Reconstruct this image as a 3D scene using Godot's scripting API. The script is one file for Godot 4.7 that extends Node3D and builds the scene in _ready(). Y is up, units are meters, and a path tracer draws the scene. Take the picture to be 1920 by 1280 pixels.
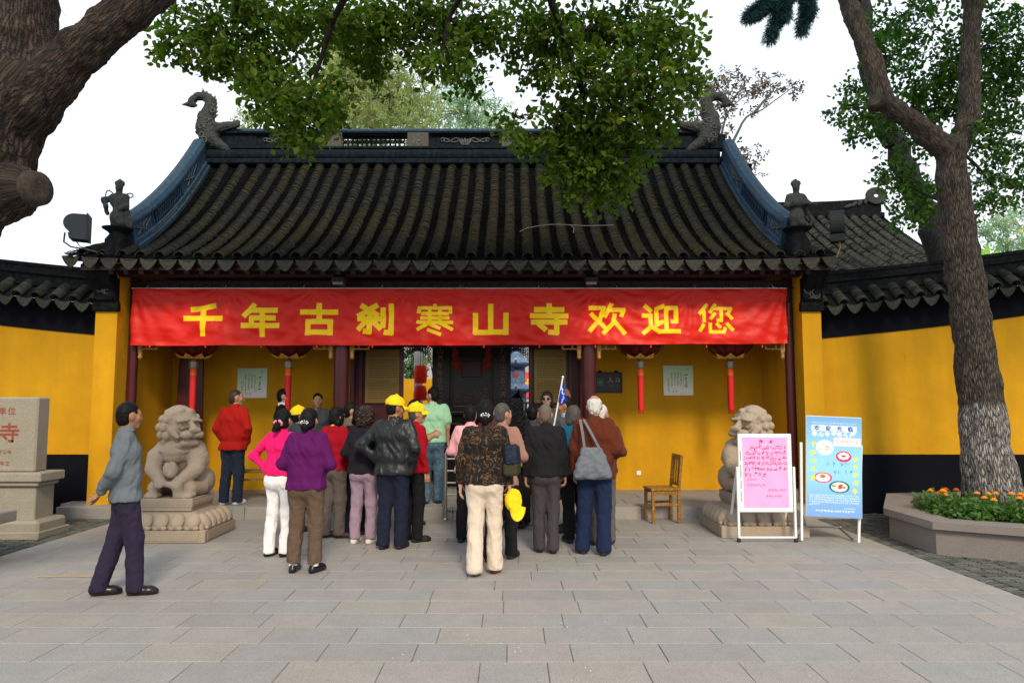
extends Node3D

var rng := RandomNumberGenerator.new()
var M := {}
var T := {}
var used := {}
var fn := FastNoiseLite.new()

# ---------- mesh building ----------
class MB:
	var v := PackedVector3Array()
	var n := PackedVector3Array()
	var uv := PackedVector2Array()
	var c := PackedColorArray()
	var idx := PackedInt32Array()
	var t := Transform3D()
	var col := Color(1, 1, 1)

	func vert(p: Vector3, m: Vector3, w := Vector2.ZERO) -> void:
		v.append(t * p)
		n.append((t.basis * m).normalized())
		uv.append(w)
		c.append(col)
		idx.append(v.size() - 1)

	func take(src: MB, xf: Transform3D) -> void:
		var b := v.size()
		for q in src.v.size():
			v.append(xf * src.v[q])
			n.append((xf.basis * src.n[q]).normalized())
			uv.append(src.uv[q])
			c.append(src.c[q])
		for q in src.idx:
			idx.append(b + q)

	# corners counter-clockwise as seen from outside
	func tri(a: Vector3, b: Vector3, d: Vector3) -> void:
		var m := (b - a).cross(d - a)
		if m.length_squared() < 1e-16:
			return
		m = m.normalized()
		vert(a, m, Vector2(a.x, a.y)); vert(d, m, Vector2(d.x, d.y)); vert(b, m, Vector2(b.x, b.y))

	func quad(a: Vector3, b: Vector3, d: Vector3, e: Vector3) -> void:
		var m := (d - a).cross(e - b)
		if m.length_squared() < 1e-16:
			return
		m = m.normalized()
		vert(a, m, Vector2(0, 1)); vert(d, m, Vector2(1, 0)); vert(b, m, Vector2(1, 1))
		vert(a, m, Vector2(0, 1)); vert(e, m, Vector2(0, 0)); vert(d, m, Vector2(1, 0))

	func smooth_quad(a: Vector3, b: Vector3, d: Vector3, e: Vector3, na: Vector3, nb: Vector3, nd: Vector3, ne: Vector3, ua := Vector2.ZERO, ub := Vector2.ZERO, ud := Vector2.ZERO, ue := Vector2.ZERO) -> void:
		vert(a, na, ua); vert(d, nd, ud); vert(b, nb, ub)
		vert(a, na, ua); vert(e, ne, ue); vert(d, nd, ud)

	func box(at: Vector3, size: Vector3, b := Basis(), bevel := 0.0) -> void:
		var keep := t
		t = t * Transform3D(b, at)
		var h := size * 0.5
		if bevel <= 0.0:
			quad(Vector3(-h.x, -h.y, h.z), Vector3(h.x, -h.y, h.z), Vector3(h.x, h.y, h.z), Vector3(-h.x, h.y, h.z))
			quad(Vector3(h.x, -h.y, -h.z), Vector3(-h.x, -h.y, -h.z), Vector3(-h.x, h.y, -h.z), Vector3(h.x, h.y, -h.z))
			quad(Vector3(h.x, -h.y, h.z), Vector3(h.x, -h.y, -h.z), Vector3(h.x, h.y, -h.z), Vector3(h.x, h.y, h.z))
			quad(Vector3(-h.x, -h.y, -h.z), Vector3(-h.x, -h.y, h.z), Vector3(-h.x, h.y, h.z), Vector3(-h.x, h.y, -h.z))
			quad(Vector3(-h.x, h.y, h.z), Vector3(h.x, h.y, h.z), Vector3(h.x, h.y, -h.z), Vector3(-h.x, h.y, -h.z))
			quad(Vector3(-h.x, -h.y, -h.z), Vector3(h.x, -h.y, -h.z), Vector3(h.x, -h.y, h.z), Vector3(-h.x, -h.y, h.z))
		else:
			var i := h - Vector3.ONE * bevel
			for ax in 3:
				for s in [-1.0, 1.0]:
					var u := (ax + 1) % 3
					var w := (ax + 2) % 3
					var q: Array[Vector3] = []
					for k in 4:
						var p := Vector3()
						p[ax] = h[ax] * s
						p[u] = i[u] * [-1.0, 1.0, 1.0, -1.0][k]
						p[w] = i[w] * [-1.0, -1.0, 1.0, 1.0][k]
						q.append(p)
					if s > 0: quad(q[0], q[1], q[2], q[3])
					else: quad(q[3], q[2], q[1], q[0])
			for ax in 3:
				var u := (ax + 1) % 3
				var w := (ax + 2) % 3
				for k in 4:
					var su: float = [-1.0, 1.0, 1.0, -1.0][k]
					var sw: float = [-1.0, -1.0, 1.0, 1.0][k]
					var a := Vector3(); var d := Vector3()
					a[u] = h[u] * su; a[w] = i[w] * sw; a[ax] = -i[ax]
					d[u] = i[u] * su; d[w] = h[w] * sw; d[ax] = -i[ax]
					var a2 := a; var d2 := d
					a2[ax] = i[ax]; d2[ax] = i[ax]
					if su * sw > 0: quad(a, d, d2, a2)
					else: quad(d, a, a2, d2)
			for sx in [-1.0, 1.0]:
				for sy in [-1.0, 1.0]:
					for sz in [-1.0, 1.0]:
						var a := Vector3(h.x * sx, i.y * sy, i.z * sz)
						var d := Vector3(i.x * sx, h.y * sy, i.z * sz)
						var e := Vector3(i.x * sx, i.y * sy, h.z * sz)
						if sx * sy * sz > 0: tri(a, d, e)
						else: tri(a, e, d)
		t = keep

	# rows of points; faces look along (next column) x (next row)
	func patch(rows: Array, closed := false, flip := false, us := 1.0, vs := 1.0) -> void:
		var R := rows.size()
		var C: int = rows[0].size()
		var N: Array = []
		for r in R:
			var line := PackedVector3Array()
			line.resize(C)
			var up: PackedVector3Array = rows[maxi(r - 1, 0)]
			var dn: PackedVector3Array = rows[mini(r + 1, R - 1)]
			var me: PackedVector3Array = rows[r]
			for k in C:
				var l := (k - 1 + C) % C if closed else maxi(k - 1, 0)
				var g := (k + 1) % C if closed else mini(k + 1, C - 1)
				var a := me[g] - me[l]
				var b := dn[k] - up[k]
				if a.length_squared() < 1e-12:
					var o: PackedVector3Array = dn if r == 0 else up
					a = o[g] - o[l]
				var m := a.cross(b)
				line[k] = (m if not flip else -m).normalized()
			N.append(line)
		for r in R - 1:
			for k in (C if closed else C - 1):
				var g := (k + 1) % C
				var u0 := Vector2(float(k) / (C if closed else C - 1) * us, (1.0 - float(r) / (R - 1)) * vs)
				var u1 := Vector2(float(k + 1) / (C if closed else C - 1) * us, (1.0 - float(r) / (R - 1)) * vs)
				var u2 := Vector2(u1.x, (1.0 - float(r + 1) / (R - 1)) * vs)
				var u3 := Vector2(u0.x, u2.y)
				if not flip:
					smooth_quad(rows[r][k], rows[r][g], rows[r + 1][g], rows[r + 1][k], N[r][k], N[r][g], N[r + 1][g], N[r + 1][k], u0, u1, u2, u3)
				else:
					smooth_quad(rows[r][g], rows[r][k], rows[r + 1][k], rows[r + 1][g], N[r][g], N[r][k], N[r + 1][k], N[r + 1][g], u1, u0, u3, u2)

	# profile of (radius, height) from bottom to top
	func lathe(prof: PackedVector2Array, at := Vector3.ZERO, seg := 16, sharp := false, squash := Vector2.ONE) -> void:
		var rows: Array = []
		for p in prof:
			var line := PackedVector3Array()
			for k in seg:
				var a := -TAU * k / seg
				line.append(at + Vector3(cos(a) * p.x * squash.x, p.y, sin(a) * p.x * squash.y))
			rows.append(line)
		if sharp:
			for r in rows.size() - 1:
				patch([rows[r], rows[r + 1]], true)
		else:
			patch(rows, true)

	func tube(path: PackedVector3Array, rad, seg := 8, caps := true) -> void:
		var P := path.size()
		var rows: Array = []
		var side := Vector3.UP
		for i in P:
			var d := (path[mini(i + 1, P - 1)] - path[maxi(i - 1, 0)]).normalized()
			if i == 0:
				side = d.cross(Vector3.UP if absf(d.y) < 0.9 else Vector3.RIGHT).normalized()
			else:
				side = (side - d * side.dot(d)).normalized()
			var other := d.cross(side)
			var r: float = rad[i] if rad is PackedFloat32Array or rad is Array else rad
			var line := PackedVector3Array()
			for k in seg:
				var a := TAU * k / seg
				line.append(path[i] + (side * cos(a) + other * sin(a)) * r)
			rows.append(line)
		patch(rows, true)
		if caps:
			for e in [0, P - 1]:
				var line: PackedVector3Array = rows[e]
				for k in seg:
					if e == 0: tri(path[e], line[(k + 1) % seg], line[k])
					else: tri(path[e], line[k], line[(k + 1) % seg])

	# polygon in x, y pushed from z = 0 to z = depth
	func prism(poly: PackedVector2Array, depth: float, z0 := 0.0) -> void:
		var idx := Geometry2D.triangulate_polygon(poly)
		var area := 0.0
		for i in poly.size():
			area += poly[i].cross(poly[(i + 1) % poly.size()])
		for i in range(0, idx.size(), 3):
			var a := poly[idx[i]]; var b := poly[idx[i + 1]]; var d := poly[idx[i + 2]]
			if (b - a).cross(d - a) < 0:
				var q := b; b = d; d = q
			tri(Vector3(a.x, a.y, z0 + depth), Vector3(b.x, b.y, z0 + depth), Vector3(d.x, d.y, z0 + depth))
			tri(Vector3(a.x, a.y, z0), Vector3(d.x, d.y, z0), Vector3(b.x, b.y, z0))
		for i in poly.size():
			var a := poly[i]; var b := poly[(i + 1) % poly.size()]
			if area < 0:
				var q := a; a = b; b = q
			quad(Vector3(a.x, a.y, z0), Vector3(b.x, b.y, z0), Vector3(b.x, b.y, z0 + depth), Vector3(a.x, a.y, z0 + depth))

	func ball(at: Vector3, r: Vector3, seg := 10, rings := 6, b := Basis()) -> void:
		var keep := t
		t = t * Transform3D(b, at)
		var prof := PackedVector2Array()
		for i in rings + 1:
			var a := -PI / 2 + PI * i / rings
			prof.append(Vector2(maxf(cos(a), 1e-4), sin(a) * r.y))
		lathe(prof, Vector3.ZERO, seg, false, Vector2(r.x, r.z))
		t = keep

	func mesh(colored := false) -> ArrayMesh:
		var a := []
		a.resize(Mesh.ARRAY_MAX)
		a[Mesh.ARRAY_VERTEX] = v
		a[Mesh.ARRAY_NORMAL] = n
		a[Mesh.ARRAY_TEX_UV] = uv
		if colored:
			a[Mesh.ARRAY_COLOR] = c
		a[Mesh.ARRAY_INDEX] = idx
		var m := ArrayMesh.new()
		m.add_surface_from_arrays(Mesh.PRIMITIVE_TRIANGLES, a)
		return m

# a sculpted solid: smooth union of tapered capsules and ellipsoids on a grid, meshed as surface nets
class Field:
	var o: Vector3
	var s: float
	var nx: int
	var ny: int
	var nz: int
	var acc := PackedFloat32Array()
	var k: float
	var cuts: Array = []
	var wobble := 0.0
	var noise: FastNoiseLite
	var stretch := Vector3.ONE
	var carved := false
	var fold := 0.0
	var fold_x := Basis()

	func _init(lo: Vector3, hi: Vector3, cell: float, blend: float) -> void:
		o = lo; s = cell
		nx = ceili((hi.x - lo.x) / cell) + 1
		ny = ceili((hi.y - lo.y) / cell) + 1
		nz = ceili((hi.z - lo.z) / cell) + 1
		k = 1.0 / blend
		acc.resize(nx * ny * nz)

	func cap(a: Vector3, b: Vector3, ra: float, rb: float, sign := 1.0) -> void:
		if sign < 0.0: carved = true
		var m := maxf(ra, rb) + 2.5 / k + s
		var lo := (a.min(b) - Vector3.ONE * m - o) / s
		var hi := (a.max(b) + Vector3.ONE * m - o) / s
		var x0 := clampi(floori(lo.x), 0, nx); var x1 := clampi(ceili(hi.x) + 1, 0, nx)
		var y0 := clampi(floori(lo.y), 0, ny); var y1 := clampi(ceili(hi.y) + 1, 0, ny)
		var z0 := clampi(floori(lo.z), 0, nz); var z1 := clampi(ceili(hi.z) + 1, 0, nz)
		var bx := b.x - a.x; var by := b.y - a.y; var bz := b.z - a.z
		var inv := 1.0 / maxf(bx * bx + by * by + bz * bz, 1e-9)
		var dr := rb - ra
		for z in range(z0, z1):
			var pz := o.z + z * s - a.z
			for y in range(y0, y1):
				var py := o.y + y * s - a.y
				var px := o.x + x0 * s - a.x
				var i := (z * ny + y) * nx + x0
				var dyz := py * by + pz * bz
				for x in range(x0, x1):
					var h := clampf((px * bx + dyz) * inv, 0.0, 1.0)
					var ex := px - bx * h; var ey := py - by * h; var ez := pz - bz * h
					var d := sqrt(ex * ex + ey * ey + ez * ez) - ra - dr * h
					if d < m:
						acc[i] += sign * exp(-k * d)
					i += 1
					px += s

	func ell(c: Vector3, r: Vector3, b := Basis(), sign := 1.0) -> void:
		if sign < 0.0: carved = true
		var big := maxf(r.x, maxf(r.y, r.z))
		var small := minf(r.x, minf(r.y, r.z))
		var m := big + 2.5 / k + s
		var lo := (c - Vector3.ONE * m - o) / s
		var hi := (c + Vector3.ONE * m - o) / s
		var x0 := clampi(floori(lo.x), 0, nx); var x1 := clampi(ceili(hi.x) + 1, 0, nx)
		var y0 := clampi(floori(lo.y), 0, ny); var y1 := clampi(ceili(hi.y) + 1, 0, ny)
		var z0 := clampi(floori(lo.z), 0, nz); var z1 := clampi(ceili(hi.z) + 1, 0, nz)
		var inv := b.inverse()
		var ux := inv.x / r; var uy := inv.y / r; var uz := inv.z / r
		var step := ux * s
		for z in range(z0, z1):
			for y in range(y0, y1):
				var q := ux * (o.x + x0 * s - c.x) + uy * (o.y + y * s - c.y) + uz * (o.z + z * s - c.z)
				var i := (z * ny + y) * nx + x0
				for x in range(x0, x1):
					var l := q.length()
					var d := (l - 1.0) * (small if l < 1e-4 else l / maxf((q / r).length(), 1e-6))
					if d < 2.5 / k + s:
						acc[i] += sign * exp(-k * d)
					i += 1
					q += step

	func cut(point: Vector3, outward: Vector3) -> void:
		cuts.append(Plane(outward.normalized(), point))

	func build(mb: MB) -> void:
		var val := PackedFloat32Array()
		val.resize(acc.size())
		val.fill(1.0)
		var i := 0
		var ik := -1.0 / k
		for q in acc.size():
			if acc[q] > 1e-4:
				val[q] = log(acc[q]) * ik
		for c in cuts:
			var cp: Plane = c
			var step := cp.normal.x * s
			for z in nz:
				for y in ny:
					i = (z * ny + y) * nx
					var d := cp.distance_to(o + Vector3(0, y, z) * s)
					if d < -s * 1.5 and d + step * nx < -s * 1.5:
						continue
					for x in nx:
						if d > val[i]: val[i] = d
						d += step
						i += 1
		var near := 99.0 if carved else s * 2.2
		var at := PackedInt32Array()
		at.resize(acc.size())
		at.fill(-1)
		var P := PackedVector3Array()
		var cells := PackedInt32Array()
		var sy := nx
		var sz := nx * ny
		var off := [0, 1, sy, sy + 1, sz, sz + 1, sz + sy, sz + sy + 1]
		var e0 := [0, 2, 4, 6, 0, 1, 4, 5, 0, 1, 2, 3]
		var e1 := [1, 3, 5, 7, 2, 3, 6, 7, 4, 5, 6, 7]
		for z in nz - 1:
			for y in ny - 1:
				i = (z * ny + y) * nx
				for x in nx - 1:
					if absf(val[i]) > near:
						i += 1
						continue
					var c := 0
					if val[i] < 0.0: c += 1
					if val[i + 1] < 0.0: c += 1
					if val[i + sy] < 0.0: c += 1
					if val[i + sy + 1] < 0.0: c += 1
					if val[i + sz] < 0.0: c += 1
					if val[i + sz + 1] < 0.0: c += 1
					if val[i + sz + sy] < 0.0: c += 1
					if val[i + sz + sy + 1] < 0.0: c += 1
					if c > 0 and c < 8:
						var sum := Vector3()
						var cnt := 0
						for e in 12:
							var a: int = e0[e]
							var b: int = e1[e]
							var da := val[i + off[a]]
							var db := val[i + off[b]]
							if (da < 0.0) != (db < 0.0):
								var h := da / (da - db)
								sum += Vector3(a & 1, (a >> 1) & 1, a >> 2).lerp(Vector3(b & 1, (b >> 1) & 1, b >> 2), h)
								cnt += 1
						at[i] = P.size()
						P.append(o + (Vector3(x, y, z) + sum / cnt) * s)
						cells.append(i)
					i += 1
		# faces
		var F := PackedInt32Array()
		for q in cells.size():
			i = cells[q]
			var x := i % nx
			var y := (i / nx) % ny
			var z := i / sz
			var inside := val[i] < 0.0
			for ax in 3:
				var d: int = [1, sy, sz][ax]
				var u: int = [sy, sz, 1][ax]
				var w: int = [sz, 1, sy][ax]
				if ([y, z, x][ax] == 0) or ([z, x, y][ax] == 0):
					continue
				if inside == (val[i + d] < 0.0):
					continue
				var a := at[i]; var b := at[i - u]; var c := at[i - u - w]; var e := at[i - w]
				if b < 0 or c < 0 or e < 0:
					continue
				if inside: F.append_array(PackedInt32Array([a, b, c, a, c, e]))
				else: F.append_array(PackedInt32Array([a, e, c, a, c, b]))
		var N := PackedVector3Array()
		for pass_ in (2 if wobble > 0.0 else 1):
			N = PackedVector3Array()
			N.resize(P.size())
			for f in range(0, F.size(), 3):
				var m := (P[F[f + 1]] - P[F[f]]).cross(P[F[f + 2]] - P[F[f]])
				N[F[f]] += m; N[F[f + 1]] += m; N[F[f + 2]] += m
			for q in N.size():
				N[q] = N[q].normalized()
			if pass_ == 0 and wobble > 0.0:
				for q in P.size():
					var move := noise.get_noise_3dv(P[q] * stretch) * wobble
					if fold > 0.0:
						var g := absf(noise.get_noise_3dv(fold_x * P[q])) * 3.0
						move += fold * (0.5 - minf(g, 1.0)) * (0.6 + noise.get_noise_3dv(P[q] * 4.0))
					P[q] += N[q] * move
		var b := mb.v.size()
		for q in P.size():
			mb.v.append(mb.t * P[q])
			mb.n.append((mb.t.basis * N[q]).normalized())
			mb.uv.append(Vector2.ZERO)
			mb.c.append(mb.col)
		for f in range(0, F.size(), 3):
			mb.idx.append(b + F[f]); mb.idx.append(b + F[f + 2]); mb.idx.append(b + F[f + 1])

# ---------- names and tags ----------
func numbered(called: String, parent: Node) -> String:
	var key := str(parent.get_instance_id()) + called
	var k: int = used.get(key, -1) + 1
	used[key] = k
	return called if k == 0 else "%s_%03d" % [called, k]

func put(called: String, mesh: Mesh, material: Material, parent: Node = self, xf := Transform3D()) -> MeshInstance3D:
	var o := MeshInstance3D.new()
	o.name = numbered(called, parent)
	o.mesh = mesh
	o.material_override = material
	o.transform = xf
	parent.add_child(o, true)
	return o

func obj(called: String, mb: MB, material: Material, parent: Node = self, colored := false) -> MeshInstance3D:
	return put(called, mb.mesh(colored), material, parent)

func tag(o: Node, label: String, category: String, group := "") -> Node:
	o.set_meta("label", label)
	o.set_meta("category", category)
	if group: o.set_meta("group", group)
	return o

func thing(called: String, label: String, category: String, at := Vector3.ZERO, turn := 0.0, group := "") -> Node3D:
	var o := Node3D.new()
	o.name = numbered(called, self)
	add_child(o, true)
	o.position = at
	o.rotation.y = turn
	tag(o, label, category, group)
	return o

func structure(o: Node) -> Node:
	o.set_meta("kind", "structure")
	return o

func stuff(o: Node) -> Node:
	o.set_meta("kind", "stuff")
	return o

func V(x: float, y: float, z: float) -> Vector3:
	return Vector3(x, y, z)

# ---------- materials ----------
func lin(r: float, g: float, b: float) -> Color:
	return Color(r, g, b).linear_to_srgb()

func noise_image(size: int, freq: float, kind: int, octaves: int, seed_: int, lo: float, hi: float, sx := 1.0) -> Image:
	var f := FastNoiseLite.new()
	f.seed = seed_
	f.noise_type = kind
	f.frequency = freq
	f.fractal_octaves = octaves
	var im := f.get_seamless_image(size, size)
	im.convert(Image.FORMAT_L8)
	var d := im.get_data()
	for i in d.size():
		d[i] = int(clampf(lo + (hi - lo) * d[i] / 255.0, 0.0, 1.0) * 255)
	return Image.create_from_data(size, size, false, Image.FORMAT_L8, d)

func tex(im: Image) -> ImageTexture:
	return ImageTexture.create_from_image(im)

func bump(im: Image, strength: float) -> ImageTexture:
	var q: Image = im.duplicate()
	q.convert(Image.FORMAT_RGBA8)
	q.bump_map_to_normal_map(strength)
	return ImageTexture.create_from_image(q)

func surf(key: String, c: Color, rough := 0.8, map := "", scale := 1.0, normal := "", nscale := 1.0, world := false) -> StandardMaterial3D:
	var m := StandardMaterial3D.new()
	m.resource_name = key
	m.albedo_color = c
	m.roughness = rough
	m.metallic_specular = 0.4
	if map:
		m.albedo_texture = T[map]
	if normal:
		m.normal_enabled = true
		m.normal_texture = T[normal]
		m.normal_scale = nscale
	if map or normal:
		m.uv1_triplanar = true
		m.uv1_world_triplanar = world
		m.uv1_scale = Vector3.ONE * scale
	M[key] = m
	return m

func tint(key: String, from: String, c: Color) -> StandardMaterial3D:
	var m: StandardMaterial3D = M[from].duplicate()
	m.resource_name = key
	m.albedo_color = c
	M[key] = m
	return m

func make_materials() -> void:
	var simplex := FastNoiseLite.TYPE_SIMPLEX_SMOOTH
	var cell := FastNoiseLite.TYPE_CELLULAR
	var blot := noise_image(512, 0.012, simplex, 5, 3, 0.5, 1.05)
	var soft := noise_image(512, 0.006, simplex, 4, 8, 0.90, 1.02)
	var grain := noise_image(512, 0.22, simplex, 3, 5, 0.55, 1.1)
	var speck := Image.create(512, 512, false, Image.FORMAT_L8)
	for y in 512:
		for x in 512:
			speck.set_pixel(x, y, Color.from_hsv(0, 0, clampf(0.84 + rng.randfn(0, 0.09) - (0.3 if rng.randf() < 0.03 else 0.0), 0.3, 1.0)))
	# grain laid over soft patches, for stone and plaster
	var stone := Image.create(512, 512, false, Image.FORMAT_L8)
	for y in 512:
		for x in 512:
			stone.set_pixel(x, y, Color.from_hsv(0, 0, clampf(speck.get_pixel(x, y).r * (0.55 + 0.5 * soft.get_pixel(x, y).r) * (0.8 + 0.25 * grain.get_pixel(x, y).r), 0, 1)))
	T.blot = tex(blot); T.soft = tex(soft); T.grain = tex(grain); T.speck = tex(speck); T.stone = tex(stone)
	T.grain_n = bump(grain, 3.0)
	T.blot_n = bump(noise_image(512, 0.03, simplex, 5, 11, 0.0, 1.0), 5.0)
	T.soft_n = bump(noise_image(512, 0.01, simplex, 3, 12, 0.0, 1.0), 8.0)
	T.chisel_n = bump(noise_image(512, 0.07, cell, 2, 14, 0.0, 1.0), 5.0)
	# bark: long plates parted by furrows, made short and drawn out along the trunk
	var pf := FastNoiseLite.new()
	pf.seed = 31
	pf.noise_type = cell
	pf.cellular_return_type = FastNoiseLite.RETURN_DISTANCE2_SUB
	pf.frequency = 0.052
	pf.fractal_type = FastNoiseLite.FRACTAL_NONE
	pf.domain_warp_enabled = true
	pf.domain_warp_amplitude = 26.0
	pf.domain_warp_frequency = 0.02
	var plates := pf.get_seamless_image(512, 150)
	plates.resize(512, 512, Image.INTERPOLATE_CUBIC)
	var fine := noise_image(512, 0.09, simplex, 4, 33, 0.0, 1.0).get_region(Rect2i(0, 0, 512, 512))
	var bark := Image.create(512, 512, false, Image.FORMAT_L8)
	for y in 512:
		for x in 512:
			var q := pow(clampf(plates.get_pixel(x, y).r * 1.7 - 0.12, 0, 1), 0.55)
			bark.set_pixel(x, y, Color.from_hsv(0, 0, clampf(0.22 + 0.52 * q + 0.42 * (fine.get_pixel(x, y).r - 0.45), 0.08, 1)))
	T.bark = tex(bark); T.bark_n = bump(bark, 7.0)
	# plaster with faint run marks
	var runs := noise_image(512, 0.014, simplex, 5, 41, 0.0, 1.0).get_region(Rect2i(0, 0, 512, 512))
	var pl := Image.create(512, 512, false, Image.FORMAT_L8)
	for y in 512:
		for x in 512:
			var st := runs.get_pixel(x, (y / 7 + 40) % 512).r
			var bl := blot.get_pixel(x, y).r
			pl.set_pixel(x, y, Color.from_hsv(0, 0, clampf(0.80 + 0.10 * st + 0.12 * bl + rng.randfn(0, 0.008) - (0.10 if bl < 0.56 and st > 0.6 else 0.0), 0, 1)))
	T.plaster = tex(pl)
	# weave of cloth
	T.cloth_n = bump(noise_image(256, 0.3, simplex, 2, 19, 0.3, 0.7), 2.0)
	T.fold_n = bump(noise_image(512, 0.009, simplex, 3, 23, 0.0, 1.0), 14.0)

	surf("yellow_plaster", lin(0.66, 0.33, 0.003), 0.85, "plaster", 0.27, "blot_n", 0.10, true)
	surf("dark_plaster", lin(0.0085, 0.009, 0.013), 0.95, "soft", 0.5, "blot_n", 0.2, true); M.dark_plaster.metallic_specular = 0.12
	surf("roof_dark", lin(0.013, 0.015, 0.018), 0.85, "blot", 1.3, "blot_n", 0.5); M.roof_dark.metallic_specular = 0.2
	surf("ridge_blue", lin(0.030, 0.078, 0.135), 0.75, "blot", 1.5, "blot_n", 0.5)
	surf("tile_dark", lin(0.040, 0.042, 0.038), 0.85, "blot", 5.0, "grain_n", 0.8); M.tile_dark.metallic_specular = 0.25
	tint("tile_moss", "tile_dark", lin(0.052, 0.050, 0.028))
	tint("tile_green", "tile_dark", lin(0.042, 0.045, 0.028))
	tint("tile_brown", "tile_dark", lin(0.050, 0.043, 0.032))
	tint("tile_grey", "tile_dark", lin(0.17, 0.18, 0.18))
	tint("tile_pale", "tile_dark", lin(0.11, 0.115, 0.10))
	tint("ridge_dark", "roof_dark", lin(0.013, 0.022, 0.031))
	surf("carving", lin(0.058, 0.064, 0.064), 0.8, "blot", 3.0, "grain_n", 0.8)
	surf("stone_plaque", lin(0.11, 0.095, 0.08), 0.85, "stone", 2.0, "grain_n", 0.6)
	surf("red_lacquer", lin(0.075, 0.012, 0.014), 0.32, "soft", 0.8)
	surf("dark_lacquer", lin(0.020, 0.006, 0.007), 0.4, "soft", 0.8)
	surf("black_lacquer", lin(0.007, 0.006, 0.007), 0.3)
	surf("gold_paint", lin(0.62, 0.33, 0.08), 0.5, "blot", 6.0)
	surf("gold_board", lin(0.21, 0.135, 0.035), 0.45)
	M.gold_board.metallic = 0.5
	surf("slab_grey", lin(0.415, 0.392, 0.368), 0.72, "stone", 0.9, "grain_n", 0.35, true)
	tint("slab_pink", "slab_grey", lin(0.435, 0.39, 0.365))
	tint("slab_blue", "slab_grey", lin(0.40, 0.39, 0.375))
	tint("slab_warm", "slab_grey", lin(0.43, 0.40, 0.355))
	tint("slab_dark", "slab_grey", lin(0.385, 0.365, 0.345))
	surf("joint_earth", lin(0.33, 0.305, 0.27), 0.95, "blot", 2.0, "blot_n", 0.6, true)
	surf("sett", lin(0.15, 0.155, 0.14), 0.8, "stone", 2.0, "grain_n", 0.6, true)
	surf("granite", lin(0.30, 0.265, 0.225), 0.8, "stone", 1.2, "chisel_n", 0.35)
	surf("granite_grey", lin(0.40, 0.36, 0.285), 0.85, "stone", 1.0, "chisel_n", 0.4)
	surf("lion_stone", lin(0.50, 0.40, 0.30), 0.85, "stone", 2.2, "chisel_n", 0.55)
	surf("planter_stone", lin(0.30, 0.26, 0.235), 0.85, "stone", 1.6, "chisel_n", 0.6)
	surf("bark", lin(0.075, 0.053, 0.038), 0.92, "bark", 1.0, "bark_n", 1.3)
	surf("soil", lin(0.055, 0.04, 0.028), 0.95, "blot", 4.0, "blot_n", 1.0)
	surf("metal_grey", lin(0.32, 0.32, 0.31), 0.35); M.metal_grey.metallic = 0.8
	surf("metal_dark", lin(0.035, 0.04, 0.045), 0.45); M.metal_dark.metallic = 0.4
	surf("white_paint", lin(0.80, 0.80, 0.80), 0.4)
	surf("chair_wood", lin(0.50, 0.24, 0.045), 0.38, "blot", 4.0)
	surf("stool_wood", lin(0.36, 0.20, 0.07), 0.5, "blot", 4.0)

# ---------- scene ----------
func _ready() -> void:
	rng.seed = 20240
	fn.seed = 4
	fn.frequency = 1.0
	# camera
	var cam := Camera3D.new()
	cam.name = "camera"
	cam.position = Vector3(0, 1.62, 0)
	cam.rotation_degrees.x = 4.869
	cam.fov = 50.73
	cam.near = 0.05
	cam.far = 800.0
	add_child(cam)
	# overcast sky
	var env := Environment.new()
	var pano := ProceduralSkyMaterial.new()
	pano.sky_top_color = Color(0.90, 0.95, 1.0)
	pano.sky_horizon_color = Color(0.98, 0.99, 1.0)
	pano.sky_curve = 0.2
	pano.ground_horizon_color = Color(0.75, 0.74, 0.72)
	pano.ground_bottom_color = Color(0.4, 0.39, 0.37)
	pano.sun_angle_max = 0.0
	pano.energy_multiplier = 1.35
	var sky := Sky.new()
	sky.sky_material = pano
	env.background_mode = Environment.BG_SKY
	env.sky = sky
	env.tonemap_mode = Environment.TONE_MAPPER_LINEAR
	env.tonemap_exposure = 1.0
	env.sdfgi_enabled = true
	env.ssao_enabled = true
	env.ssil_enabled = true
	var we := WorldEnvironment.new()
	we.name = "world_environment"
	we.environment = env
	add_child(we)
	# veiled sun, high behind the camera
	var sun := DirectionalLight3D.new()
	sun.name = "sun"
	sun.light_energy = 1.0
	sun.light_color = Color(1.0, 0.93, 0.82)
	sun.light_angular_distance = 12.0
	sun.shadow_enabled = true
	sun.rotation_degrees = Vector3(-36, 12, 0)
	add_child(sun)
	make_materials()
	build_ground()
	build_hall()
	build_roof()
	build_wing_walls()
	build_back_roof()
	build_courtyard()
	build_furnishings()
	build_lions()
	build_plaza_objects()
	build_trees()
	build_people()

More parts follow.
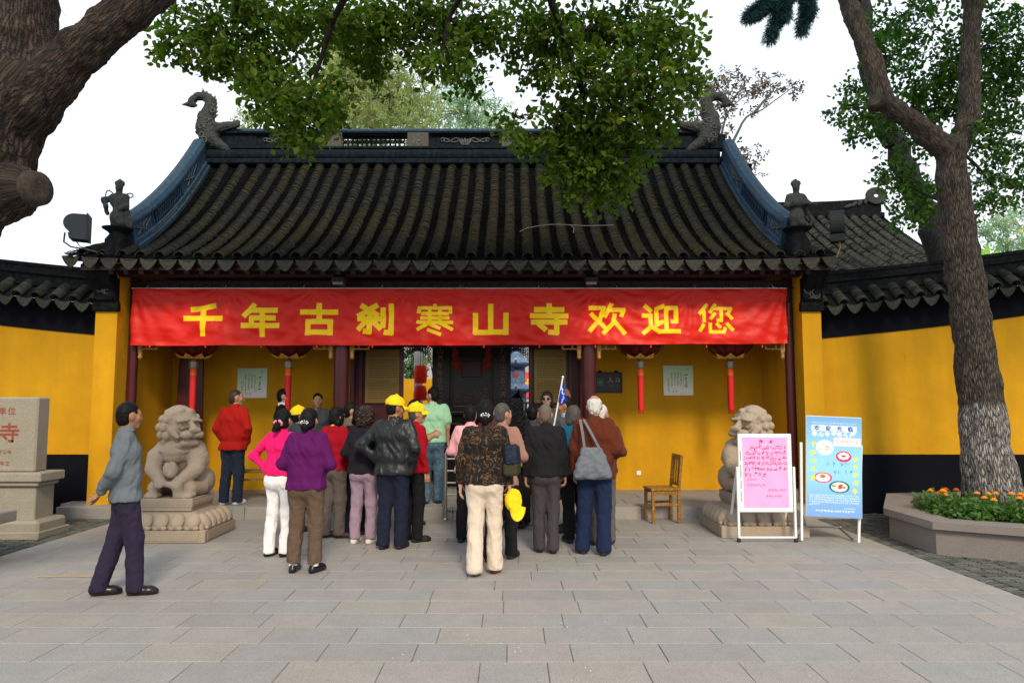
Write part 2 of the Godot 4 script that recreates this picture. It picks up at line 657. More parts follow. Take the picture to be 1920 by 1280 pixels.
# ---------- the ground ----------
func build_ground() -> void:
	var g := MB.new()
	g.quad(V(-400, -0.03, 300), V(400, -0.03, 300), V(400, -0.03, -600), V(-400, -0.03, -600))
	structure(obj("ground", g, M.joint_earth))
	var pave := Node3D.new()
	pave.name = "pavement"
	add_child(pave)
	structure(pave)
	var bed := MB.new()
	bed.quad(V(-5.6, -0.009, -3.0), V(4.3, -0.009, -3.0), V(4.3, -0.009, -10.3), V(-5.6, -0.009, -10.3))
	obj("mortar_bed", bed, M.joint_earth, pave)
	var mats := [M.slab_grey, M.slab_grey, M.slab_pink, M.slab_blue, M.slab_warm, M.slab_dark]
	var sizes := [0.6, 0.74, 0.42]
	var meshes: Array = []
	for w in sizes:
		for q in 2:
			var b := MB.new()
			b.box(V(0, -0.05, 0), V(w - 0.005, 0.1, 0.345), Basis(), 0.0025 if q == 0 else 0.004)
			meshes.append(b.mesh())
	var kept: Array = []
	var z := -3.45
	var row := 0
	var far := MB.new()
	while z > -10.2:
		var half := 0.80 * -z + 1.0
		var x := -5.43 + (0.3 if row % 2 else 0.0) - rng.randf() * 0.08
		while x < 4.25:
			var kind := 0 if rng.randf() < 0.8 else (1 if rng.randf() < 0.6 else 2)
			var w: float = sizes[kind]
			var c := x + w / 2
			var l := maxf(x, -5.08); var r := minf(x + w, 3.92)
			if absf(c) < half and r - l > 0.1:
				kept.append([V((l + r) / 2, rng.randf_range(-0.001, 0.001), z), kind, (r - l) / w])
			x += w
		z -= 0.35
		row += 1
	# border courses laid lengthwise along both sides
	for e in [-5.255, 4.095]:
		for i in 12:
			kept.append([V(e, rng.randf_range(-0.001, 0.001), -3.6 - i * 0.6), 0, -1.0])
	kept.sort_custom(func(a, b): return a[0].z > b[0].z)
	for i in kept.size():
		var at: Vector3 = kept[i][0]
		var xf := Transform3D(Basis.from_euler(V(rng.randfn(0, 0.0015), rng.randfn(0, 0.0012), rng.randfn(0, 0.0012))) * (Basis(Vector3.UP, PI / 2) if kept[i][2] < 0 else Basis.from_scale(V(kept[i][2], 1, 1))), at)
		if i < 300:
			put("slab", meshes[kept[i][1] * 2 + rng.randi() % 2], mats[rng.randi() % 6], pave, xf)
		else:
			far.t = xf
			far.box(V(0, -0.05, 0), V(sizes[kept[i][1]] - 0.005, 0.1, 0.345))
	if far.v.size() > 0:
		stuff(obj("far_slabs", far, M.slab_grey, pave))
	# litter on the slabs
	var bits := MB.new()
	for i in 70:
		var p := V(rng.randfn(0.1, 0.55), 0.004, -4.9 + rng.randfn(0, 0.45)) if i < 48 else V(rng.randf_range(-4, 3.5), 0.004, rng.randf_range(-9, -4.3))
		bits.t = Transform3D(Basis(Vector3.UP, rng.randf() * TAU), p)
		var r := rng.randf_range(0.0025, 0.006)
		bits.quad(V(-r, 0, r * 0.6), V(r, 0, r * 0.5), V(r * 0.8, 0.003, -r * 0.6), V(-r * 0.7, 0, -r * 0.5))
	stuff(obj("paper_scraps", bits, M.white_paint, pave))
	var rope := MB.new()
	var path := PackedVector3Array()
	for i in 14:
		path.append(V(-4.42 + i * 0.052, 0.012, -6.85 + sin(i * 0.9) * 0.012 - i * 0.002))
	rope.tube(path, 0.004, 5)
	surf("straw", lin(0.45, 0.30, 0.13), 0.9)
	tag(obj("straw_rope", rope, M.straw), "thin straw coloured rope lying on the slabs behind the strolling man in grey", "rope")
	# strips of small setts on edge beside the slabs
	for side in [-1, 1]:
		var st := MultiMesh.new()
		st.transform_format = MultiMesh.TRANSFORM_3D
		st.use_colors = true
		var b := MB.new()
		b.box(V(0, -0.04, 0), V(0.145, 0.09, 0.04), Basis(), 0.006)
		st.mesh = b.mesh()
		var xs: Array = []
		var x0 := 4.27 if side > 0 else -5.45
		for i in 84:
			var zz := -5.6 - i * 0.062
			for k in (30 if side > 0 else 16):
				var q := 0.16 * k
				var arc := absf(fmod(q, 0.64) - 0.32) * 0.5
				var jit := rng.randf_range(-0.006, 0.006)
				xs.append([Transform3D(Basis(Vector3.UP, (0.35 if fmod(q, 0.64) < 0.32 else -0.35) + rng.randfn(0, 0.05)), V(x0 + side * (q + 0.08) + jit, rng.randf_range(-0.008, 0.003), zz + arc))])
		st.instance_count = xs.size()
		for i in xs.size():
			st.set_instance_transform(i, xs[i][0])
			var s := rng.randf_range(0.55, 1.1)
			st.set_instance_color(i, Color(s, s * rng.randf_range(0.97, 1.05), s * 0.96))
		M.sett.vertex_color_use_as_albedo = true
		var o := MultiMeshInstance3D.new()
		o.multimesh = st
		o.material_override = M.sett
		o.name = numbered("sett_paving", self)
		add_child(o, true)
		stuff(o)
		tag(o, "dark fish scale paving of small setts on the %s, beside the %s" % [["left", "stone stele"], ["right", "tree planter"]][0 if side < 0 else 1], "paving")
	# raised stone platform of the hall
	var plat := Node3D.new()
	plat.name = "stone_platform"
	add_child(plat)
	structure(plat)
	var core := MB.new()
	core.box(V(-0.77, 0.06, -13.6), V(11.2, 0.16, 6.3))
	obj("platform_core", core, M.joint_earth, plat)
	var x := -6.4
	var k := 0
	while x < 4.7:
		var w := minf([1.45, 1.2, 1.62, 1.3][k % 4], 4.85 - x)
		var b := MB.new()
		b.box(V(x + w / 2, 0.078, -10.42), V(w - 0.006, 0.17, 0.34), Basis(), 0.006)
		obj("kerb_stone", b, [M.slab_dark, M.slab_grey, M.slab_warm][k % 3], plat)
		for r in 3:
			b = MB.new()
			b.box(V(x + w / 2 + 0.3 * (r % 2) - 0.15, 0.112, -10.9 - r * 0.62), V(w - 0.006, 0.1, 0.612), Basis(), 0.004)
			obj("floor_slab", b, [M.slab_dark, M.slab_grey][(k + r) % 2], plat)
		x += w
		k += 1

# ---------- the gate hall ----------
var hall: Node3D
func bx(at: Vector3, size: Vector3, bevel := 0.0) -> MB:
	var b := MB.new()
	b.box(at, size, Basis(), bevel)
	return b

func build_hall() -> void:
	hall = thing("temple_hall", "wide temple gate hall with mossy tiled roof, yellow walls and dark red columns", "temple gate")
	# gable walls whose ends face the square
	for s in [-1, 1]:
		var xi := -5.80 if s < 0 else 4.26
		var xo := -6.12 if s < 0 else 4.54
		var x := (xi + xo) / 2
		var w := absf(xo - xi)
		var poly := PackedVector2Array([V2(-10.5, 0.0), V2(-16.4, 0.0), V2(-16.4, 3.85), V2(-13.4, 5.86), V2(-12.9, 5.44), V2(-12.06, 4.70), V2(-11.05, 3.98), V2(-10.42, 3.62), V2(-10.20, 3.55), V2(-10.27, 3.42), V2(-10.46, 3.25), V2(-10.5, 3.0)])
		var b := MB.new()
		b.t = Transform3D(Basis(V(0, 0, 1), V(0, 1, 0), V(-1, 0, 0)), V(x + w / 2, 0, 0))
		b.prism(poly, w)
		var wall := obj("gable_wall", b, M.yellow_plaster, hall)
		var cp := MB.new()
		cp.t = Transform3D(Basis(V(0, 0, 1), V(0, 1, 0), V(-1, 0, 0)), V(x + w / 2 + 0.02, 0, 0))
		cp.prism(PackedVector2Array([V2(-16.4, 3.845), V2(-13.4, 5.855), V2(-12.9, 5.435), V2(-12.06, 4.695), V2(-11.05, 3.975), V2(-10.9, 3.90), V2(-10.9, 3.98), V2(-11.05, 4.06), V2(-12.06, 4.78), V2(-12.9, 5.52), V2(-13.4, 5.95), V2(-16.4, 3.93)]), w + 0.04)
		obj("gable_coping", cp, M.roof_dark, wall)
		# carved dark brick head on the end of the wall
		var c := MB.new()
		c.box(V(x, 3.02, -10.49), V(w + 0.06, 0.13, 0.09), Basis(), 0.012)
		c.box(V(x, 3.10, -10.49), V(w + 0.03, 0.05, 0.08), Basis(), 0.01)
		c.box(V(x, 3.28, -10.47), V(w + 0.02, 0.34, 0.10), Basis(), 0.01)
		c.box(V(x, 3.47, -10.33), V(w + 0.012, 0.07, 0.17), Basis(), 0.012)
		c.box(V(x, 3.525, -10.25), V(w + 0.012, 0.06, 0.18), Basis(), 0.012)
		c.box(V(x, 3.59, -10.22), V(w + 0.012, 0.09, 0.22), Basis(), 0.012)
		var skin := PackedVector2Array([V2(-10.475, 3.19), V2(-10.435, 3.25), V2(-10.245, 3.41), V2(-10.165, 3.55), V2(-10.165, 3.70), V2(-10.40, 3.70), V2(-10.42, 3.5), V2(-10.52, 3.28), V2(-10.52, 3.19)])
		c.t = Transform3D(Basis(V(0, 0, 1), V(0, 1, 0), V(-1, 0, 0)), V(x + w / 2 + 0.006, 0, 0))
		c.prism(skin, w + 0.012)
		c.t = Transform3D()
		for e in 4:
			c.box(V(x + [0, 0, -0.135, 0.135][e], 3.28 + [-0.15, 0.15, 0, 0][e], -10.415), [V(w, 0.02, 0.02), V(w, 0.02, 0.02), V(0.02, 0.32, 0.02), V(0.02, 0.32, 0.02)][e])
		obj("brick_head", c, M.roof_dark, wall)
		var r := MB.new()
		for q in 9:
			var path := PackedVector3Array()
			var a0 := rng.randf() * TAU
			var cx := x + rng.randf_range(-0.08, 0.08)
			var cy := 3.28 + rng.randf_range(-0.1, 0.1)
			for j in 7:
				var a := a0 + j * 0.45
				path.append(V(cx + cos(a) * 0.06, cy + sin(a) * 0.05, -10.418 + 0.008 * sin(j)))
			r.tube(path, 0.011, 5)
		stuff(obj("carved_relief", r, M.dark_brick if M.has("dark_brick") else surf("dark_brick", lin(0.05, 0.053, 0.055), 0.6), wall))
	# columns
	for c in [[-5.735, -10.86, 0.075], [-2.575, -10.86, 0.115], [1.163, -10.86, 0.105], [4.20, -10.86, 0.07]]:
		var b := MB.new()
		b.lathe(PackedVector2Array([V2(c[2] * 1.5, 0.16), V2(c[2] * 1.75, 0.22), V2(c[2] * 1.65, 0.30), V2(c[2] * 1.2, 0.36)]), V(c[0], 0, c[1]), 20)
		var base := b
		b = MB.new()
		b.lathe(PackedVector2Array([V2(c[2], 0.34), V2(c[2], 1.5), V2(c[2] * 0.97, 2.6), V2(c[2] * 0.95, 3.6)]), V(c[0], 0, c[1]), 20)
		var col := obj("column", b, M.red_lacquer, hall)
		obj("column_base", base, M.granite, col)
		for s in [-1, 1]:
			if (c[0] < -5 and s < 0) or (c[0] > 4 and s > 0):
				continue
			# carved gilded bracket under the beam
			var g := MB.new()
			var x: float = c[0] + s * (c[2] + 0.045)
			g.box(V(x, 2.47, c[1] + 0.02), V(0.07, 0.16, 0.05), Basis(), 0.008)
			g.box(V(x, 2.40, c[1] + 0.02), V(0.055, 0.07, 0.055), Basis(), 0.008)
			g.lathe(PackedVector2Array([V2(0.008, 2.27), V2(0.03, 2.29), V2(0.036, 2.315), V2(0.022, 2.335), V2(0.034, 2.355), V2(0.03, 2.37)]), V(x, 0, c[1] + 0.02), 10)
			g.box(V(x + s * 0.14, 2.43, c[1] + 0.02), V(0.24, 0.022, 0.03), Basis(), 0.005)
			g.box(V(x + s * 0.10, 2.47, c[1] + 0.02), V(0.025, 0.07, 0.03))
			g.box(V(x + s * 0.25, 2.455, c[1] + 0.02), V(0.03, 0.05, 0.03), Basis(), 0.006)
			obj("bracket", g, M.gold_paint, col)
	# beams over the columns
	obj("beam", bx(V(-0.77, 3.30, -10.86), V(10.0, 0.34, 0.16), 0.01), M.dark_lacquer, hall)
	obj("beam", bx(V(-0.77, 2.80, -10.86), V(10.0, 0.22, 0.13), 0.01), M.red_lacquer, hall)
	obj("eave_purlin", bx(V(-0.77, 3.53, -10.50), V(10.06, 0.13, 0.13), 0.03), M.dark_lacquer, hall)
	var fret := MB.new()
	for i in 28:
		var x0 := -5.6 + i * 0.36
		for j in 5:
			var path := PackedVector3Array()
			for q in 6:
				var a := q * 0.9 + j
				path.append(V(x0 + 0.06 * j + cos(a) * 0.035, 3.37 + sin(a) * 0.03 + 0.015 * (j % 2), -10.76))
			fret.tube(path, 0.008, 4, false)
	obj("carved_frieze", fret, M.dark_lacquer, hall)
	var lintel_gap := MB.new()
	lintel_gap.box(V(-0.77, 3.06, -10.88), V(10.0, 0.3, 0.03))
	obj("frieze_board", lintel_gap, M.black_lacquer, hall)
	# rafters
	for i in 47:
		var r := MB.new()
		var x := -5.72 + i * 0.216
		r.box(V(x, 3.74, -10.75), V(0.07, 0.07, 1.35), Basis(Vector3.RIGHT, 0.40))
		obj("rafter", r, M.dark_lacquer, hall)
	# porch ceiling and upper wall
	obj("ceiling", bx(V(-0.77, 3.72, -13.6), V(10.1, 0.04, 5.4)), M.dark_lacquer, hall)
	# back walls of the two side bays
	for q in [[-5.80, -2.69], [1.29, 4.26]]:
		var b := bx(V((q[0] + q[1]) / 2, 1.93, -12.39), V(q[1] - q[0], 3.56, 0.18))
		obj("bay_wall", b, M.yellow_plaster, hall)
	# gate front of dark red timber with gilded boards
	var frame := MB.new()
	for s in [[-2.62, -1.76], [0.27, 1.24]]:
		frame.box(V((s[0] + s[1]) / 2, 0.66, -11.68), V(s[1] - s[0], 1.0, 0.06))
		frame.box(V((s[0] + s[1]) / 2, 3.13, -11.68), V(s[1] - s[0], 1.24, 0.06))
		frame.box(V((s[0] + s[1]) / 2, 2.0, -11.69), V(s[1] - s[0], 1.7, 0.04))
	for x in [-2.57, -2.44, -1.79, 0.305, 0.945, 1.12]:
		frame.box(V(x, 1.85, -11.64), V(0.055, 3.38, 0.10), Basis(), 0.006)
	frame.box(V(-0.745, 3.14, -11.66), V(2.1, 1.2, 0.06))
	frame.box(V(-0.745, 2.55, -11.63), V(2.1, 0.07, 0.08), Basis(), 0.006)
	var gate := obj("gate_front", frame, M.red_lacquer, hall)
	for q in 2:
		var x := -2.085 if q == 0 else 0.615
		var w := 0.57 if q == 0 else 0.52
		var bd := obj("gilded_board", bx(V(x, 2.05, -11.63), V(w, 0.87, 0.03), 0.004), M.gold_board, gate)
		var ln := MB.new()
		for r in 22:
			if r in [2, 12]:
				continue
			var y := 2.40 - r * 0.034
			var xx := x - w * 0.40
			while xx < x + w * 0.40:
				var l := rng.randf_range(0.012, 0.04)
				if (r == 0 or r == 13) and absf(xx - x) > w * 0.2:
					xx += l
					continue
				ln.quad(V(xx, y, -11.613), V(minf(xx + l, x + w * 0.42), y, -11.613), V(minf(xx + l, x + w * 0.42), y + 0.013, -11.613), V(xx, y + 0.013, -11.613))
				xx += l + 0.009
		stuff(obj("lettering", ln, surf("dark_gilt", lin(0.075, 0.045, 0.015), 0.6) if not M.has("dark_gilt") else M.dark_gilt, bd))
	# scrolled hanging fretwork at the heads of the two openings
	var hang := MB.new()
	for s in [[-1.76, -1.30], [-0.14, 0.27]]:
		for i in 12:
			var x: float = lerpf(s[0], s[1], i / 11.0)
			var drop := 0.17 * pow(absf(i - 5.5) / 5.5, 1.5) + 0.04
			for j in 3:
				var path := PackedVector3Array()
				for k in 7:
					var a := k * 1.05 + i
					path.append(V(x + cos(a) * 0.02, 2.51 - drop * (j + 0.5) / 3.0 + sin(a) * 0.02, -11.62))
				hang.tube(path, 0.0075, 4, false)
	stuff(obj("fretwork", hang, M.black_lacquer, gate))
	# standing screen with the shrine in the middle of the gate
	var sc := MB.new()
	sc.box(V(-0.745, 1.95, -13.35), V(0.82, 3.5, 0.08))
	sc.box(V(-0.745, 0.55, -13.15), V(1.15, 0.8, 0.5), Basis(), 0.02)
	sc.box(V(-0.745, 1.0, -13.1), V(1.25, 0.06, 0.6), Basis(), 0.012)
	sc.box(V(-0.745, 1.22, -13.15), V(1.05, 0.05, 0.42), Basis(), 0.012)
	sc.box(V(-0.745, 1.42, -13.2), V(0.9, 0.05, 0.3), Basis(), 0.012)
	for s in [-1, 1]:
		sc.box(V(-0.745 + s * 0.56, 1.95, -13.30), V(0.33, 3.5, 0.10), Basis(), 0.008)
	var shrine := obj("shrine_screen", sc, M.black_lacquer, hall)
	var gl := MB.new()
	gl.box(V(-0.745, 1.56, -13.28), V(0.66, 0.018, 0.02))
	gl.box(V(-0.745, 1.455, -13.03), V(0.9, 0.012, 0.012)); gl.box(V(-0.745, 1.25, -12.92), V(1.02, 0.012, 0.012)); gl.box(V(-0.745, 1.03, -12.79), V(1.22, 0.012, 0.012))
	for i in 7:
		var p := V(-0.745 + [-0.24, 0.0, 0.22, -0.1, 0.12, -0.26, 0.27][i], 1.72 + [0.06, 0.09, 0.0, -0.03, 0.05, -0.05, 0.12][i], -13.29)
		var path := PackedVector3Array()
		for k in 9:
			path.append(p + V(cos(k * 0.7) * 0.05, sin(k * 0.7) * 0.035, 0))
		gl.tube(path, 0.008, 5, false)
	# bronze censer and candlesticks on the altar
	var cz := MB.new()
	cz.lathe(PackedVector2Array([V2(0.05, 1.03), V2(0.08, 1.05), V2(0.05, 1.09), V2(0.14, 1.16), V2(0.15, 1.24), V2(0.12, 1.30), V2(0.15, 1.33), V2(0.13, 1.335), V2(0.01, 1.32)]), V(-0.745, 0, -12.92), 16)
	for s in [-1, 1]:
		cz.lathe(PackedVector2Array([V2(0.06, 1.03), V2(0.02, 1.07), V2(0.035, 1.14), V2(0.015, 1.2), V2(0.05, 1.27), V2(0.012, 1.29), V2(0.012, 1.42)]), V(-0.745 + s * 0.42, 0, -12.92), 10)
	surf("bronze", lin(0.16, 0.10, 0.045), 0.4); M.bronze.metallic = 0.6
	stuff(obj("altar_vessels", cz, M.bronze, shrine))
	var fm := MB.new()
	for e in 4:
		fm.box(V(-0.745 + [0, 0, -0.36, 0.36][e], 2.02 + [-0.42, 0.42, 0, 0][e], -13.295), [V(0.74, 0.03, 0.03), V(0.74, 0.03, 0.03), V(0.03, 0.84, 0.03), V(0.03, 0.84, 0.03)][e], Basis(), 0.005)
	fm.box(V(-0.745, 2.24, -13.30), V(0.36, 0.30, 0.02), Basis(), 0.01)
	obj("shrine_frame", fm, M.red_lacquer, shrine)
	surf("old_gold", lin(0.42, 0.22, 0.05), 0.4)
	stuff(obj("gilded_trim", gl, M.old_gold, shrine))
	var cv := MB.new()
	for s in [-1, 1]:
		for i in 9:
			cv.box(V(-0.745 + s * (0.26 + 0.012 * (i % 3) + 0.006 * i), 2.24 + i * 0.05, -13.27), V(0.20 - i * 0.014, 0.05, 0.03), Basis(V(0, 0, 1), s * (0.5 - 0.05 * i)), 0.008)
	surf("vermilion", lin(0.42, 0.035, 0.012), 0.55)
	stuff(obj("red_valance", cv, M.vermilion, shrine))
	var ch := MB.new()
	for s in [-1, 1]:
		for i in 8:
			var g: String = ["天", "古", "山", "立", "五", "八", "天", "下"][i] if s > 0 else ["山", "天", "布", "年", "古", "公", "二", "立"][i]
			glyph_mesh(ch, g, V(-0.745 + s * 0.58, 2.58 - i * 0.135, -13.246), 0.115, 10.0)
	stuff(obj("couplet", ch, M.old_gold, shrine))
	# red leaning barrier post in the left bay
	var post := MB.new()
	post.box(V(-5.34, 1.55, -11.75), V(0.20, 2.8, 0.12), Basis(V(0, 0, 1), -0.03), 0.012)
	post.box(V(-5.12, 1.30, -11.82), V(0.13, 2.3, 0.06), Basis(V(0, 0, 1), 0.02), 0.008)
	tag(obj("door_leaf", post, M.red_lacquer), "narrow dark red timber door leaf standing at the left end of the porch", "door")

func V2(x: float, y: float) -> Vector2:
	return Vector2(x, y)

# ---------- written characters, as strokes on a 100 x 100 square, y down ----------
const GLYPHS := {
	"千": "78 6 50 14 20 18;3 46 97 46;50 15 50 96",
	"年": "32 4 20 22 8 36;26 20 92 20;28 44 86 44;3 68 97 68;28 44 28 68;56 20 56 98",
	"古": "4 26 96 26;50 3 50 56;20 56 80 56 80 94;20 56 20 94;20 90 80 90",
	"刹": "12 6 52 34;50 5 4 36;4 46 58 46;32 30 32 88 20 86;22 54 4 78;42 56 60 76;68 16 68 70;90 4 90 92 76 90",
	"寒": "50 2 50 12;6 26 8 12 92 12 92 26;16 30 84 30;14 44 86 44;4 58 96 58;36 22 36 58;64 22 64 58;38 58 4 80;62 58 96 80;40 66 62 76;32 82 64 96",
	"山": "50 4 50 90;9 34 9 90 91 90;91 34 91 94",
	"寺": "14 18 86 18;50 3 50 38;3 38 97 38;6 58 94 58;70 44 70 92 52 90;24 66 38 80",
	"欢": "4 14 40 14 30 50 4 86;8 34 46 80;60 4 44 40;54 20 94 20 88 38;70 36 66 62 40 94;68 56 96 94",
	"迎": "8 8 22 22;2 38 22 38 22 72;2 94 22 74 44 90 98 90;56 8 38 16 38 68 54 58;64 14 90 14 90 58 80 58;64 14 64 80",
	"您": "26 4 6 32;17 22 17 58;48 4 34 28;42 16 90 16 86 26;64 22 64 54 54 54;46 32 36 48;80 32 92 48;14 70 6 88;34 66 34 92 70 92 74 80;52 66 60 76;80 66 94 84",
	"国": "10 8 90 8 90 96;10 8 10 96;10 92 90 92;26 26 74 26;30 48 70 48;24 74 76 74;50 26 50 74;60 56 68 66",
	"泰": "14 12 86 12;20 26 80 26;6 40 94 40;50 3 50 14 30 44 4 64;58 40 96 62;50 52 50 94 42 90;26 58 34 66;18 88 44 72;72 56 60 66;58 70 84 88",
	"民": "16 10 80 10 80 36;16 36 80 36;16 10 16 90 40 78;16 56 92 56;52 36 62 70 84 92 92 78",
	"安": "50 3 50 14;8 30 8 14 92 14 92 30;42 28 24 66 80 94;70 44 50 78 10 96;4 50 96 50",
	"护": "4 28 38 28;22 4 22 92 12 88;4 62 40 50;64 4 72 14;50 24 92 24 92 54;50 54 92 54;50 24 50 60 40 94",
	"单": "30 4 40 16;70 4 60 16;18 22 82 22 82 56;18 22 18 56;18 40 82 40;18 56 82 56;4 74 96 74;50 22 50 98",
	"位": "28 4 6 44;18 30 18 96;64 4 70 16;38 26 94 26;48 42 56 78;84 40 74 84;34 90 98 90",
	"八": "38 14 30 54 6 90;58 10 68 54 96 90",
	"二": "18 22 82 22;4 80 96 80",
	"公": "38 6 8 46;62 6 94 44;48 48 24 86 78 80;66 64 86 92",
	"布": "8 22 92 22;44 4 8 66;26 50 82 50 82 82 72 82;26 50 26 86;54 36 54 98",
	"五": "10 10 90 10;46 10 32 90;18 46 78 46 74 90;4 92 96 92",
	"立": "48 4 54 18;10 26 90 26;30 42 40 80;74 40 60 86;4 92 96 92",
	"入": "38 8 54 20 42 54 6 92;50 22 66 60 96 92",
	"口": "14 14 86 14 86 90;14 14 14 90;14 84 86 84",
	"光": "50 3 50 42;20 12 30 34;80 10 68 34;4 44 96 44;36 46 32 74 6 94;62 46 62 88 92 88 94 72",
	"临": "8 14 8 78;24 4 24 96;52 4 36 36;46 20 94 20;60 30 68 42;40 54 92 54 92 94;40 54 40 94;40 90 92 90;66 54 66 90",
	"天": "12 14 88 14;4 44 96 44;50 14 46 50 6 96;54 48 94 96",
	"下": "4 10 96 10;48 10 48 98;56 36 78 54",
}

func strokes(g: String) -> Array:
	var out: Array = []
	for s in GLYPHS[g].split(";"):
		var q: PackedFloat64Array = s.split_floats(" ")
		var line := PackedVector2Array()
		for i in range(0, q.size(), 2):
			line.append(V2(q[i], q[i + 1]))
		out.append(line)
	return out

# flat lettering as thin bars on a wall plane; at = centre
func glyph_mesh(b: MB, g: String, at: Vector3, size: float, weight: float) -> void:
	var k := size / 100.0
	var lift := 0.0
	for line in strokes(g):
		lift += 0.0002
		for i in line.size() - 1:
			var a := V3(line[i], at, k); var d := V3(line[i + 1], at, k)
			var u := (d - a).normalized()
			var w := V(-u.y, u.x, 0) * weight * k * 0.5
			a -= u * weight * k * 0.4; d += u * weight * k * 0.4
			a.z += lift; d.z += lift
			b.quad(a - w, d - w, d + w, a + w)

func V3(p: Vector2, at: Vector3, k: float) -> Vector3:
	return at + V((p.x - 50) * k, (50 - p.y) * k, 0)

func ink(im: Image, a: Vector2, d: Vector2, w: float, c: Color) -> void:
	var lo := a.min(d) - V2(w, w)
	var hi := a.max(d) + V2(w, w)
	var l2 := maxf((d - a).length_squared(), 1e-6)
	for y in range(maxi(0, int(lo.y)), mini(im.get_height(), int(hi.y) + 2)):
		for x in range(maxi(0, int(lo.x)), mini(im.get_width(), int(hi.x) + 2)):
			var p := V2(x + 0.5, y + 0.5) - a
			var h := p.dot(d - a) / l2
			# square ends
			var e := maxf(-h, h - 1.0) * sqrt(l2)
			var q := absf(p.cross(d - a)) / sqrt(l2)
			var dist := maxf(q - w * 0.5, e - w * 0.35)
			if dist < 0.5:
				var o := im.get_pixel(x, y)
				im.set_pixel(x, y, o.lerp(c, clampf(0.5 - dist, 0, 1) * c.a))

func write(im: Image, g: String, x: float, y: float, size: float, weight: float, c: Color, wide := 1.0) -> void:
	for line in strokes(g):
		for i in line.size() - 1:
			ink(im, V2(x + line[i].x * size / 100.0 * wide, y + line[i].y * size / 100.0), V2(x + line[i + 1].x * size / 100.0 * wide, y + line[i + 1].y * size / 100.0), weight, c)

# small handwriting that cannot be read in the photograph
func scrawl(im: Image, x: float, y: float, size: float, weight: float, c: Color) -> void:
	for i in 4 + rng.randi() % 3:
		var a := V2(x + rng.randf() * size * 0.8, y + rng.randf() * size * 0.8)
		var d := a + (V2(size * rng.randf_range(0.25, 0.6), -size * 0.1) if rng.randf() < 0.55 else V2(size * rng.randf_range(-0.25, 0.1), size * rng.randf_range(0.3, 0.55)))
		ink(im, a, d, weight, c)

# ---------- roofs ----------
func roof_point(x: float, s: float) -> Vector3:
	var up := 0.05 * pow(absf(x + 0.79) / 5.3, 6.0) * (1.0 - s)
	# the tiles outside the sloping ridges narrow in above the eave
	var nar := lerpf(1.0, 0.35, smoothstep(0.02, 0.22, s))
	if x < -5.6: x = -5.6 + (x + 5.6) * nar - 0.25 * s
	elif x < -4.6: x -= 0.25 * s * (-4.6 - x)
	if x > 4.05: x = 4.05 + (x - 4.05) * nar
	return V(x, 3.63 + 2.53 * (0.60 * s + 0.40 * s * s) + up, -10.05 - 3.35 * s)

func cap_tile(r0: float, r1: float, length: float, thick: float, seg := 8) -> MB:
	var b := MB.new()
	var rows: Array = []
	# front lip, outer skin from the front back, all as arcs over the crown
	var ring := func(r: float, z: float) -> PackedVector3Array:
		var l := PackedVector3Array()
		for k in seg + 1:
			var a := PI * (k / float(seg)) 
			l.append(V(cos(a) * r, sin(a) * r * 0.92, z))
		return l
	b.patch([ring.call(r0, 0.0), ring.call(r1, -length)], false, false)
	b.patch([ring.call(r0 - thick, 0.0), ring.call(r0, 0.0)], false, false)
	b.patch([ring.call(r0 - thick, -0.03), ring.call(r0 - thick, 0.0)], false, true)
	return b

func drip_tile() -> MB:
	var b := MB.new()
	# hanging tongue with a pointed lower edge
	var top := PackedVector3Array(); var bot := PackedVector3Array(); var topb := PackedVector3Array(); var botb := PackedVector3Array()
	for k in 13:
		var u := k / 12.0 * 2.0 - 1.0
		var dip := 0.045 * (1.0 - u * u)
		var tip := 0.062 * (1.0 - pow(absf(u), 3.5)) + 0.055 * (1.0 - absf(u))
		top.append(V(u * 0.134, 0.03 - dip, 0.0))
		bot.append(V(u * 0.128, 0.022 - dip - tip, 0.028))
		topb.append(V(u * 0.134, 0.03 - dip, -0.014))
		botb.append(V(u * 0.128, 0.022 - dip - tip, 0.014))
	b.patch([bot, top]); b.patch([botb, topb], false, true)
	b.patch([botb, bot])
	# trough behind it
	var back := PackedVector3Array()
	for k in 13:
		var u := k / 12.0 * 2.0 - 1.0
		back.append(V(u * 0.125, 0.06 - 0.045 * (1.0 - u * u), -0.2))
	b.patch([top, back])
	b.patch([topb, back], false, true)
	return b

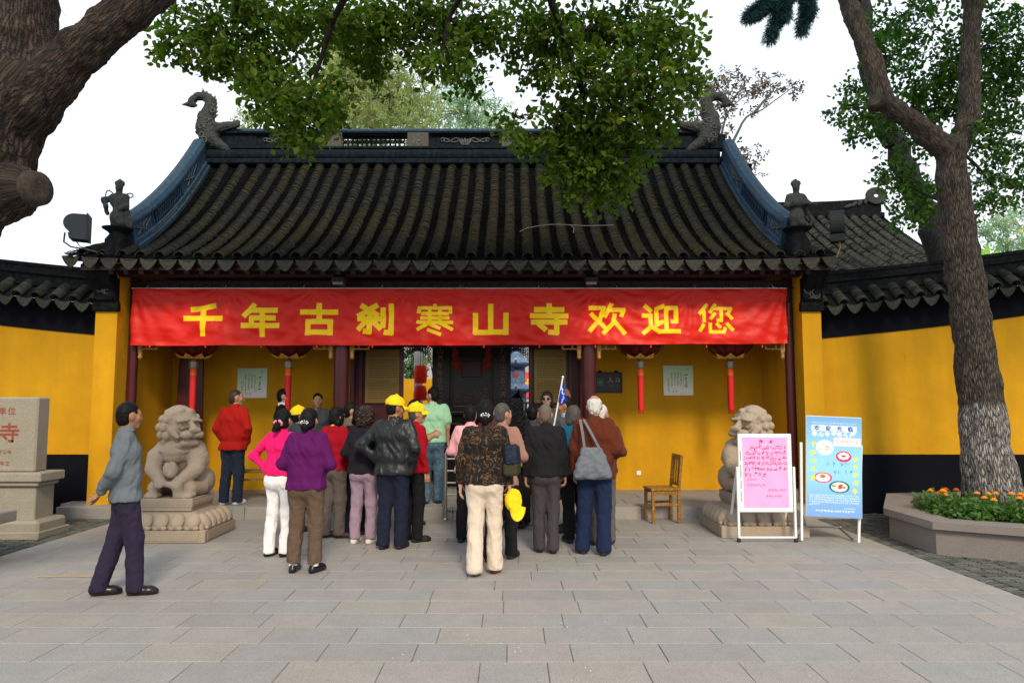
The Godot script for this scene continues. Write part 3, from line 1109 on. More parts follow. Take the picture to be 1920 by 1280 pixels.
func tile_field(roof: Node3D, at: Callable, xs: Array, courses: int, singles: int, mats: Array, pick: Callable, r := 0.082, valley: StandardMaterial3D = null) -> void:
	var shapes := []
	for q in 3:
		shapes.append(cap_tile(r * [1.0, 1.03, 0.98][q], r * 0.84, 0.105, 0.018))
	var meshes := []
	for s in shapes:
		meshes.append(s.mesh())
	var joined := {}
	var n := 0
	for j in courses:
		for i in xs.size():
			var s := float(j) / courses
			var p: Vector3 = at.call(xs[i], s)
			var q: Vector3 = at.call(xs[i], s + 1.0 / courses)
			var back := (p - q).normalized()
			var b := Basis(Vector3.RIGHT, back.cross(Vector3.RIGHT).normalized(), back)
			b = b * Basis.from_euler(V(-0.17 + rng.randfn(0, 0.04), rng.randfn(0, 0.035), rng.randfn(0, 0.05)))
			var xf := Transform3D(b, p + b.y * (0.045 + rng.randfn(0, 0.003)) + V(sin(s * 9.0 + i) * 0.006 + rng.randfn(0, 0.003), 0, 0))
			var m: int = pick.call(xs[i], s)
			if n < singles:
				put("roof_tile", meshes[rng.randi() % 3], mats[m], roof, xf)
			else:
				if not joined.has(m):
					joined[m] = MB.new()
				joined[m].take(shapes[rng.randi() % 3], xf)
			n += 1
	for m in joined:
		stuff(obj("upper_tiles", joined[m], mats[m], roof))
	# stepped valley tiles between the rows
	var tr := MB.new()
	var gap: float = xs[1] - xs[0]
	for i in xs.size() + 1:
		var x: float = xs[0] + (i - 0.5) * gap
		for j in courses:
			var s0 := float(j) / courses
			var p: Vector3 = at.call(x, s0)
			var q: Vector3 = at.call(x, s0 + 1.25 / courses)
			var up := (p - q).normalized().cross(Vector3.RIGHT).normalized()
			var a := PackedVector3Array(); var c := PackedVector3Array(); var e := PackedVector3Array()
			for k in 5:
				var u := k / 4.0 * 2 - 1
				a.append(p + V(u * gap * 0.45, 0, 0) + up * (0.022 + 0.03 * u * u + rng.randf() * 0.003))
				c.append(q + V(u * gap * 0.45, 0, 0) + up * (-0.004 + 0.03 * u * u))
				e.append(p + V(u * gap * 0.45, 0, 0) + up * (0.006 + 0.03 * u * u))
			tr.patch([a, c]); tr.patch([e, a])
	stuff(obj("valley_tiles", tr, valley if valley else M.roof_dark, roof))

func slab_under(at: Callable, x0: float, x1: float, thick: float) -> MB:
	var b := MB.new()
	var up: Array = []; var dn: Array = []
	for j in 13:
		var s := j / 12.0
		var l := PackedVector3Array(); var m := PackedVector3Array()
		for i in 25:
			var p: Vector3 = at.call(lerpf(x0, x1, i / 24.0), s)
			l.append(p); m.append(p - V(0, thick, 0))
		up.append(l); dn.append(m)
	b.patch(up); b.patch(dn, false, true)
	b.patch([dn[0], up[0]])
	b.patch([up[12], dn[12]])
	for e in [0, 24]:
		var l := PackedVector3Array(); var m := PackedVector3Array()
		for j in 13:
			l.append(up[j][e]); m.append(dn[j][e])
		b.patch([m, l], false, e == 0)
	return b

func build_roof() -> void:
	var roof := obj("roof", slab_under(roof_point, -6.2, 4.60, 0.07), M.dark_lacquer, hall)
	var back := MB.new()
	back.quad(V(4.6, 4.0, -16.75), V(-6.2, 4.0, -16.75), V(-6.2, 6.17, -13.4), V(4.6, 6.17, -13.4))
	back.quad(V(4.6, 6.10, -13.42), V(-6.2, 6.10, -13.42), V(-6.2, 3.92, -16.73), V(4.6, 3.92, -16.73))
	obj("rear_slope", back, M.roof_dark, roof)
	var xs: Array = []
	for i in 39:
		xs.append(-6.08 + i * 0.2745)
	var mats := [M.tile_dark, M.tile_moss, M.tile_green, M.tile_brown]
	var pick := func(x: float, s: float) -> int:
		var a := fn.get_noise_2d(x * 0.35, s * 2.0) + rng.randf_range(-0.45, 0.45) + 0.2 - absf(s - 0.4) * 0.5 - maxf(0.0, absf(x + 0.8) - 4.0) * 0.3
		return 0 if a < -0.06 else (3 if a < 0.03 else (2 if a < 0.16 else 1))
	tile_field(roof, roof_point, xs, 78, 300, mats, pick)
	# drip tiles along the eave
	tint("drip_a", "tile_dark", lin(0.075, 0.080, 0.064)); tint("drip_b", "tile_dark", lin(0.058, 0.064, 0.048))
	var dm := drip_tile().mesh()
	for i in 40:
		var p := roof_point(-6.08 + (i - 0.5) * 0.2745, 0.0)
		put("drip_tile", dm, [M.drip_a, M.drip_b, M.drip_a][rng.randi() % 3], roof, Transform3D(Basis.from_euler(V(rng.randfn(0.04, 0.05), rng.randfn(0, 0.04), rng.randfn(0, 0.03))), p + V(0, -0.03 + rng.randfn(0, 0.004), 0.035)))
	var board := MB.new()
	board.box(V(-0.79, 3.545, -10.13), V(10.7, 0.09, 0.05))
	obj("eave_board", board, M.dark_lacquer, roof)
	# weeds on the eave corner
	# main ridge
	var rd := MB.new()
	var yb := 6.12
	rd.box(V(-1.03, yb + 0.02, -13.4), V(9.95, 0.10, 0.5), Basis(), 0.02)
	var roll := PackedVector3Array()
	for i in 2:
		roll.append(V(-5.95 + i * 9.85, yb + 0.16, -13.26))
	rd.tube(roll, 0.11, 12)
	rd.box(V(-1.03, yb + 0.14, -13.4), V(9.95, 0.18, 0.26))
	rd.box(V(-1.03, yb + 0.295, -13.4), V(9.95, 0.05, 0.42), Basis(), 0.012)
	rd.box(V(-1.03, yb + 0.605, -13.4), V(9.95, 0.05, 0.34), Basis(), 0.012)
	var ridge := obj("main_ridge", rd, M.ridge_dark, roof)
	rd = MB.new()
	roll = PackedVector3Array()
	for i in 2:
		roll.append(V(-5.95 + i * 9.8, yb + 0.665, -13.38))
	rd.tube(roll, 0.06, 12)
	obj("ridge_cap", rd, M.ridge_blue, ridge)
	for e in [-5.42, 3.58]:
		obj("end_panel", bx(V(e, yb + 0.45, -13.40), V(1.06 if e < 0 else 0.96, 0.28, 0.22), 0.01), M.ridge_dark, ridge)
	# panels between stone plaques, some pierced
	var marks := [-5.1, -3.42, -1.78, 0.0, 1.62, 3.3]
	var words := ["", "安", "民", "泰", "国", ""]
	for i in 6:
		var x: float = marks[i]
		if words[i]:
			var pl := obj("stone_plaque", bx(V(x, yb + 0.45, -13.27), V(0.40, 0.29, 0.10), 0.012), M.stone_plaque, ridge)
			var ch := MB.new()
			glyph_mesh(ch, words[i], V(x, yb + 0.45, -13.217), 0.22, 10.0)
			obj("character", ch, M.tile_grey, pl)
		if i == 5:
			continue
		var x0: float = x + 0.2
		var x1: float = marks[i + 1] - 0.2
		if i == 1:
			# pierced lattice of coin shapes
			var lt := MB.new()
			var cx := x0
			while cx < x1 + 0.01:
				for row in 2:
					var ring := PackedVector3Array()
					for k in 13:
						ring.append(V(cx + cos(k * TAU / 12) * 0.09, yb + 0.41 + row * 0.09 + sin(k * TAU / 12) * 0.075, -13.36))
					lt.tube(ring, 0.013, 5, false)
				cx += 0.09
			lt.box(V((x0 + x1) / 2, yb + 0.335, -13.38), V(x1 - x0, 0.035, 0.2))
			lt.box(V((x0 + x1) / 2, yb + 0.57, -13.38), V(x1 - x0, 0.03, 0.2))
			obj("pierced_panel", lt, M.ridge_dark, ridge)
		else:
			var pn := MB.new()
			pn.box(V((x0 + x1) / 2, yb + 0.45, -13.40), V(x1 - x0, 0.28, 0.16))
			for e in 4:
				pn.box(V((x0 + x1) / 2 + [0, 0, -0.5, 0.5][e] * (x1 - x0 - 0.06), yb + 0.45 + [-0.12, 0.12, 0, 0][e], -13.305), [V(x1 - x0, 0.03, 0.03), V(x1 - x0, 0.03, 0.03), V(0.03, 0.21, 0.03), V(0.03, 0.21, 0.03)][e])
			var panel := obj("ridge_panel", pn, M.ridge_dark, ridge)
			var or_ := MB.new()
			var c := V((x0 + x1) / 2, yb + 0.45, -13.305)
			for s in [-1, 1]:
				for q in 2:
					var path := PackedVector3Array()
					for k in 12:
						var u := k / 11.0
						path.append(c + V(s * (0.08 + 0.34 * u), 0.02 + 0.045 * sin(u * 6.0 + q * 2.4) * (1.0 - 0.3 * u), 0))
					or_.tube(path, 0.013, 5)
				var curl := PackedVector3Array()
				for k in 8:
					curl.append(c + V(s * (0.43 + 0.035 * cos(k * 0.8)), 0.03 + 0.035 * sin(k * 0.8), 0))
				or_.tube(curl, 0.011, 5)
			for k in 5:
				or_.ball(c + V((k - 2) * 0.042, 0.01 - 0.012 * absf(k - 2), 0), V(0.024, 0.055, 0.02), 8, 6, Basis(V(0, 0, 1), -(k - 2) * 0.3))
			or_.box(c + V(0, -0.06, 0), V(0.16, 0.018, 0.02))
			obj("lotus_relief", or_, M.tile_grey, panel)
	# sloping ridges at both ends, with a dragon at the top and a warrior at the foot
	for s in [-1, 1]:
		slope_ridge(roof, s)
		dragon(ridge, s)
	warrior(-1)
	warrior(1)
	# dead twig lying on the tiles
	var tw := MB.new()
	var path := PackedVector3Array()
	for i in 9:
		var u := i / 8.0
		path.append(roof_point(0.25 + u * 1.35, 0.30 + 0.03 * sin(u * 3.0) + 0.02 * u) + V(0, 0.16 + 0.02 * sin(u * 7), 0.02))
	tw.tube(path, 0.0055, 5)
	tw.tube(PackedVector3Array([path[1], path[1] + V(-0.18, -0.05, 0.06), path[1] + V(-0.30, -0.13, 0.16)]), 0.006, 5)
	tw.tube(PackedVector3Array([path[4], path[4] + V(0.05, -0.06, 0.06), path[4] + V(0.03, -0.16, 0.12)]), 0.005, 5)
	tag(obj("dead_twig", tw, surf("dry_twig", lin(0.15, 0.13, 0.11), 0.9)), "pale bare forked twig lying on the mossy roof tiles", "twig")

func slope_ridge(roof: Node3D, s: int) -> void:
	var x := -5.60 if s < 0 else 4.05
	# rows along the slope: low base, body, rolled top
	var N := 22
	var foot := 0.115
	var section := [V2(-0.16, -0.02), V2(-0.16, 0.09), V2(-0.12, 0.10), V2(-0.12, 0.16), V2(-0.09, 0.17), V2(-0.09, 0.42), V2(-0.12, 0.43), V2(-0.12, 0.47), V2(-0.085, 0.54), V2(0.0, 0.57), V2(0.085, 0.54), V2(0.12, 0.47), V2(0.12, 0.43), V2(0.09, 0.42), V2(0.09, 0.17), V2(0.12, 0.16), V2(0.12, 0.10), V2(0.16, 0.09), V2(0.16, -0.02)]
	var b := MB.new()
	for e in section.size() - 1:
		var l0 := PackedVector3Array(); var l1 := PackedVector3Array()
		for j in N + 1:
			var t := foot + (1.0 - foot) * j / N
			var p := roof_point(x, t)
			var q := roof_point(x, t + 0.01)
			var up := (p - q).normalized().cross(Vector3.RIGHT).normalized()
			l0.append(p + V(section[e].x, 0, 0) + up * section[e].y * 0.92)
			l1.append(p + V(section[e + 1].x, 0, 0) + up * section[e + 1].y * 0.92)
		b.patch([l0, l1], false, true)
	# closed foot
	var p0 := roof_point(x, foot)
	var up0 := (roof_point(x, foot) - roof_point(x, foot + 0.01)).normalized().cross(Vector3.RIGHT).normalized()
	b.t = Transform3D(Basis(Vector3.RIGHT, up0, Vector3.RIGHT.cross(up0)), p0)
	b.box(V(0, 0.25, 0.0), V(0.26, 0.52, 0.05), Basis(), 0.01)
	b.t = Transform3D()
	var rg := obj("slope_ridge", b, M.ridge_blue, roof)
	# pierced lattice and reliefs on the inner face
	var inner := -float(s) * 0.098
	var at := func(t: float, h: float) -> Vector3:
		var p := roof_point(x, t)
		var q := roof_point(x, t + 0.01)
		var up := (p - q).normalized().cross(Vector3.RIGHT).normalized()
		return p + V(inner, 0, 0) + up * h * 0.92
	var dark := MB.new()
	for side in [-1, 1]:
		var l0 := PackedVector3Array(); var l1 := PackedVector3Array()
		for j in 9:
			var t := 0.34 + 0.30 * j / 8
			l0.append(at.call(t, 0.2) + V(inner * 0.02, 0, 0)); l1.append(at.call(t, 0.39) + V(inner * 0.02, 0, 0))
		dark.patch([l0, l1], false, side > 0)
	obj("lattice_recess", dark, M.black_lacquer, rg)
	var lt := MB.new()
	for j in 15:
		var t := 0.35 + 0.275 * j / 14
		lt.tube(PackedVector3Array([at.call(t, 0.2), at.call(t + 0.012, 0.295), at.call(t, 0.39)]), 0.011, 4, false)
		lt.tube(PackedVector3Array([at.call(t + 0.02, 0.2), at.call(t + 0.006, 0.295), at.call(t + 0.02, 0.39)]), 0.011, 4, false)
	for t in [0.325, 0.655]:
		lt.tube(PackedVector3Array([at.call(t, 0.17), at.call(t, 0.42)]), 0.02, 6)
	obj("lattice", lt, M.ridge_blue, rg)
	var rl := MB.new()
	for t0 in [0.16, 0.72]:
		for q in 5:
			var path := PackedVector3Array()
			for k in 8:
				var u := k / 7.0
				path.append(at.call(t0 + 0.028 * q + 0.03 * sin(u * 4.0 + q) , 0.22 + 0.15 * u))
			rl.tube(path, 0.010, 5)
	for q in 14:
		var path := PackedVector3Array()
		for k in 6:
			path.append(at.call(0.28 + 0.02 * q + 0.008 * cos(k * 1.1), 0.125 + 0.02 * sin(k * 1.1)) + V(inner * 0.4, 0, 0))
		rl.tube(path, 0.006, 4)
	obj("relief_carving", rl, M.tile_grey, rg)

# fish-dragon that bites the end of the ridge
func dragon(ridge: Node3D, s: int) -> void:
	var x0 := -5.75 if s < 0 else 3.72
	var d := float(-s)      # direction in which the mouth opens
	var f := Field.new(V(-0.75, -0.4, -0.22), V(0.75, 1.05, 0.22), 0.016, 0.018)
	var pts := [V(0.02, -0.05, 0), V(-0.05, 0.15, 0), V(-0.06, 0.34, 0), V(0.02, 0.52, 0), V(0.03, 0.66, 0), V(-0.08, 0.76, 0), V(-0.22, 0.77, 0), V(-0.33, 0.69, 0), V(-0.35, 0.62, 0)]
	var rad := [0.18, 0.175, 0.14, 0.105, 0.09, 0.078, 0.066, 0.055, 0.042]
	for i in 8:
		f.cap(pts[i], pts[i + 1], rad[i], rad[i + 1])
	f.cap(V(-0.34, 0.62, 0), V(-0.50, 0.60, 0), 0.05, 0.02)
	f.cap(V(-0.34, 0.60, 0), V(-0.26, 0.585, 0), 0.045, 0.03)
	# jaws
	f.cap(V(0.05, 0.08, 0), V(0.34, 0.17, 0), 0.15, 0.085)
	f.cap(V(0.34, 0.17, 0), V(0.54, 0.21, 0), 0.085, 0.06)
	f.cap(V(0.52, 0.23, 0), V(0.56, 0.29, 0), 0.045, 0.02)
	f.cap(V(0.05, -0.08, 0), V(0.28, -0.22, 0), 0.15, 0.09)
	f.cap(V(0.28, -0.22, 0), V(0.42, -0.31, 0), 0.08, 0.05)
	f.ell(V(0.44, -0.03, 0), V(0.20, 0.12, 0.2), Basis(V(0, 0, 1), -0.15), -6.0)
	for q in [-1.0, 1.0]:
		f.ell(V(0.17, 0.17, q * 0.10), V(0.05, 0.045, 0.045))
		f.cap(V(0.10, 0.22, q * 0.1), V(-0.12, 0.30, q * 0.14), 0.04, 0.02)
	f.cut(V(0, -0.33, 0), V(0, -1, 0))
	f.noise = fn
	f.wobble = 0.018
	f.stretch = V(14, 26, 14)
	var b := MB.new()
	b.t = Transform3D(Basis(V(d, 0, 0), V(0, 1, 0), V(0, 0, 1)), V(x0, 6.66, -13.24))
	f.build(b)
	if d < 0:
		for i in range(0, b.idx.size(), 3):
			var q := b.idx[i + 1]; b.idx[i + 1] = b.idx[i + 2]; b.idx[i + 2] = q
	var o := obj("dragon_finial", b, M.carving, ridge)
	# spines, scales and teeth
	var t := MB.new()
	for i in 9:
		var u := i / 8.0
		var p: Vector3 = V(0.10, 0.36, 0).lerp(V(0.10, 0.68, 0), u / 0.6) if u < 0.6 else V(0.10, 0.68, 0).lerp(V(-0.12, 0.83, 0), (u - 0.6) * 2.5)
		var out := V(1, 0.25, 0).lerp(V(0.1, 1, 0), u).normalized()
		var e := out.cross(V(0, 0, 1))
		for q in 2:
			var w := 0.014 * (1 if q == 0 else -1)
			var a := p - e * 0.035 + V(0, 0, w); var c := p + e * 0.035 + V(0, 0, w); var tip := p + out * 0.10 - e * 0.03
			if (q == 0) == (d > 0): t.tri(mir(a, d, x0), mir(c, d, x0), mir(tip, d, x0))
			else: t.tri(mir(a, d, x0), mir(tip, d, x0), mir(c, d, x0))
	for i in 9:
		for jaw in 2:
			var p := V(0.26 + i * 0.032, 0.075 + i * 0.010, 0) if jaw == 0 else V(0.24 + i * 0.022, -0.10 - i * 0.022, 0)
			for q in [-0.06, 0.06]:
				t.ball(mir(p + V(0, 0, q), d, x0), V(0.012, 0.02, 0.012), 6, 4)
	obj("spines_and_teeth", t, M.tile_pale, o)
	var sw := MB.new()
	for i in 8:
		var path := PackedVector3Array()
		var c: Vector3 = [V(0.02, 0.22, 0.17), V(0.10, 0.20, 0.15), V(0.08, 0.55, 0.10), V(0.12, 0.45, 0.12), V(-0.05, -0.05, 0.19), V(0.0, -0.14, 0.18), V(-0.06, 0.10, 0.19), V(0.1, 0.02, 0.14)][i]
		for k in 9:
			var a := k * 0.75 + i
			path.append(mir(c + V(cos(a), sin(a), 0) * (0.06 - 0.004 * k), d, x0))
		sw.tube(path, 0.011, 5)
	stuff(obj("scroll_curls", sw, M.tile_grey, o))

func mir(p: Vector3, d: float, x0: float) -> Vector3:
	return V(x0 + p.x * d, 6.66 + p.y, -13.24 + p.z)

# guardian figure at the foot of a sloping ridge
func warrior(s: int) -> void:
	var x := -5.66 if s < 0 else 4.10
	var base := roof_point(x, 0.035)
	var root := thing("warrior_statue", ["small grey warrior statue with looped ribbons at the left end of the roof", "small grey robed statue playing a lute at the right end of the roof"][0 if s < 0 else 1], "statue", base, 0.0, "guardian statues on the roof")
	var pd := MB.new()
	pd.box(V(0, 0.10, 0), V(0.26, 0.24, 0.26), Basis(), 0.02)
	pd.lathe(PackedVector2Array([V2(0.12, 0.18), V2(0.15, 0.23), V2(0.11, 0.28), V2(0.14, 0.31), V2(0.21, 0.345), V2(0.22, 0.36), V2(0.1, 0.365)]), V(0, 0, 0), 14)
	obj("pedestal", pd, M.roof_dark, root)
	var f := Field.new(V(-0.32, 0.32, -0.18), V(0.36, 1.05, 0.2), 0.0125, 0.012)
	f.cap(V(0.05, 0.36, 0), V(0.045, 0.52, 0.02), 0.05, 0.055)
	f.cap(V(-0.055, 0.36, 0), V(-0.05, 0.52, 0.02), 0.05, 0.055)
	f.cap(V(0, 0.50, 0), V(0, 0.62, 0), 0.095, 0.075)
	f.cap(V(-0.05, 0.50, 0), V(0.07, 0.42, 0.04), 0.06, 0.05)
	f.cap(V(-0.05, 0.70, 0), V(0.05, 0.70, 0), 0.075, 0.075)
	f.cap(V(-0.08, 0.76, 0), V(0.08, 0.76, 0), 0.055, 0.055)
	f.cap(V(0, 0.78, 0), V(0, 0.86, 0.01), 0.035, 0.035)
	f.ell(V(0, 0.895, 0.015), V(0.048, 0.065, 0.055))
	f.cap(V(-0.045, 0.95, 0), V(0.045, 0.95, 0), 0.03, 0.03)
	f.cap(V(0, 0.955, 0), V(0, 0.99, 0), 0.05, 0.022)
	if s < 0:
		f.cap(V(-0.10, 0.75, 0), V(-0.225, 0.73, 0.02), 0.045, 0.032)
		f.cap(V(-0.225, 0.73, 0.02), V(-0.15, 0.63, 0.06), 0.032, 0.026)
		f.cap(V(-0.23, 0.72, 0.0), V(-0.17, 0.56, 0.0), 0.03, 0.03)
		f.cap(V(0.11, 0.76, 0), V(0.13, 0.64, 0.03), 0.042, 0.034)
		f.cap(V(0.13, 0.64, 0.03), V(0.06, 0.60, 0.08), 0.034, 0.024)
		f.cap(V(0.10, 0.62, -0.02), V(0.17, 0.40, -0.02), 0.04, 0.05)
	else:
		f.cap(V(-0.11, 0.76, 0), V(-0.16, 0.65, 0.03), 0.045, 0.036)
		f.cap(V(-0.16, 0.65, 0.03), V(-0.04, 0.66, 0.10), 0.034, 0.024)
		f.cap(V(0.11, 0.76, 0), V(0.15, 0.68, 0.04), 0.045, 0.036)
		f.cap(V(0.15, 0.68, 0.04), V(0.16, 0.66, 0.11), 0.034, 0.022)
		f.ell(V(0.0, 0.68, 0.10), V(0.10, 0.045, 0.03), Basis(V(0, 0, 1), -0.12))
		f.cap(V(0.06, 0.675, 0.1), V(0.29, 0.65, 0.1), 0.016, 0.012)
		f.cap(V(0.14, 0.62, -0.02), V(0.25, 0.47, -0.02), 0.028, 0.03)
		f.cap(V(0.25, 0.47, -0.02), V(0.20, 0.40, 0.0), 0.03, 0.02)
	f.noise = fn; f.wobble = 0.010; f.stretch = V(30, 16, 30)
	var b := MB.new()
	f.build(b)
	obj("figure", b, M.carving, root)
	var rb := MB.new()
	for q in ([-1, 1] if s < 0 else []):
		var path := PackedVector3Array()
		for k in 10:
			var a := k * 0.66
			path.append(V(q * (0.07 + 0.14 * sin(a * 0.5)), 0.79 + 0.07 * sin(a) * (1.0 if q < 0 else 0.4), 0))
		rb.tube(path, 0.009, 5)
	if s < 0:
		obj("ribbon", rb, M.carving, root)
	root.scale = V(0.95, 1.12, 0.95)

# ---------- wing walls with tiled copings ----------
func build_wing_walls() -> void:
	for s in [-1, 1]:
		var x0 := -6.12 if s < 0 else 4.54
		var lift := func(x: float) -> float:
			var u := absf(x - x0)
			return 0.085 * u + 0.008 * u * u + (0.05 if s < 0 else 0.0) - 0.02
		var L := 4.2
		var root := thing("wing_wall", "yellow wall with dark dado and rising tiled coping on the %s of the hall, behind %s" % [["left", "the carved stone stele"], ["right", "the leaning tree"]][0 if s < 0 else 1], "wall", V(0, 0, 0), 0.0, "yellow wing walls")
		var strip := func(y0: float, y1: float, f0: bool, f1: bool, z: float, thick: float) -> MB:
			var b := MB.new()
			var lo := PackedVector3Array(); var hi := PackedVector3Array(); var lb := PackedVector3Array(); var hb := PackedVector3Array()
			for i in 22:
				var u := L * i / 21.0
				var x: float = x0 + s * u if s > 0 else x0 - L + u
				var l: float = lift.call(x)
				lo.append(V(x, y0 + (l if f0 else 0.0), z)); hi.append(V(x, y1 + (l if f1 else 0.0), z))
				lb.append(V(x, y0 + (l if f0 else 0.0), z - thick)); hb.append(V(x, y1 + (l if f1 else 0.0), z - thick))
			b.patch([lo, hi]); b.patch([lb, hb], false, true)
			b.patch([hi, hb]); b.patch([lb, lo])
			b.quad(lo[0], hi[0], hb[0], lb[0]); b.quad(lo[21], lb[21], hb[21], hi[21])
			return b
		obj("dado", strip.call(-0.02, 0.85, false, false, -10.885, 0.30), M.dark_plaster, root)
		obj("plaster", strip.call(0.85, 2.60, false, true, -10.9, 0.27), M.yellow_plaster, root)
		obj("frieze_band", strip.call(2.60, 3.06, true, true, -10.88, 0.30), M.dark_plaster, root)
		obj("moulding", strip.call(3.26, 3.30, true, true, -10.80, 0.46), M.roof_dark, root)
		obj("ridge_band", strip.call(3.30, 3.44, true, true, -10.84, 0.38), M.roof_dark, root)
		obj("moulding", strip.call(3.44, 3.48, true, true, -10.80, 0.46), M.roof_dark, root)
		obj("ridge_band", strip.call(3.48, 3.56, true, true, -10.86, 0.34), M.roof_dark, root)
		obj("ridge_top", strip.call(3.56, 3.61, true, true, -10.84, 0.40), M.roof_dark, root)
		# coping tiles, each one its own
		var cm := cap_tile(0.09, 0.08, 0.17, 0.02).mesh()
		var dm := drip_tile().mesh()
		var i := 0
		while i < 13:
			var x: float = x0 + s * (0.10 + i * 0.285)
			var y: float = 3.02 + lift.call(x)
			var tilt: float = -atan(lift.call(x + 0.1) - lift.call(x - 0.1)) / -0.2 * 0.2
			for j in 4:
				var b := Basis.from_euler(V(0.62 + rng.randfn(0, 0.04), rng.randfn(0, 0.05), tilt + rng.randfn(0, 0.03)))
				put("coping_tile", cm, [M.drip_a, M.tile_dark, M.tile_green][rng.randi() % 3], root, Transform3D(b, V(x, y + 0.055 * j + 0.05, -10.58 - j * 0.075)))
			put("drip_tile", dm, [M.drip_a, M.drip_b][rng.randi() % 2], root, Transform3D(Basis.from_euler(V(0.1, 0, tilt)), V(x + s * 0.14, y + 0.04 + s * 0.0, -10.57)))
			i += 1
		var under: MB = strip.call(3.0, 3.05, true, true, -10.62, 0.3)
		obj("coping_bed", under, M.roof_dark, root)
		# shed dust ledge where coping meets the ridge band
		var sl := MB.new()
		var a := PackedVector3Array(); var c := PackedVector3Array()
		for k in 22:
			var x: float = x0 + s * L * k / 21.0 if s > 0 else x0 - L + L * k / 21.0
			a.append(V(x, 3.05 + lift.call(x), -10.60)); c.append(V(x, 3.27 + lift.call(x), -10.86))
		sl.patch([a, c])
		obj("coping_slope", sl, M.roof_dark, root)

# ---------- the lower hall behind the right-hand wall ----------
func back_point(x: float, s: float) -> Vector3:
	return V(x, 4.35 + 2.25 * (0.75 * s + 0.25 * s * s), -15.2 - 3.8 * s)

func build_back_roof() -> void:
	var root := thing("rear_hall", "low hall behind the right wall with grey tiled roof and scrolled ridge end", "temple building")
	obj("wall", bx(V(7.4, 2.2, -18.5), V(4.8, 4.3, 5.0)), M.yellow_plaster, root)
	var roof := obj("roof", slab_under(back_point, 5.0, 10.0, 0.08), M.roof_dark, root)
	var xs: Array = []
	for i in 16:
		xs.append(5.3 + i * 0.292)
	tile_field(roof, back_point, xs, 56, 120, [M.tile_pale, M.tile_pale, M.tile_dark], func(_x, _s): return [0, 0, 0, 1, 1, 2][rng.randi() % 6], 0.095)
	var b := MB.new()
	b.box(V(7.5, 6.62, -19.0), V(4.9, 0.14, 0.36), Basis(), 0.02)
	var lo := PackedVector3Array(); var hi := PackedVector3Array(); var hb := PackedVector3Array(); var lb := PackedVector3Array()
	for i in 16:
		var x := 5.1 + 4.8 * i / 15.0
		var up := 0.16 * pow(clampf((x - 7.5) / 2.7, 0, 1), 2)
		lo.append(V(x, 6.68 + up * 0.3, -18.9)); hi.append(V(x, 6.98 + up, -18.9)); lb.append(V(x, 6.68 + up * 0.3, -19.1)); hb.append(V(x, 6.98 + up, -19.1))
	b.patch([lo, hi]); b.patch([hi, hb]); b.patch([lb, hb], false, true)
	b.quad(lo[15], lb[15], hb[15], hi[15])
	var rg := obj("ridge", b, M.roof_dark, roof)
	var sc := MB.new()
	for q in 7:
		var path := PackedVector3Array()
		for k in 16:
			var a := k * 0.5 + q * 0.9
			var r := (0.26 - q * 0.03)
			path.append(V(9.75 + cos(a) * r, 7.14 + sin(a) * r * 0.8, -18.86))
		sc.tube(path, 0.035 - q * 0.002, 6)
	for q in 4:
		sc.ball(V(9.0 + q * 0.16, 6.86 + q * 0.05, -18.88), V(0.12, 0.05, 0.04), 8, 5, Basis(V(0, 0, 1), 0.4 + q * 0.3))
	obj("scroll_finial", sc, M.carving, rg)

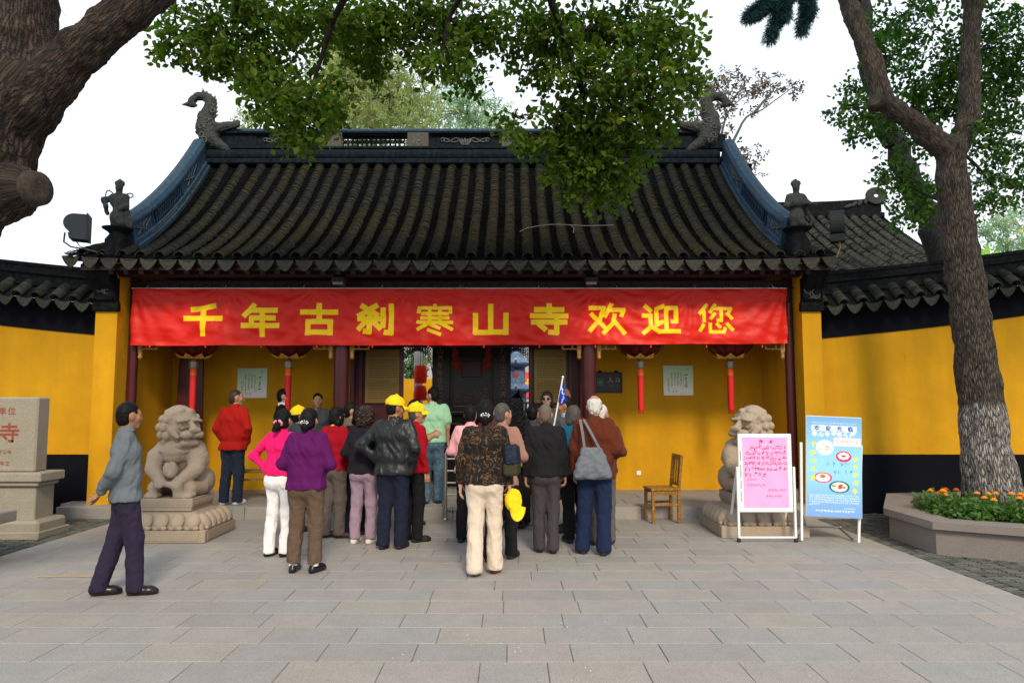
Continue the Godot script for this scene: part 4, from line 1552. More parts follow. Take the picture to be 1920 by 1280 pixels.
# ---------- what shows through the open gate ----------
func build_courtyard() -> void:
	var y := MB.new()
	y.box(V(-3.2, 1.1, -22.2), V(3.0, 2.5, 0.25))
	tag(obj("courtyard_wall", y, M.yellow_plaster), "low yellow courtyard wall seen through the left side of the open gate", "wall")
	surf("far_grey_wall", lin(0.45, 0.46, 0.47), 0.9, "soft", 0.4)
	surf("blue_stone", lin(0.28, 0.43, 0.72), 0.7, "blot", 1.5, "blot_n", 0.5)
	var h := thing("courtyard_hall", "grey and red inner hall far behind the open gate", "temple building", V(-1.0, 0, -30))
	obj("wall", bx(V(0, 3.2, 0), V(16, 6.4, 1)), M.far_grey_wall, h)
	obj("banner_cloth", bx(V(1.15, 2.35, 0.56), V(3.2, 1.05, 0.03)), surf("pink_red_cloth", lin(0.75, 0.06, 0.07), 0.7), h)
	obj("roof", bx(V(0, 6.7, 0.6), V(17, 0.5, 3.0)), M.roof_dark, h)
	var ch := MB.new()
	for i in 3:
		glyph_mesh(ch, ["寒", "山", "寺"][i], V(0.62 + i * 0.62, 2.35, 0.582), 0.62, 14.0)
	obj("character", ch, surf("banner_yellow", lin(0.85, 0.55, 0.03), 0.6), h)
	leaf_mat("court_leaf", lin(0.06, 0.15, 0.06), Color(0.3, 0.5, 0.2))
	var ct := thing("courtyard_tree", "dark green bushy tree beyond the courtyard wall in the left side of the gate", "tree", V(0, 0, 0))
	limb(ct, [V(-3.4, 0, -25), V(-3.4, 1.8, -25), V(-3.38, 3.0, -25)], 0.08, 0.03, M.bark)
	crown("foliage", ct, [[-3.4, 3.0, -25, 0.42, 0.5], [-3.35, 2.5, -25, 0.5, 0.4], [-3.3, 3.5, -25, 0.3, 0.4]], 130.0, leaf_mesh(0.12, 0.06), M.court_leaf)
	# tiered stone incense tower
	var t := thing("incense_tower", "blue grey tiered stone incense tower seen through the right side of the gate", "tower", V(0.1, 0, -20))
	var b := MB.new()
	b.lathe(PackedVector2Array([V2(0.62, 0), V2(0.62, 0.5), V2(0.5, 0.55), V2(0.5, 1.25), V2(0.56, 1.3), V2(0.62, 1.42)]), V(0, 0, 0), 8, true)
	obj("base", b, M.blue_stone, t)
	for i in 3:
		var y0 := 1.42 + i * 0.72
		b = MB.new()
		b.lathe(PackedVector2Array([V2(0.30 - i * 0.03, y0), V2(0.30 - i * 0.03, y0 + 0.46), V2(0.36, y0 + 0.5), V2(0.56 - i * 0.05, y0 + 0.53), V2(0.58 - i * 0.05, y0 + 0.58), V2(0.34, y0 + 0.68), V2(0.27, y0 + 0.73)]), V(0, 0, 0), 8, true)
		var tier := obj("tier", b, M.blue_stone, t)
		b = MB.new()
		for k in 8:
			var a := TAU * k / 8 + 0.0
			var d := V(cos(a), 0, sin(a))
			b.tube(PackedVector3Array([V(0, y0 + 0.58, 0) + d * 0.46, V(0, y0 + 0.57, 0) + d * (0.58 - i * 0.05), V(0, y0 + 0.66, 0) + d * (0.66 - i * 0.05)]), PackedFloat32Array([0.04, 0.05, 0.03]), 6)
		obj("curled_eave", b, M.far_grey_wall, tier)
		b = MB.new()
		b.ball(V(0, y0 + 0.25, 0.28 - i * 0.03), V(0.08, 0.10, 0.03), 10, 6)
		obj("opening", b, surf("pinkish_niche", lin(0.4, 0.09, 0.12), 0.8) if not M.has("pinkish_niche") else M.pinkish_niche, tier)
	b = MB.new()
	b.lathe(PackedVector2Array([V2(0.24, 3.58), V2(0.16, 3.8), V2(0.2, 3.9), V2(0.06, 4.05), V2(0.09, 4.2), V2(0.01, 4.5)]), V(0, 0, 0), 12)
	obj("spire", b, M.blue_stone, t)
	# pierced balustrade with a small dark bird ridge end
	var r := thing("balustrade", "white pierced balustrade with a dark curled ridge end below the incense tower", "balustrade", V(0.02, 0, -16.9))
	b = MB.new()
	b.box(V(0, 1.62, 0), V(0.9, 0.05, 0.12), Basis(), 0.01); b.box(V(0, 1.30, 0), V(0.9, 0.05, 0.12), Basis(), 0.01); b.box(V(0, 0.62, 0), V(0.9, 1.3, 0.14), Basis(), 0.01)
	for i in 10:
		b.box(V(-0.41 + i * 0.09, 1.46, 0), V(0.045, 0.3, 0.09), Basis(), 0.008)
	obj("rails", b, M.far_grey_wall, r)
	b = MB.new()
	b.tube(PackedVector3Array([V(-0.05, 1.62, 0), V(0.05, 1.72, 0), V(0.12, 1.82, 0), V(0.14, 1.92, 0)]), PackedFloat32Array([0.10, 0.09, 0.05, 0.015]), 8)
	b.tube(PackedVector3Array([V(0.13, 1.84, 0.01), V(0.18, 1.72, 0.01), V(0.24, 1.62, 0.01)]), PackedFloat32Array([0.012, 0.02, 0.03]), 6)
	obj("curled_end", b, M.roof_dark, r)
	# pale stone post and a bunch of red lanterns beside it
	b = MB.new()
	b.lathe(PackedVector2Array([V2(0.13, 0), V2(0.12, 1.2), V2(0.11, 3.6), V2(0.15, 3.7), V2(0.1, 4.2)]), V(0, 0, 0), 8, true)
	b.t = Transform3D()
	var post := thing("stone_post", "pale stone post standing in the courtyard behind the red lanterns", "post", V(-2.42, 0, -18.6))
	obj("shaft", b, M.far_grey_wall, post)
	b = MB.new()
	b.box(V(0.62, 3.05, -0.3), V(0.8, 0.12, 0.5), Basis(V(0, 0, 1), -0.25)); b.box(V(0.62, 3.3, -0.3), V(0.7, 0.3, 0.4))
	obj("lamp_roof", b, M.blue_stone, post)
	var lan := thing("red_lantern_string", "bright red pleated lanterns hanging one above the other in the left side of the gate", "lantern", V(-2.20, 1.70, -17.3))
	lan.scale = Vector3.ONE * 1.25
	surf("bright_red", lin(0.92, 0.06, 0.035), 0.4)
	M.bright_red.backlight_enabled = true
	M.bright_red.backlight = Color(0.9, 0.3, 0.2)
	for i in 2:
		b = MB.new()
		var rows: Array = []
		for q in 9:
			var u := q / 8.0
			var line := PackedVector3Array()
			for k in 48:
				var a := -TAU * k / 48
				var rr := (0.115 + 0.012 * (k % 2)) * (0.86 + 0.14 * sin(u * PI)) * (1.0 if i == 1 else 0.9 + 0.25 * (1 - u))
				line.append(V(cos(a) * rr, -0.02 + i * 0.33 + u * (0.34 if i == 1 else 0.28), sin(a) * rr))
			rows.append(line)
		b.patch(rows, true)
		obj("pleated_shade", b, M.bright_red, lan)
	b = MB.new()
	b.tube(PackedVector3Array([V(0, 0.64, 0), V(0, 2.1, 0)]), 0.006, 5)
	obj("cord", b, M.metal_dark, lan)
	b = MB.new()
	leaf_cloud(b, [[-1.98, 2.62, -17.2, 0.2, 0.14, 0.12], [-1.85, 1.95, -17.4, 0.14, 0.16, 0.1]], 90, 0.06)
	surf("lime_leaf", lin(0.30, 0.55, 0.08), 0.6); M.lime_leaf.backlight_enabled = true; M.lime_leaf.backlight = Color(0.6, 0.6, 0.3)
	var pl := thing("potted_plant", "lime green leafy twig above the red courtyard lanterns", "plant", V(0, 0, 0))
	stuff(obj("foliage", b, M.lime_leaf, pl))
	b = MB.new()
	b.tube(PackedVector3Array([V(-1.75, 0.0, -17.3), V(-1.78, 1.6, -17.3), V(-1.95, 2.6, -17.2)]), 0.012, 5)
	obj("stem", b, M.bark, pl)

# many small leaves spread through ellipsoids, in one mesh
func leaf_cloud(b: MB, balls: Array, count: int, size: float) -> void:
	for e in balls:
		for i in count:
			var p := V(rng.randfn(0, 0.5), rng.randfn(0, 0.5), rng.randfn(0, 0.5)).limit_length(1.1)
			b.t = Transform3D(Basis.from_euler(V(rng.randf() * TAU, rng.randf() * TAU, rng.randf() * TAU)), V(e[0] + p.x * e[3], e[1] + p.y * e[4], e[2] + p.z * e[5]))
			b.quad(V(-size * 0.3, 0, 0), V(size * 0.3, 0, 0), V(size * 0.18, size, 0.1 * size), V(-size * 0.18, size, 0.1 * size))
	b.t = Transform3D()

# ---------- things hung on and under the hall ----------
func build_furnishings() -> void:
	# cloth banner
	var im := Image.create(2048, 180, false, Image.FORMAT_RGB8)
	im.fill(Color(0.85, 0.12, 0.06))
	var words := "千年古刹寒山寺欢迎您"
	var cx := [381, 488, 598, 705, 815, 920, 1030, 1139, 1240, 1343]
	for i in 10:
		var u: float = (cx[i] - 245.0) / 1232.0
		write(im, words[i], u * 2048 - 58, 49, 100.0, 17.0 if words[i] in "千年古山寺刹" else (11.5 if words[i] in "寒您" else 14.0), Color(1.0, 0.84, 0.0), 1.16)
	var m := surf("banner_cloth", Color(1, 1, 1), 0.5)
	m.albedo_texture = tex(im)
	m.backlight_enabled = true
	m.backlight = Color(0.25, 0.25, 0.25)
	var b := MB.new()
	var rows: Array = []
	for r in 33:
		var v := r / 32.0
		var line := PackedVector3Array()
		for k in 321:
			var u := k / 320.0
			var x := -5.70 + 9.82 * u
			var sag := 0.018 * absf(sin(u * PI * 7.0)) * (1.0 - v) + 0.012 * sin(u * 3.0)
			var yy := 2.475 + 0.855 * v + 0.03 * u * (1.0 - v) - sag * 0.5
			# slanting creases that fan out from the ties
			var z := 0.0
			for q in 8:
				var hx := q / 7.0
				var dx := (u - hx) * 9.8
				var dy := 1.05 - v
				var ang := atan2(dx, dy * 0.9)
				var near := exp(-absf(dx) * 0.9)
				z += sin(ang * 20.0 + q * 1.7) * 0.017 * near * (1.0 - v * 0.7)
			z += 0.036 * fn.get_noise_2d(u * 9.0 + v * 2.2, v * 1.3 - u * 6.0) + 0.003 * fn.get_noise_2d(u * 60.0 + v * 10.0, v * 6.0)
			line.append(V(x + 0.01 * sin(v * 8.0) * (1.0 if k == 0 or k == 320 else 0.0), yy, -10.70 + z + 0.03 * sin(u * PI * 3.0) * (1.0 - v)))
		rows.append(line)
	b.patch(rows)
	var ban := obj("banner", b, m)
	tag(ban, "long red cloth banner with ten yellow characters hung under the eave", "banner")
	# red tie knots under its lower edge
	var tk := MB.new()
	for i in 12:
		tk.ball(V(-5.4 + i * 0.83, 2.455, -10.69), V(0.014, 0.026, 0.014), 6, 5)
	stuff(obj("tie_knots", tk, M.bright_red, ban))
	var cord := MB.new()
	cord.tube(PackedVector3Array([V(-5.72, 3.335, -10.71), V(4.13, 3.335, -10.71)]), 0.008, 5)
	for i in 9:
		cord.tube(PackedVector3Array([V(-5.5 + i * 1.18, 3.335, -10.71), V(-5.5 + i * 1.18, 3.40, -10.78)]), 0.005, 4)
	obj("cord", cord, M.white_paint, ban)
	# four round palace lanterns
	surf("lantern_red", lin(0.13, 0.006, 0.007), 0.55)
	M.lantern_red.backlight_enabled = true
	M.lantern_red.backlight = Color(0.15, 0.04, 0.03)
	surf("tassel_red", lin(0.62, 0.018, 0.02), 0.65)
	surf("orange_band", lin(0.75, 0.13, 0.02), 0.5)
	surf("glass_ring", lin(0.40, 0.33, 0.22), 0.3, "blot", 8.0); M.glass_ring.metallic = 0.3
	var first: Node3D
	var xs := [-5.005, -3.513, 2.02, 3.43]
	var where := ["above the left stone lion", "between the left notice board and the column", "between exit sign and right notice board", "above the right stone lion"]
	for i in 4:
		if i == 0:
			first = thing("palace_lantern", "", "lantern", V(xs[0], 2.31, -11.3), 0.0, "red lanterns hung in the porch")
			var o := MB.new()
			rows = []
			for r in 15:
				var a := -PI / 2 + PI * (0.09 + 0.82 * r / 14.0)
				var line := PackedVector3Array()
				for k in 48:
					var t := -TAU * k / 48
					var rr := 0.39 * cos(a) * (1.0 - 0.03 * absf(sin(k * PI / 4.0 + PI / 2)))
					line.append(V(cos(t) * rr, 0.36 + sin(a) * 0.36, sin(t) * rr))
				rows.append(line)
			o.patch(rows, true)
			obj("shade", o, M.lantern_red, first)
			o = MB.new()
			for k in 12:
				var t := TAU * k / 12
				var path := PackedVector3Array()
				for r in 11:
					var a := -PI / 2 + PI * (0.09 + 0.82 * r / 10.0)
					path.append(V(cos(t) * 0.397 * cos(a), 0.36 + sin(a) * 0.363, sin(t) * 0.397 * cos(a)))
				o.tube(path, 0.005, 4, false)
			obj("rib", o, M.dark_lacquer, first)
			o = MB.new()
			for k in 8:
				var t := TAU * k / 8
				var d := V(cos(t), 0, sin(t)); var e := V(-sin(t), 0, cos(t))
				for s in 2:
					var q := 1 if s == 0 else -1
					var p0 := d * 0.06 + V(0, -0.005, 0); var p1 := d * 0.19 + e * 0.085 * q + V(0, 0.012, 0); var p2 := d * 0.30 + V(0, 0.072, 0)
					if q > 0: o.tri(p0, p2, p1)
					else: o.tri(p0, p1, p2)
			obj("petal", o, M.petal_gold if M.has("petal_gold") else surf("petal_gold", lin(0.85, 0.48, 0.08), 0.5), first)
			o = MB.new()
			o.lathe(PackedVector2Array([V2(0.01, -0.03), V2(0.035, -0.028), V2(0.05, 0.0), V2(0.06, 0.012)]), V(0, 0, 0), 14)
			o.lathe(PackedVector2Array([V2(0.066, -0.15), V2(0.07, -0.14), V2(0.07, -0.045), V2(0.05, -0.03)]), V(0, 0, 0), 16, true)
			obj("ring", o, M.glass_ring, first)
			o = MB.new()
			o.lathe(PackedVector2Array([V2(0.048, -0.27), V2(0.05, -0.14)]), V(0, 0, 0), 12)
			for k in 3:
				o.lathe(PackedVector2Array([V2(0.048, -0.25 + k * 0.04), V2(0.054, -0.24 + k * 0.04), V2(0.048, -0.23 + k * 0.04)]), V(0, 0, 0), 12)
			obj("tassel_band", o, M.orange_band, first)
			o = MB.new()
			rows = []
			for r in 8:
				var line := PackedVector3Array()
				for k in 36:
					var t := -TAU * k / 36
					var rr := (0.048 + 0.003 * r / 7.0) * (1.0 - 0.10 * (k % 2))
					line.append(V(cos(t) * rr, -0.80 + 0.535 * r / 7.0, sin(t) * rr))
				rows.append(line)
			o.patch(rows, true)
			for k in 36:
				var t := TAU * k / 36
				o.tube(PackedVector3Array([V(cos(t) * 0.042, -0.80, sin(t) * 0.042), V(cos(t) * 0.044, -0.82 - 0.02 * (k % 3), sin(t) * 0.044)]), 0.004, 3)
			obj("tassel", o, M.tassel_red, first)
			o = MB.new()
			o.tube(PackedVector3Array([V(0, 0.7, 0), V(0, 1.38, 0)]), 0.008, 5)
			obj("cord", o, M.metal_dark, first)
			first.set_meta("label", "red ribbed lantern with gold petals and tassel " + where[0])
		else:
			var o: Node3D = first.duplicate()
			o.name = numbered("palace_lantern", self)
			add_child(o, true)
			o.position.x = xs[i]
			o.rotation.y = i * 0.7
			o.set_meta("label", "red ribbed lantern with gold petals and tassel " + where[i])
	# printed notice boards on the yellow wall
	for i in 2:
		var pic := Image.create(256, 256, false, Image.FORMAT_RGB8)
		for y in 256:
			for x in 256:
				pic.set_pixel(x, y, Color(0.72, 0.86, 0.70).lerp(Color(0.95, 0.95, 0.90), clampf((y - 20) / 200.0, 0, 1)))
		var c := Color(0.12, 0.22, 0.08)
		for col in 4:
			for row in ([9, 8, 7, 9] if i == 0 else [7, 7, 7, 7])[col]:
				scrawl(pic, 66 + col * 27, 58 + row * 17, 12, 2.2, c)
		for k in 14:
			var a := PI * k / 14.0; var a2 := PI * (k + 1) / 14.0
			ink(pic, V2(112 - cos(a) * 60, 100 - sin(a) * (52 if i == 0 else 30)), V2(112 - cos(a2) * 60, 100 - sin(a2) * (52 if i == 0 else 30)), 1.5, Color(0.35, 0.5, 0.3))
		for s in [-60, 60]:
			ink(pic, V2(112 + s, 100), V2(112 + s, 200), 1.5, Color(0.35, 0.5, 0.3))
		ink(pic, V2(186, 80), V2(206, 78), 8, Color(0.05, 0.08, 0.02)); ink(pic, V2(186, 182), V2(206, 180), 7, Color(0.05, 0.08, 0.02))
		for row in 4:
			scrawl(pic, 187, 94 + row * 20, 18, 3.0, c)
		for row in 7:
			scrawl(pic, 34, 110 + row * 15, 12, 1.8, Color(0.25, 0.3, 0.2))
		ink(pic, V2(212, 26), V2(214, 36), 6, c)
		for row in 3:
			scrawl(pic, 40 + row * 30, 214, 20, 2.0, Color(0.3, 0.4, 0.3))
		var bm := surf("notice_print_%d" % i, Color(1, 1, 1), 0.3)
		bm.albedo_texture = tex(pic)
		var o := thing("notice_board", ["pale green printed notice board on the yellow wall behind the man in red", "pale green printed notice board on the yellow wall right of the exit sign"][i], "notice board", [V(-4.43, 1.955, -12.285), V(2.835, 2.0, -12.285)][i], 0.0, "green notice boards")
		var fb := MB.new()
		fb.box(V(0, 0, 0), V(0.51, 0.51, 0.02), Basis(), 0.004)
		obj("board", fb, M.white_paint, o)
		fb = MB.new()
		fb.quad(V(-0.25, -0.25, 0.0125), V(0.25, -0.25, 0.0125), V(0.25, 0.25, 0.0125), V(-0.25, 0.25, 0.0125))
		obj("print", fb, bm, o)
	# way-in sign
	surf("sign_brown", lin(0.03, 0.022, 0.022), 0.4)
	var sg := thing("exit_sign", "dark brown hanging sign with green pictogram beside the right gate column", "sign", V(1.65, 1.965, -12.28))
	obj("panel", bx(V(0, 0, 0), V(0.46, 0.35, 0.03), 0.006), M.sign_brown, sg)
	var fr := MB.new()
	for e in 4:
		fr.box(V([0, 0, -0.215, 0.215][e], [-0.16, 0.16, 0, 0][e], 0.018), [V(0.44, 0.012, 0.01), V(0.44, 0.012, 0.01), V(0.012, 0.31, 0.01), V(0.012, 0.31, 0.01)][e])
	for s in [-0.15, 0.13]:
		fr.lathe(PackedVector2Array([V2(0.035, 0.175), V2(0.03, 0.19), V2(0.012, 0.205)]), V(s, 0, 0), 10)
	obj("frame", fr, M.dark_lacquer, sg)
	surf("sign_green", lin(0.06, 0.26, 0.13), 0.5)
	surf("sign_pale", lin(0.30, 0.36, 0.30), 0.5)
	var gm := MB.new()
	for e in 4:
		gm.box(V(-0.145 + [0, 0, -0.05, 0.05][e], 0.005 + [-0.055, 0.055, 0, 0][e], 0.019), [V(0.11, 0.012, 0.006), V(0.11, 0.012, 0.006), V(0.012, 0.11, 0.006), V(0.012, 0.04, 0.006)][e])
	gm.box(V(-0.145, 0.0, 0.018), V(0.06, 0.06, 0.005))
	obj("pictogram", gm, M.sign_green, sg)
	gm = MB.new()
	glyph_mesh(gm, "入", V(0.025, 0.04, 0.0175), 0.10, 12.0)
	glyph_mesh(gm, "口", V(0.15, 0.045, 0.0175), 0.075, 14.0)
	obj("lettering", gm, M.sign_pale, sg)
	var tm := TextMesh.new()
	var sf := SystemFont.new(); sf.font_names = PackedStringArray(["Droid Sans"])
	tm.font = sf; tm.text = "Way In"; tm.font_size = 16; tm.pixel_size = 0.0035; tm.depth = 0.002
	put("small_lettering", tm, M.sign_green, sg, Transform3D(Basis(), V(0.08, -0.055, 0.019)))
	# wall socket
	var so := bx(V(2.14, 0.44, -12.29), V(0.075, 0.075, 0.02), 0.006)
	so.t = Transform3D()
	tag(obj("wall_socket", so, M.white_paint), "small white wall socket low on the yellow wall left of the wooden chair", "socket")
	# floodlights under the eave and at the roof corners
	for i in 2:
		var f := thing("eave_floodlight", "small dark floodlight under the eave over the %s gate column" % ["left", "right"][i], "floodlight", [V(-2.52, 3.40, -10.34), V(1.15, 3.40, -10.34)][i], 0.0, "floodlights under the eave")
		var q := MB.new()
		q.box(V(0, 0.0, 0), V(0.17, 0.12, 0.12), Basis(V(1, 0, 0), 0.5), 0.015)
		for k in 3:
			q.box(V(0, -0.03 + k * 0.03, 0.075 - k * 0.012), V(0.175, 0.008, 0.03), Basis(V(1, 0, 0), 0.5))
		obj("housing", q, M.metal_dark, f)
		q = MB.new()
		q.tube(PackedVector3Array([V(-0.09, 0.0, 0), V(-0.09, 0.14, -0.02), V(0.09, 0.14, -0.02), V(0.09, 0.0, 0)]), 0.008, 5)
		q.tube(PackedVector3Array([V(0, 0.14, -0.02), V(0, 0.26, -0.06)]), 0.01, 5)
		obj("bracket", q, M.metal_dark, f)
		q = MB.new()
		q.quad(V(-0.075, -0.075, 0.03), V(0.075, -0.075, 0.03), V(0.075, -0.04, 0.066), V(-0.075, -0.04, 0.066))
		obj("lens", q, M.metal_grey, f)
	var fl := thing("roof_floodlight", "large dark floodlight with rounded back on a bracket at the left roof corner", "floodlight", V(-6.15, 4.10, -10.0), 0.0, "floodlights on the roof corners")
	var q := MB.new()
	var prof := PackedVector2Array()
	for k in 13:
		var a := PI * 0.5 + PI * k / 12.0
		prof.append(V2(cos(a) * 0.15 - 0.02, 0.03 + sin(a) * 0.15))
	prof.append(V2(-0.10, -0.13)); prof.append(V2(-0.08, -0.22)); prof.append(V2(0.16, -0.23)); prof.append(V2(0.16, 0.18))
	q.t = Transform3D(Basis(Vector3.UP, 0.35), V(0, 0, 0))
	q.prism(prof, 0.30, -0.15)
	q.box(V(0.165, -0.02, 0), V(0.02, 0.44, 0.34), Basis(), 0.006)
	obj("housing", q, surf("slate_metal", lin(0.016, 0.026, 0.036), 0.55), fl)
	q = MB.new()
	q.tube(PackedVector3Array([V(-0.13, -0.12, 0.1), V(-0.14, -0.27, 0.1), V(-0.05, -0.34, 0.05), V(0.12, -0.36, 0), V(0.42, -0.43, -0.1)]), 0.014, 6)
	q.tube(PackedVector3Array([V(-0.02, -0.22, 0.0), V(0.06, -0.32, 0), V(0.2, -0.37, -0.03)]), 0.008, 6)
	obj("bracket", q, M.metal_dark, fl)
	fl.scale = Vector3.ONE * 0.88
	fl = thing("roof_floodlight", "dark floodlight seen edge on at the right roof corner before the grey tiles", "floodlight", V(4.60, 4.13, -10.0), 0.0, "floodlights on the roof corners")
	q = MB.new()
	q.t = Transform3D(Basis(Vector3.UP, 1.2), V(0, 0, 0))
	q.prism(prof, 0.30, -0.15)
	obj("housing", q, surf("black_metal", lin(0.010, 0.012, 0.015), 0.6), fl)
	q = MB.new()
	q.t = Transform3D(Basis(Vector3.UP, 1.2), V(0, 0, 0))
	q.box(V(0.168, -0.02, 0), V(0.012, 0.38, 0.27), Basis(), 0.003)
	obj("glass", q, M.slate_metal, fl)
	fl.scale = V(0.62, 1.1, 0.62)
	q = MB.new()
	q.tube(PackedVector3Array([V(0.03, -0.18, 0), V(0.05, -0.30, 0), V(-0.02, -0.42, -0.05)]), 0.016, 6)
	obj("bracket", q, M.stool_wood, fl)
	# wooden chair on the step and stool behind the man in red
	chair()
	var st := thing("wooden_stool", "light wooden stool standing on the platform behind the man in red", "stool", V(-3.92, 0.165, -11.1), 0.15)
	obj("seat", bx(V(0, 0.42, 0), V(0.46, 0.035, 0.30), 0.008), M.stool_wood, st)
	for s in 4:
		var lg := MB.new()
		lg.tube(PackedVector3Array([V([-0.22, 0.22, 0.22, -0.22][s], 0.0, [-0.13, -0.13, 0.13, 0.13][s]), V([-0.19, 0.19, 0.19, -0.19][s], 0.42, [-0.11, -0.11, 0.11, 0.11][s])]), 0.019, 6)
		obj("leg", lg, M.stool_wood, st)
	obj("stretcher", bx(V(0, 0.30, 0.115), V(0.40, 0.03, 0.02)), M.stool_wood, st)
	# steel queue rail
	var ql := thing("queue_rail", "grey steel queue rail with rungs at the step before the gate", "railing", V(-0.93, 0, -10.16), 0.0)
	for s in 2:
		var pm := MB.new()
		pm.lathe(PackedVector2Array([V2(0.05, 0.0), V2(0.05, 0.03), V2(0.03, 0.035), V2(0.027, 0.92), V2(0.0, 0.93)]), V(s * 0.62, 0.0, -s * 0.0), 12)
		obj("post", pm, M.metal_grey, ql)
	for k in 5:
		var rm := MB.new()
		rm.tube(PackedVector3Array([V(0, 0.18 + k * 0.165, 0), V(0.62, 0.18 + k * 0.165, 0)]), 0.014, 8)
		obj("rung", rm, M.metal_grey, ql)

func chair() -> void:
	var c := thing("wooden_chair", "yellow wooden chair with slatted back standing left of the right stone lion", "chair", V(2.07, 0.0, -10.02), 0.12)
	# the back is to the right, the sitter would face left
	obj("seat", bx(V(-0.02, 0.455, 0), V(0.40, 0.035, 0.38), 0.008), M.chair_wood, c)
	for s in [-1, 1]:
		obj("leg", bx(V(-0.19, 0.22, s * 0.16), V(0.04, 0.44, 0.04), 0.005), M.chair_wood, c)
		var b := MB.new()
		b.box(V(0.17, 0.22, s * 0.16), V(0.042, 0.44, 0.04), Basis(), 0.005)
		b.box(V(0.195, 0.67, s * 0.165), V(0.036, 0.48, 0.035), Basis(V(0, 0, 1), -0.10), 0.005)
		obj("leg", b, M.chair_wood, c)
		obj("stretcher", bx(V(-0.01, 0.25, s * 0.16), V(0.33, 0.03, 0.02), 0.004), M.chair_wood, c)
		obj("apron", bx(V(-0.01, 0.41, s * 0.165), V(0.33, 0.05, 0.018), 0.004), M.chair_wood, c)
	for k in 3:
		var b := MB.new()
		b.box(V(0.195, 0.67, -0.08 + k * 0.08), V(0.014, 0.36, 0.03), Basis(V(0, 0, 1), -0.10), 0.003)
		obj("slat", b, M.chair_wood, c)
	obj("top_rail", bx(V(0.218, 0.88, 0), V(0.03, 0.07, 0.36), 0.008), M.chair_wood, c)
	obj("back_rail", bx(V(0.178, 0.52, 0), V(0.022, 0.04, 0.32), 0.005), M.chair_wood, c)

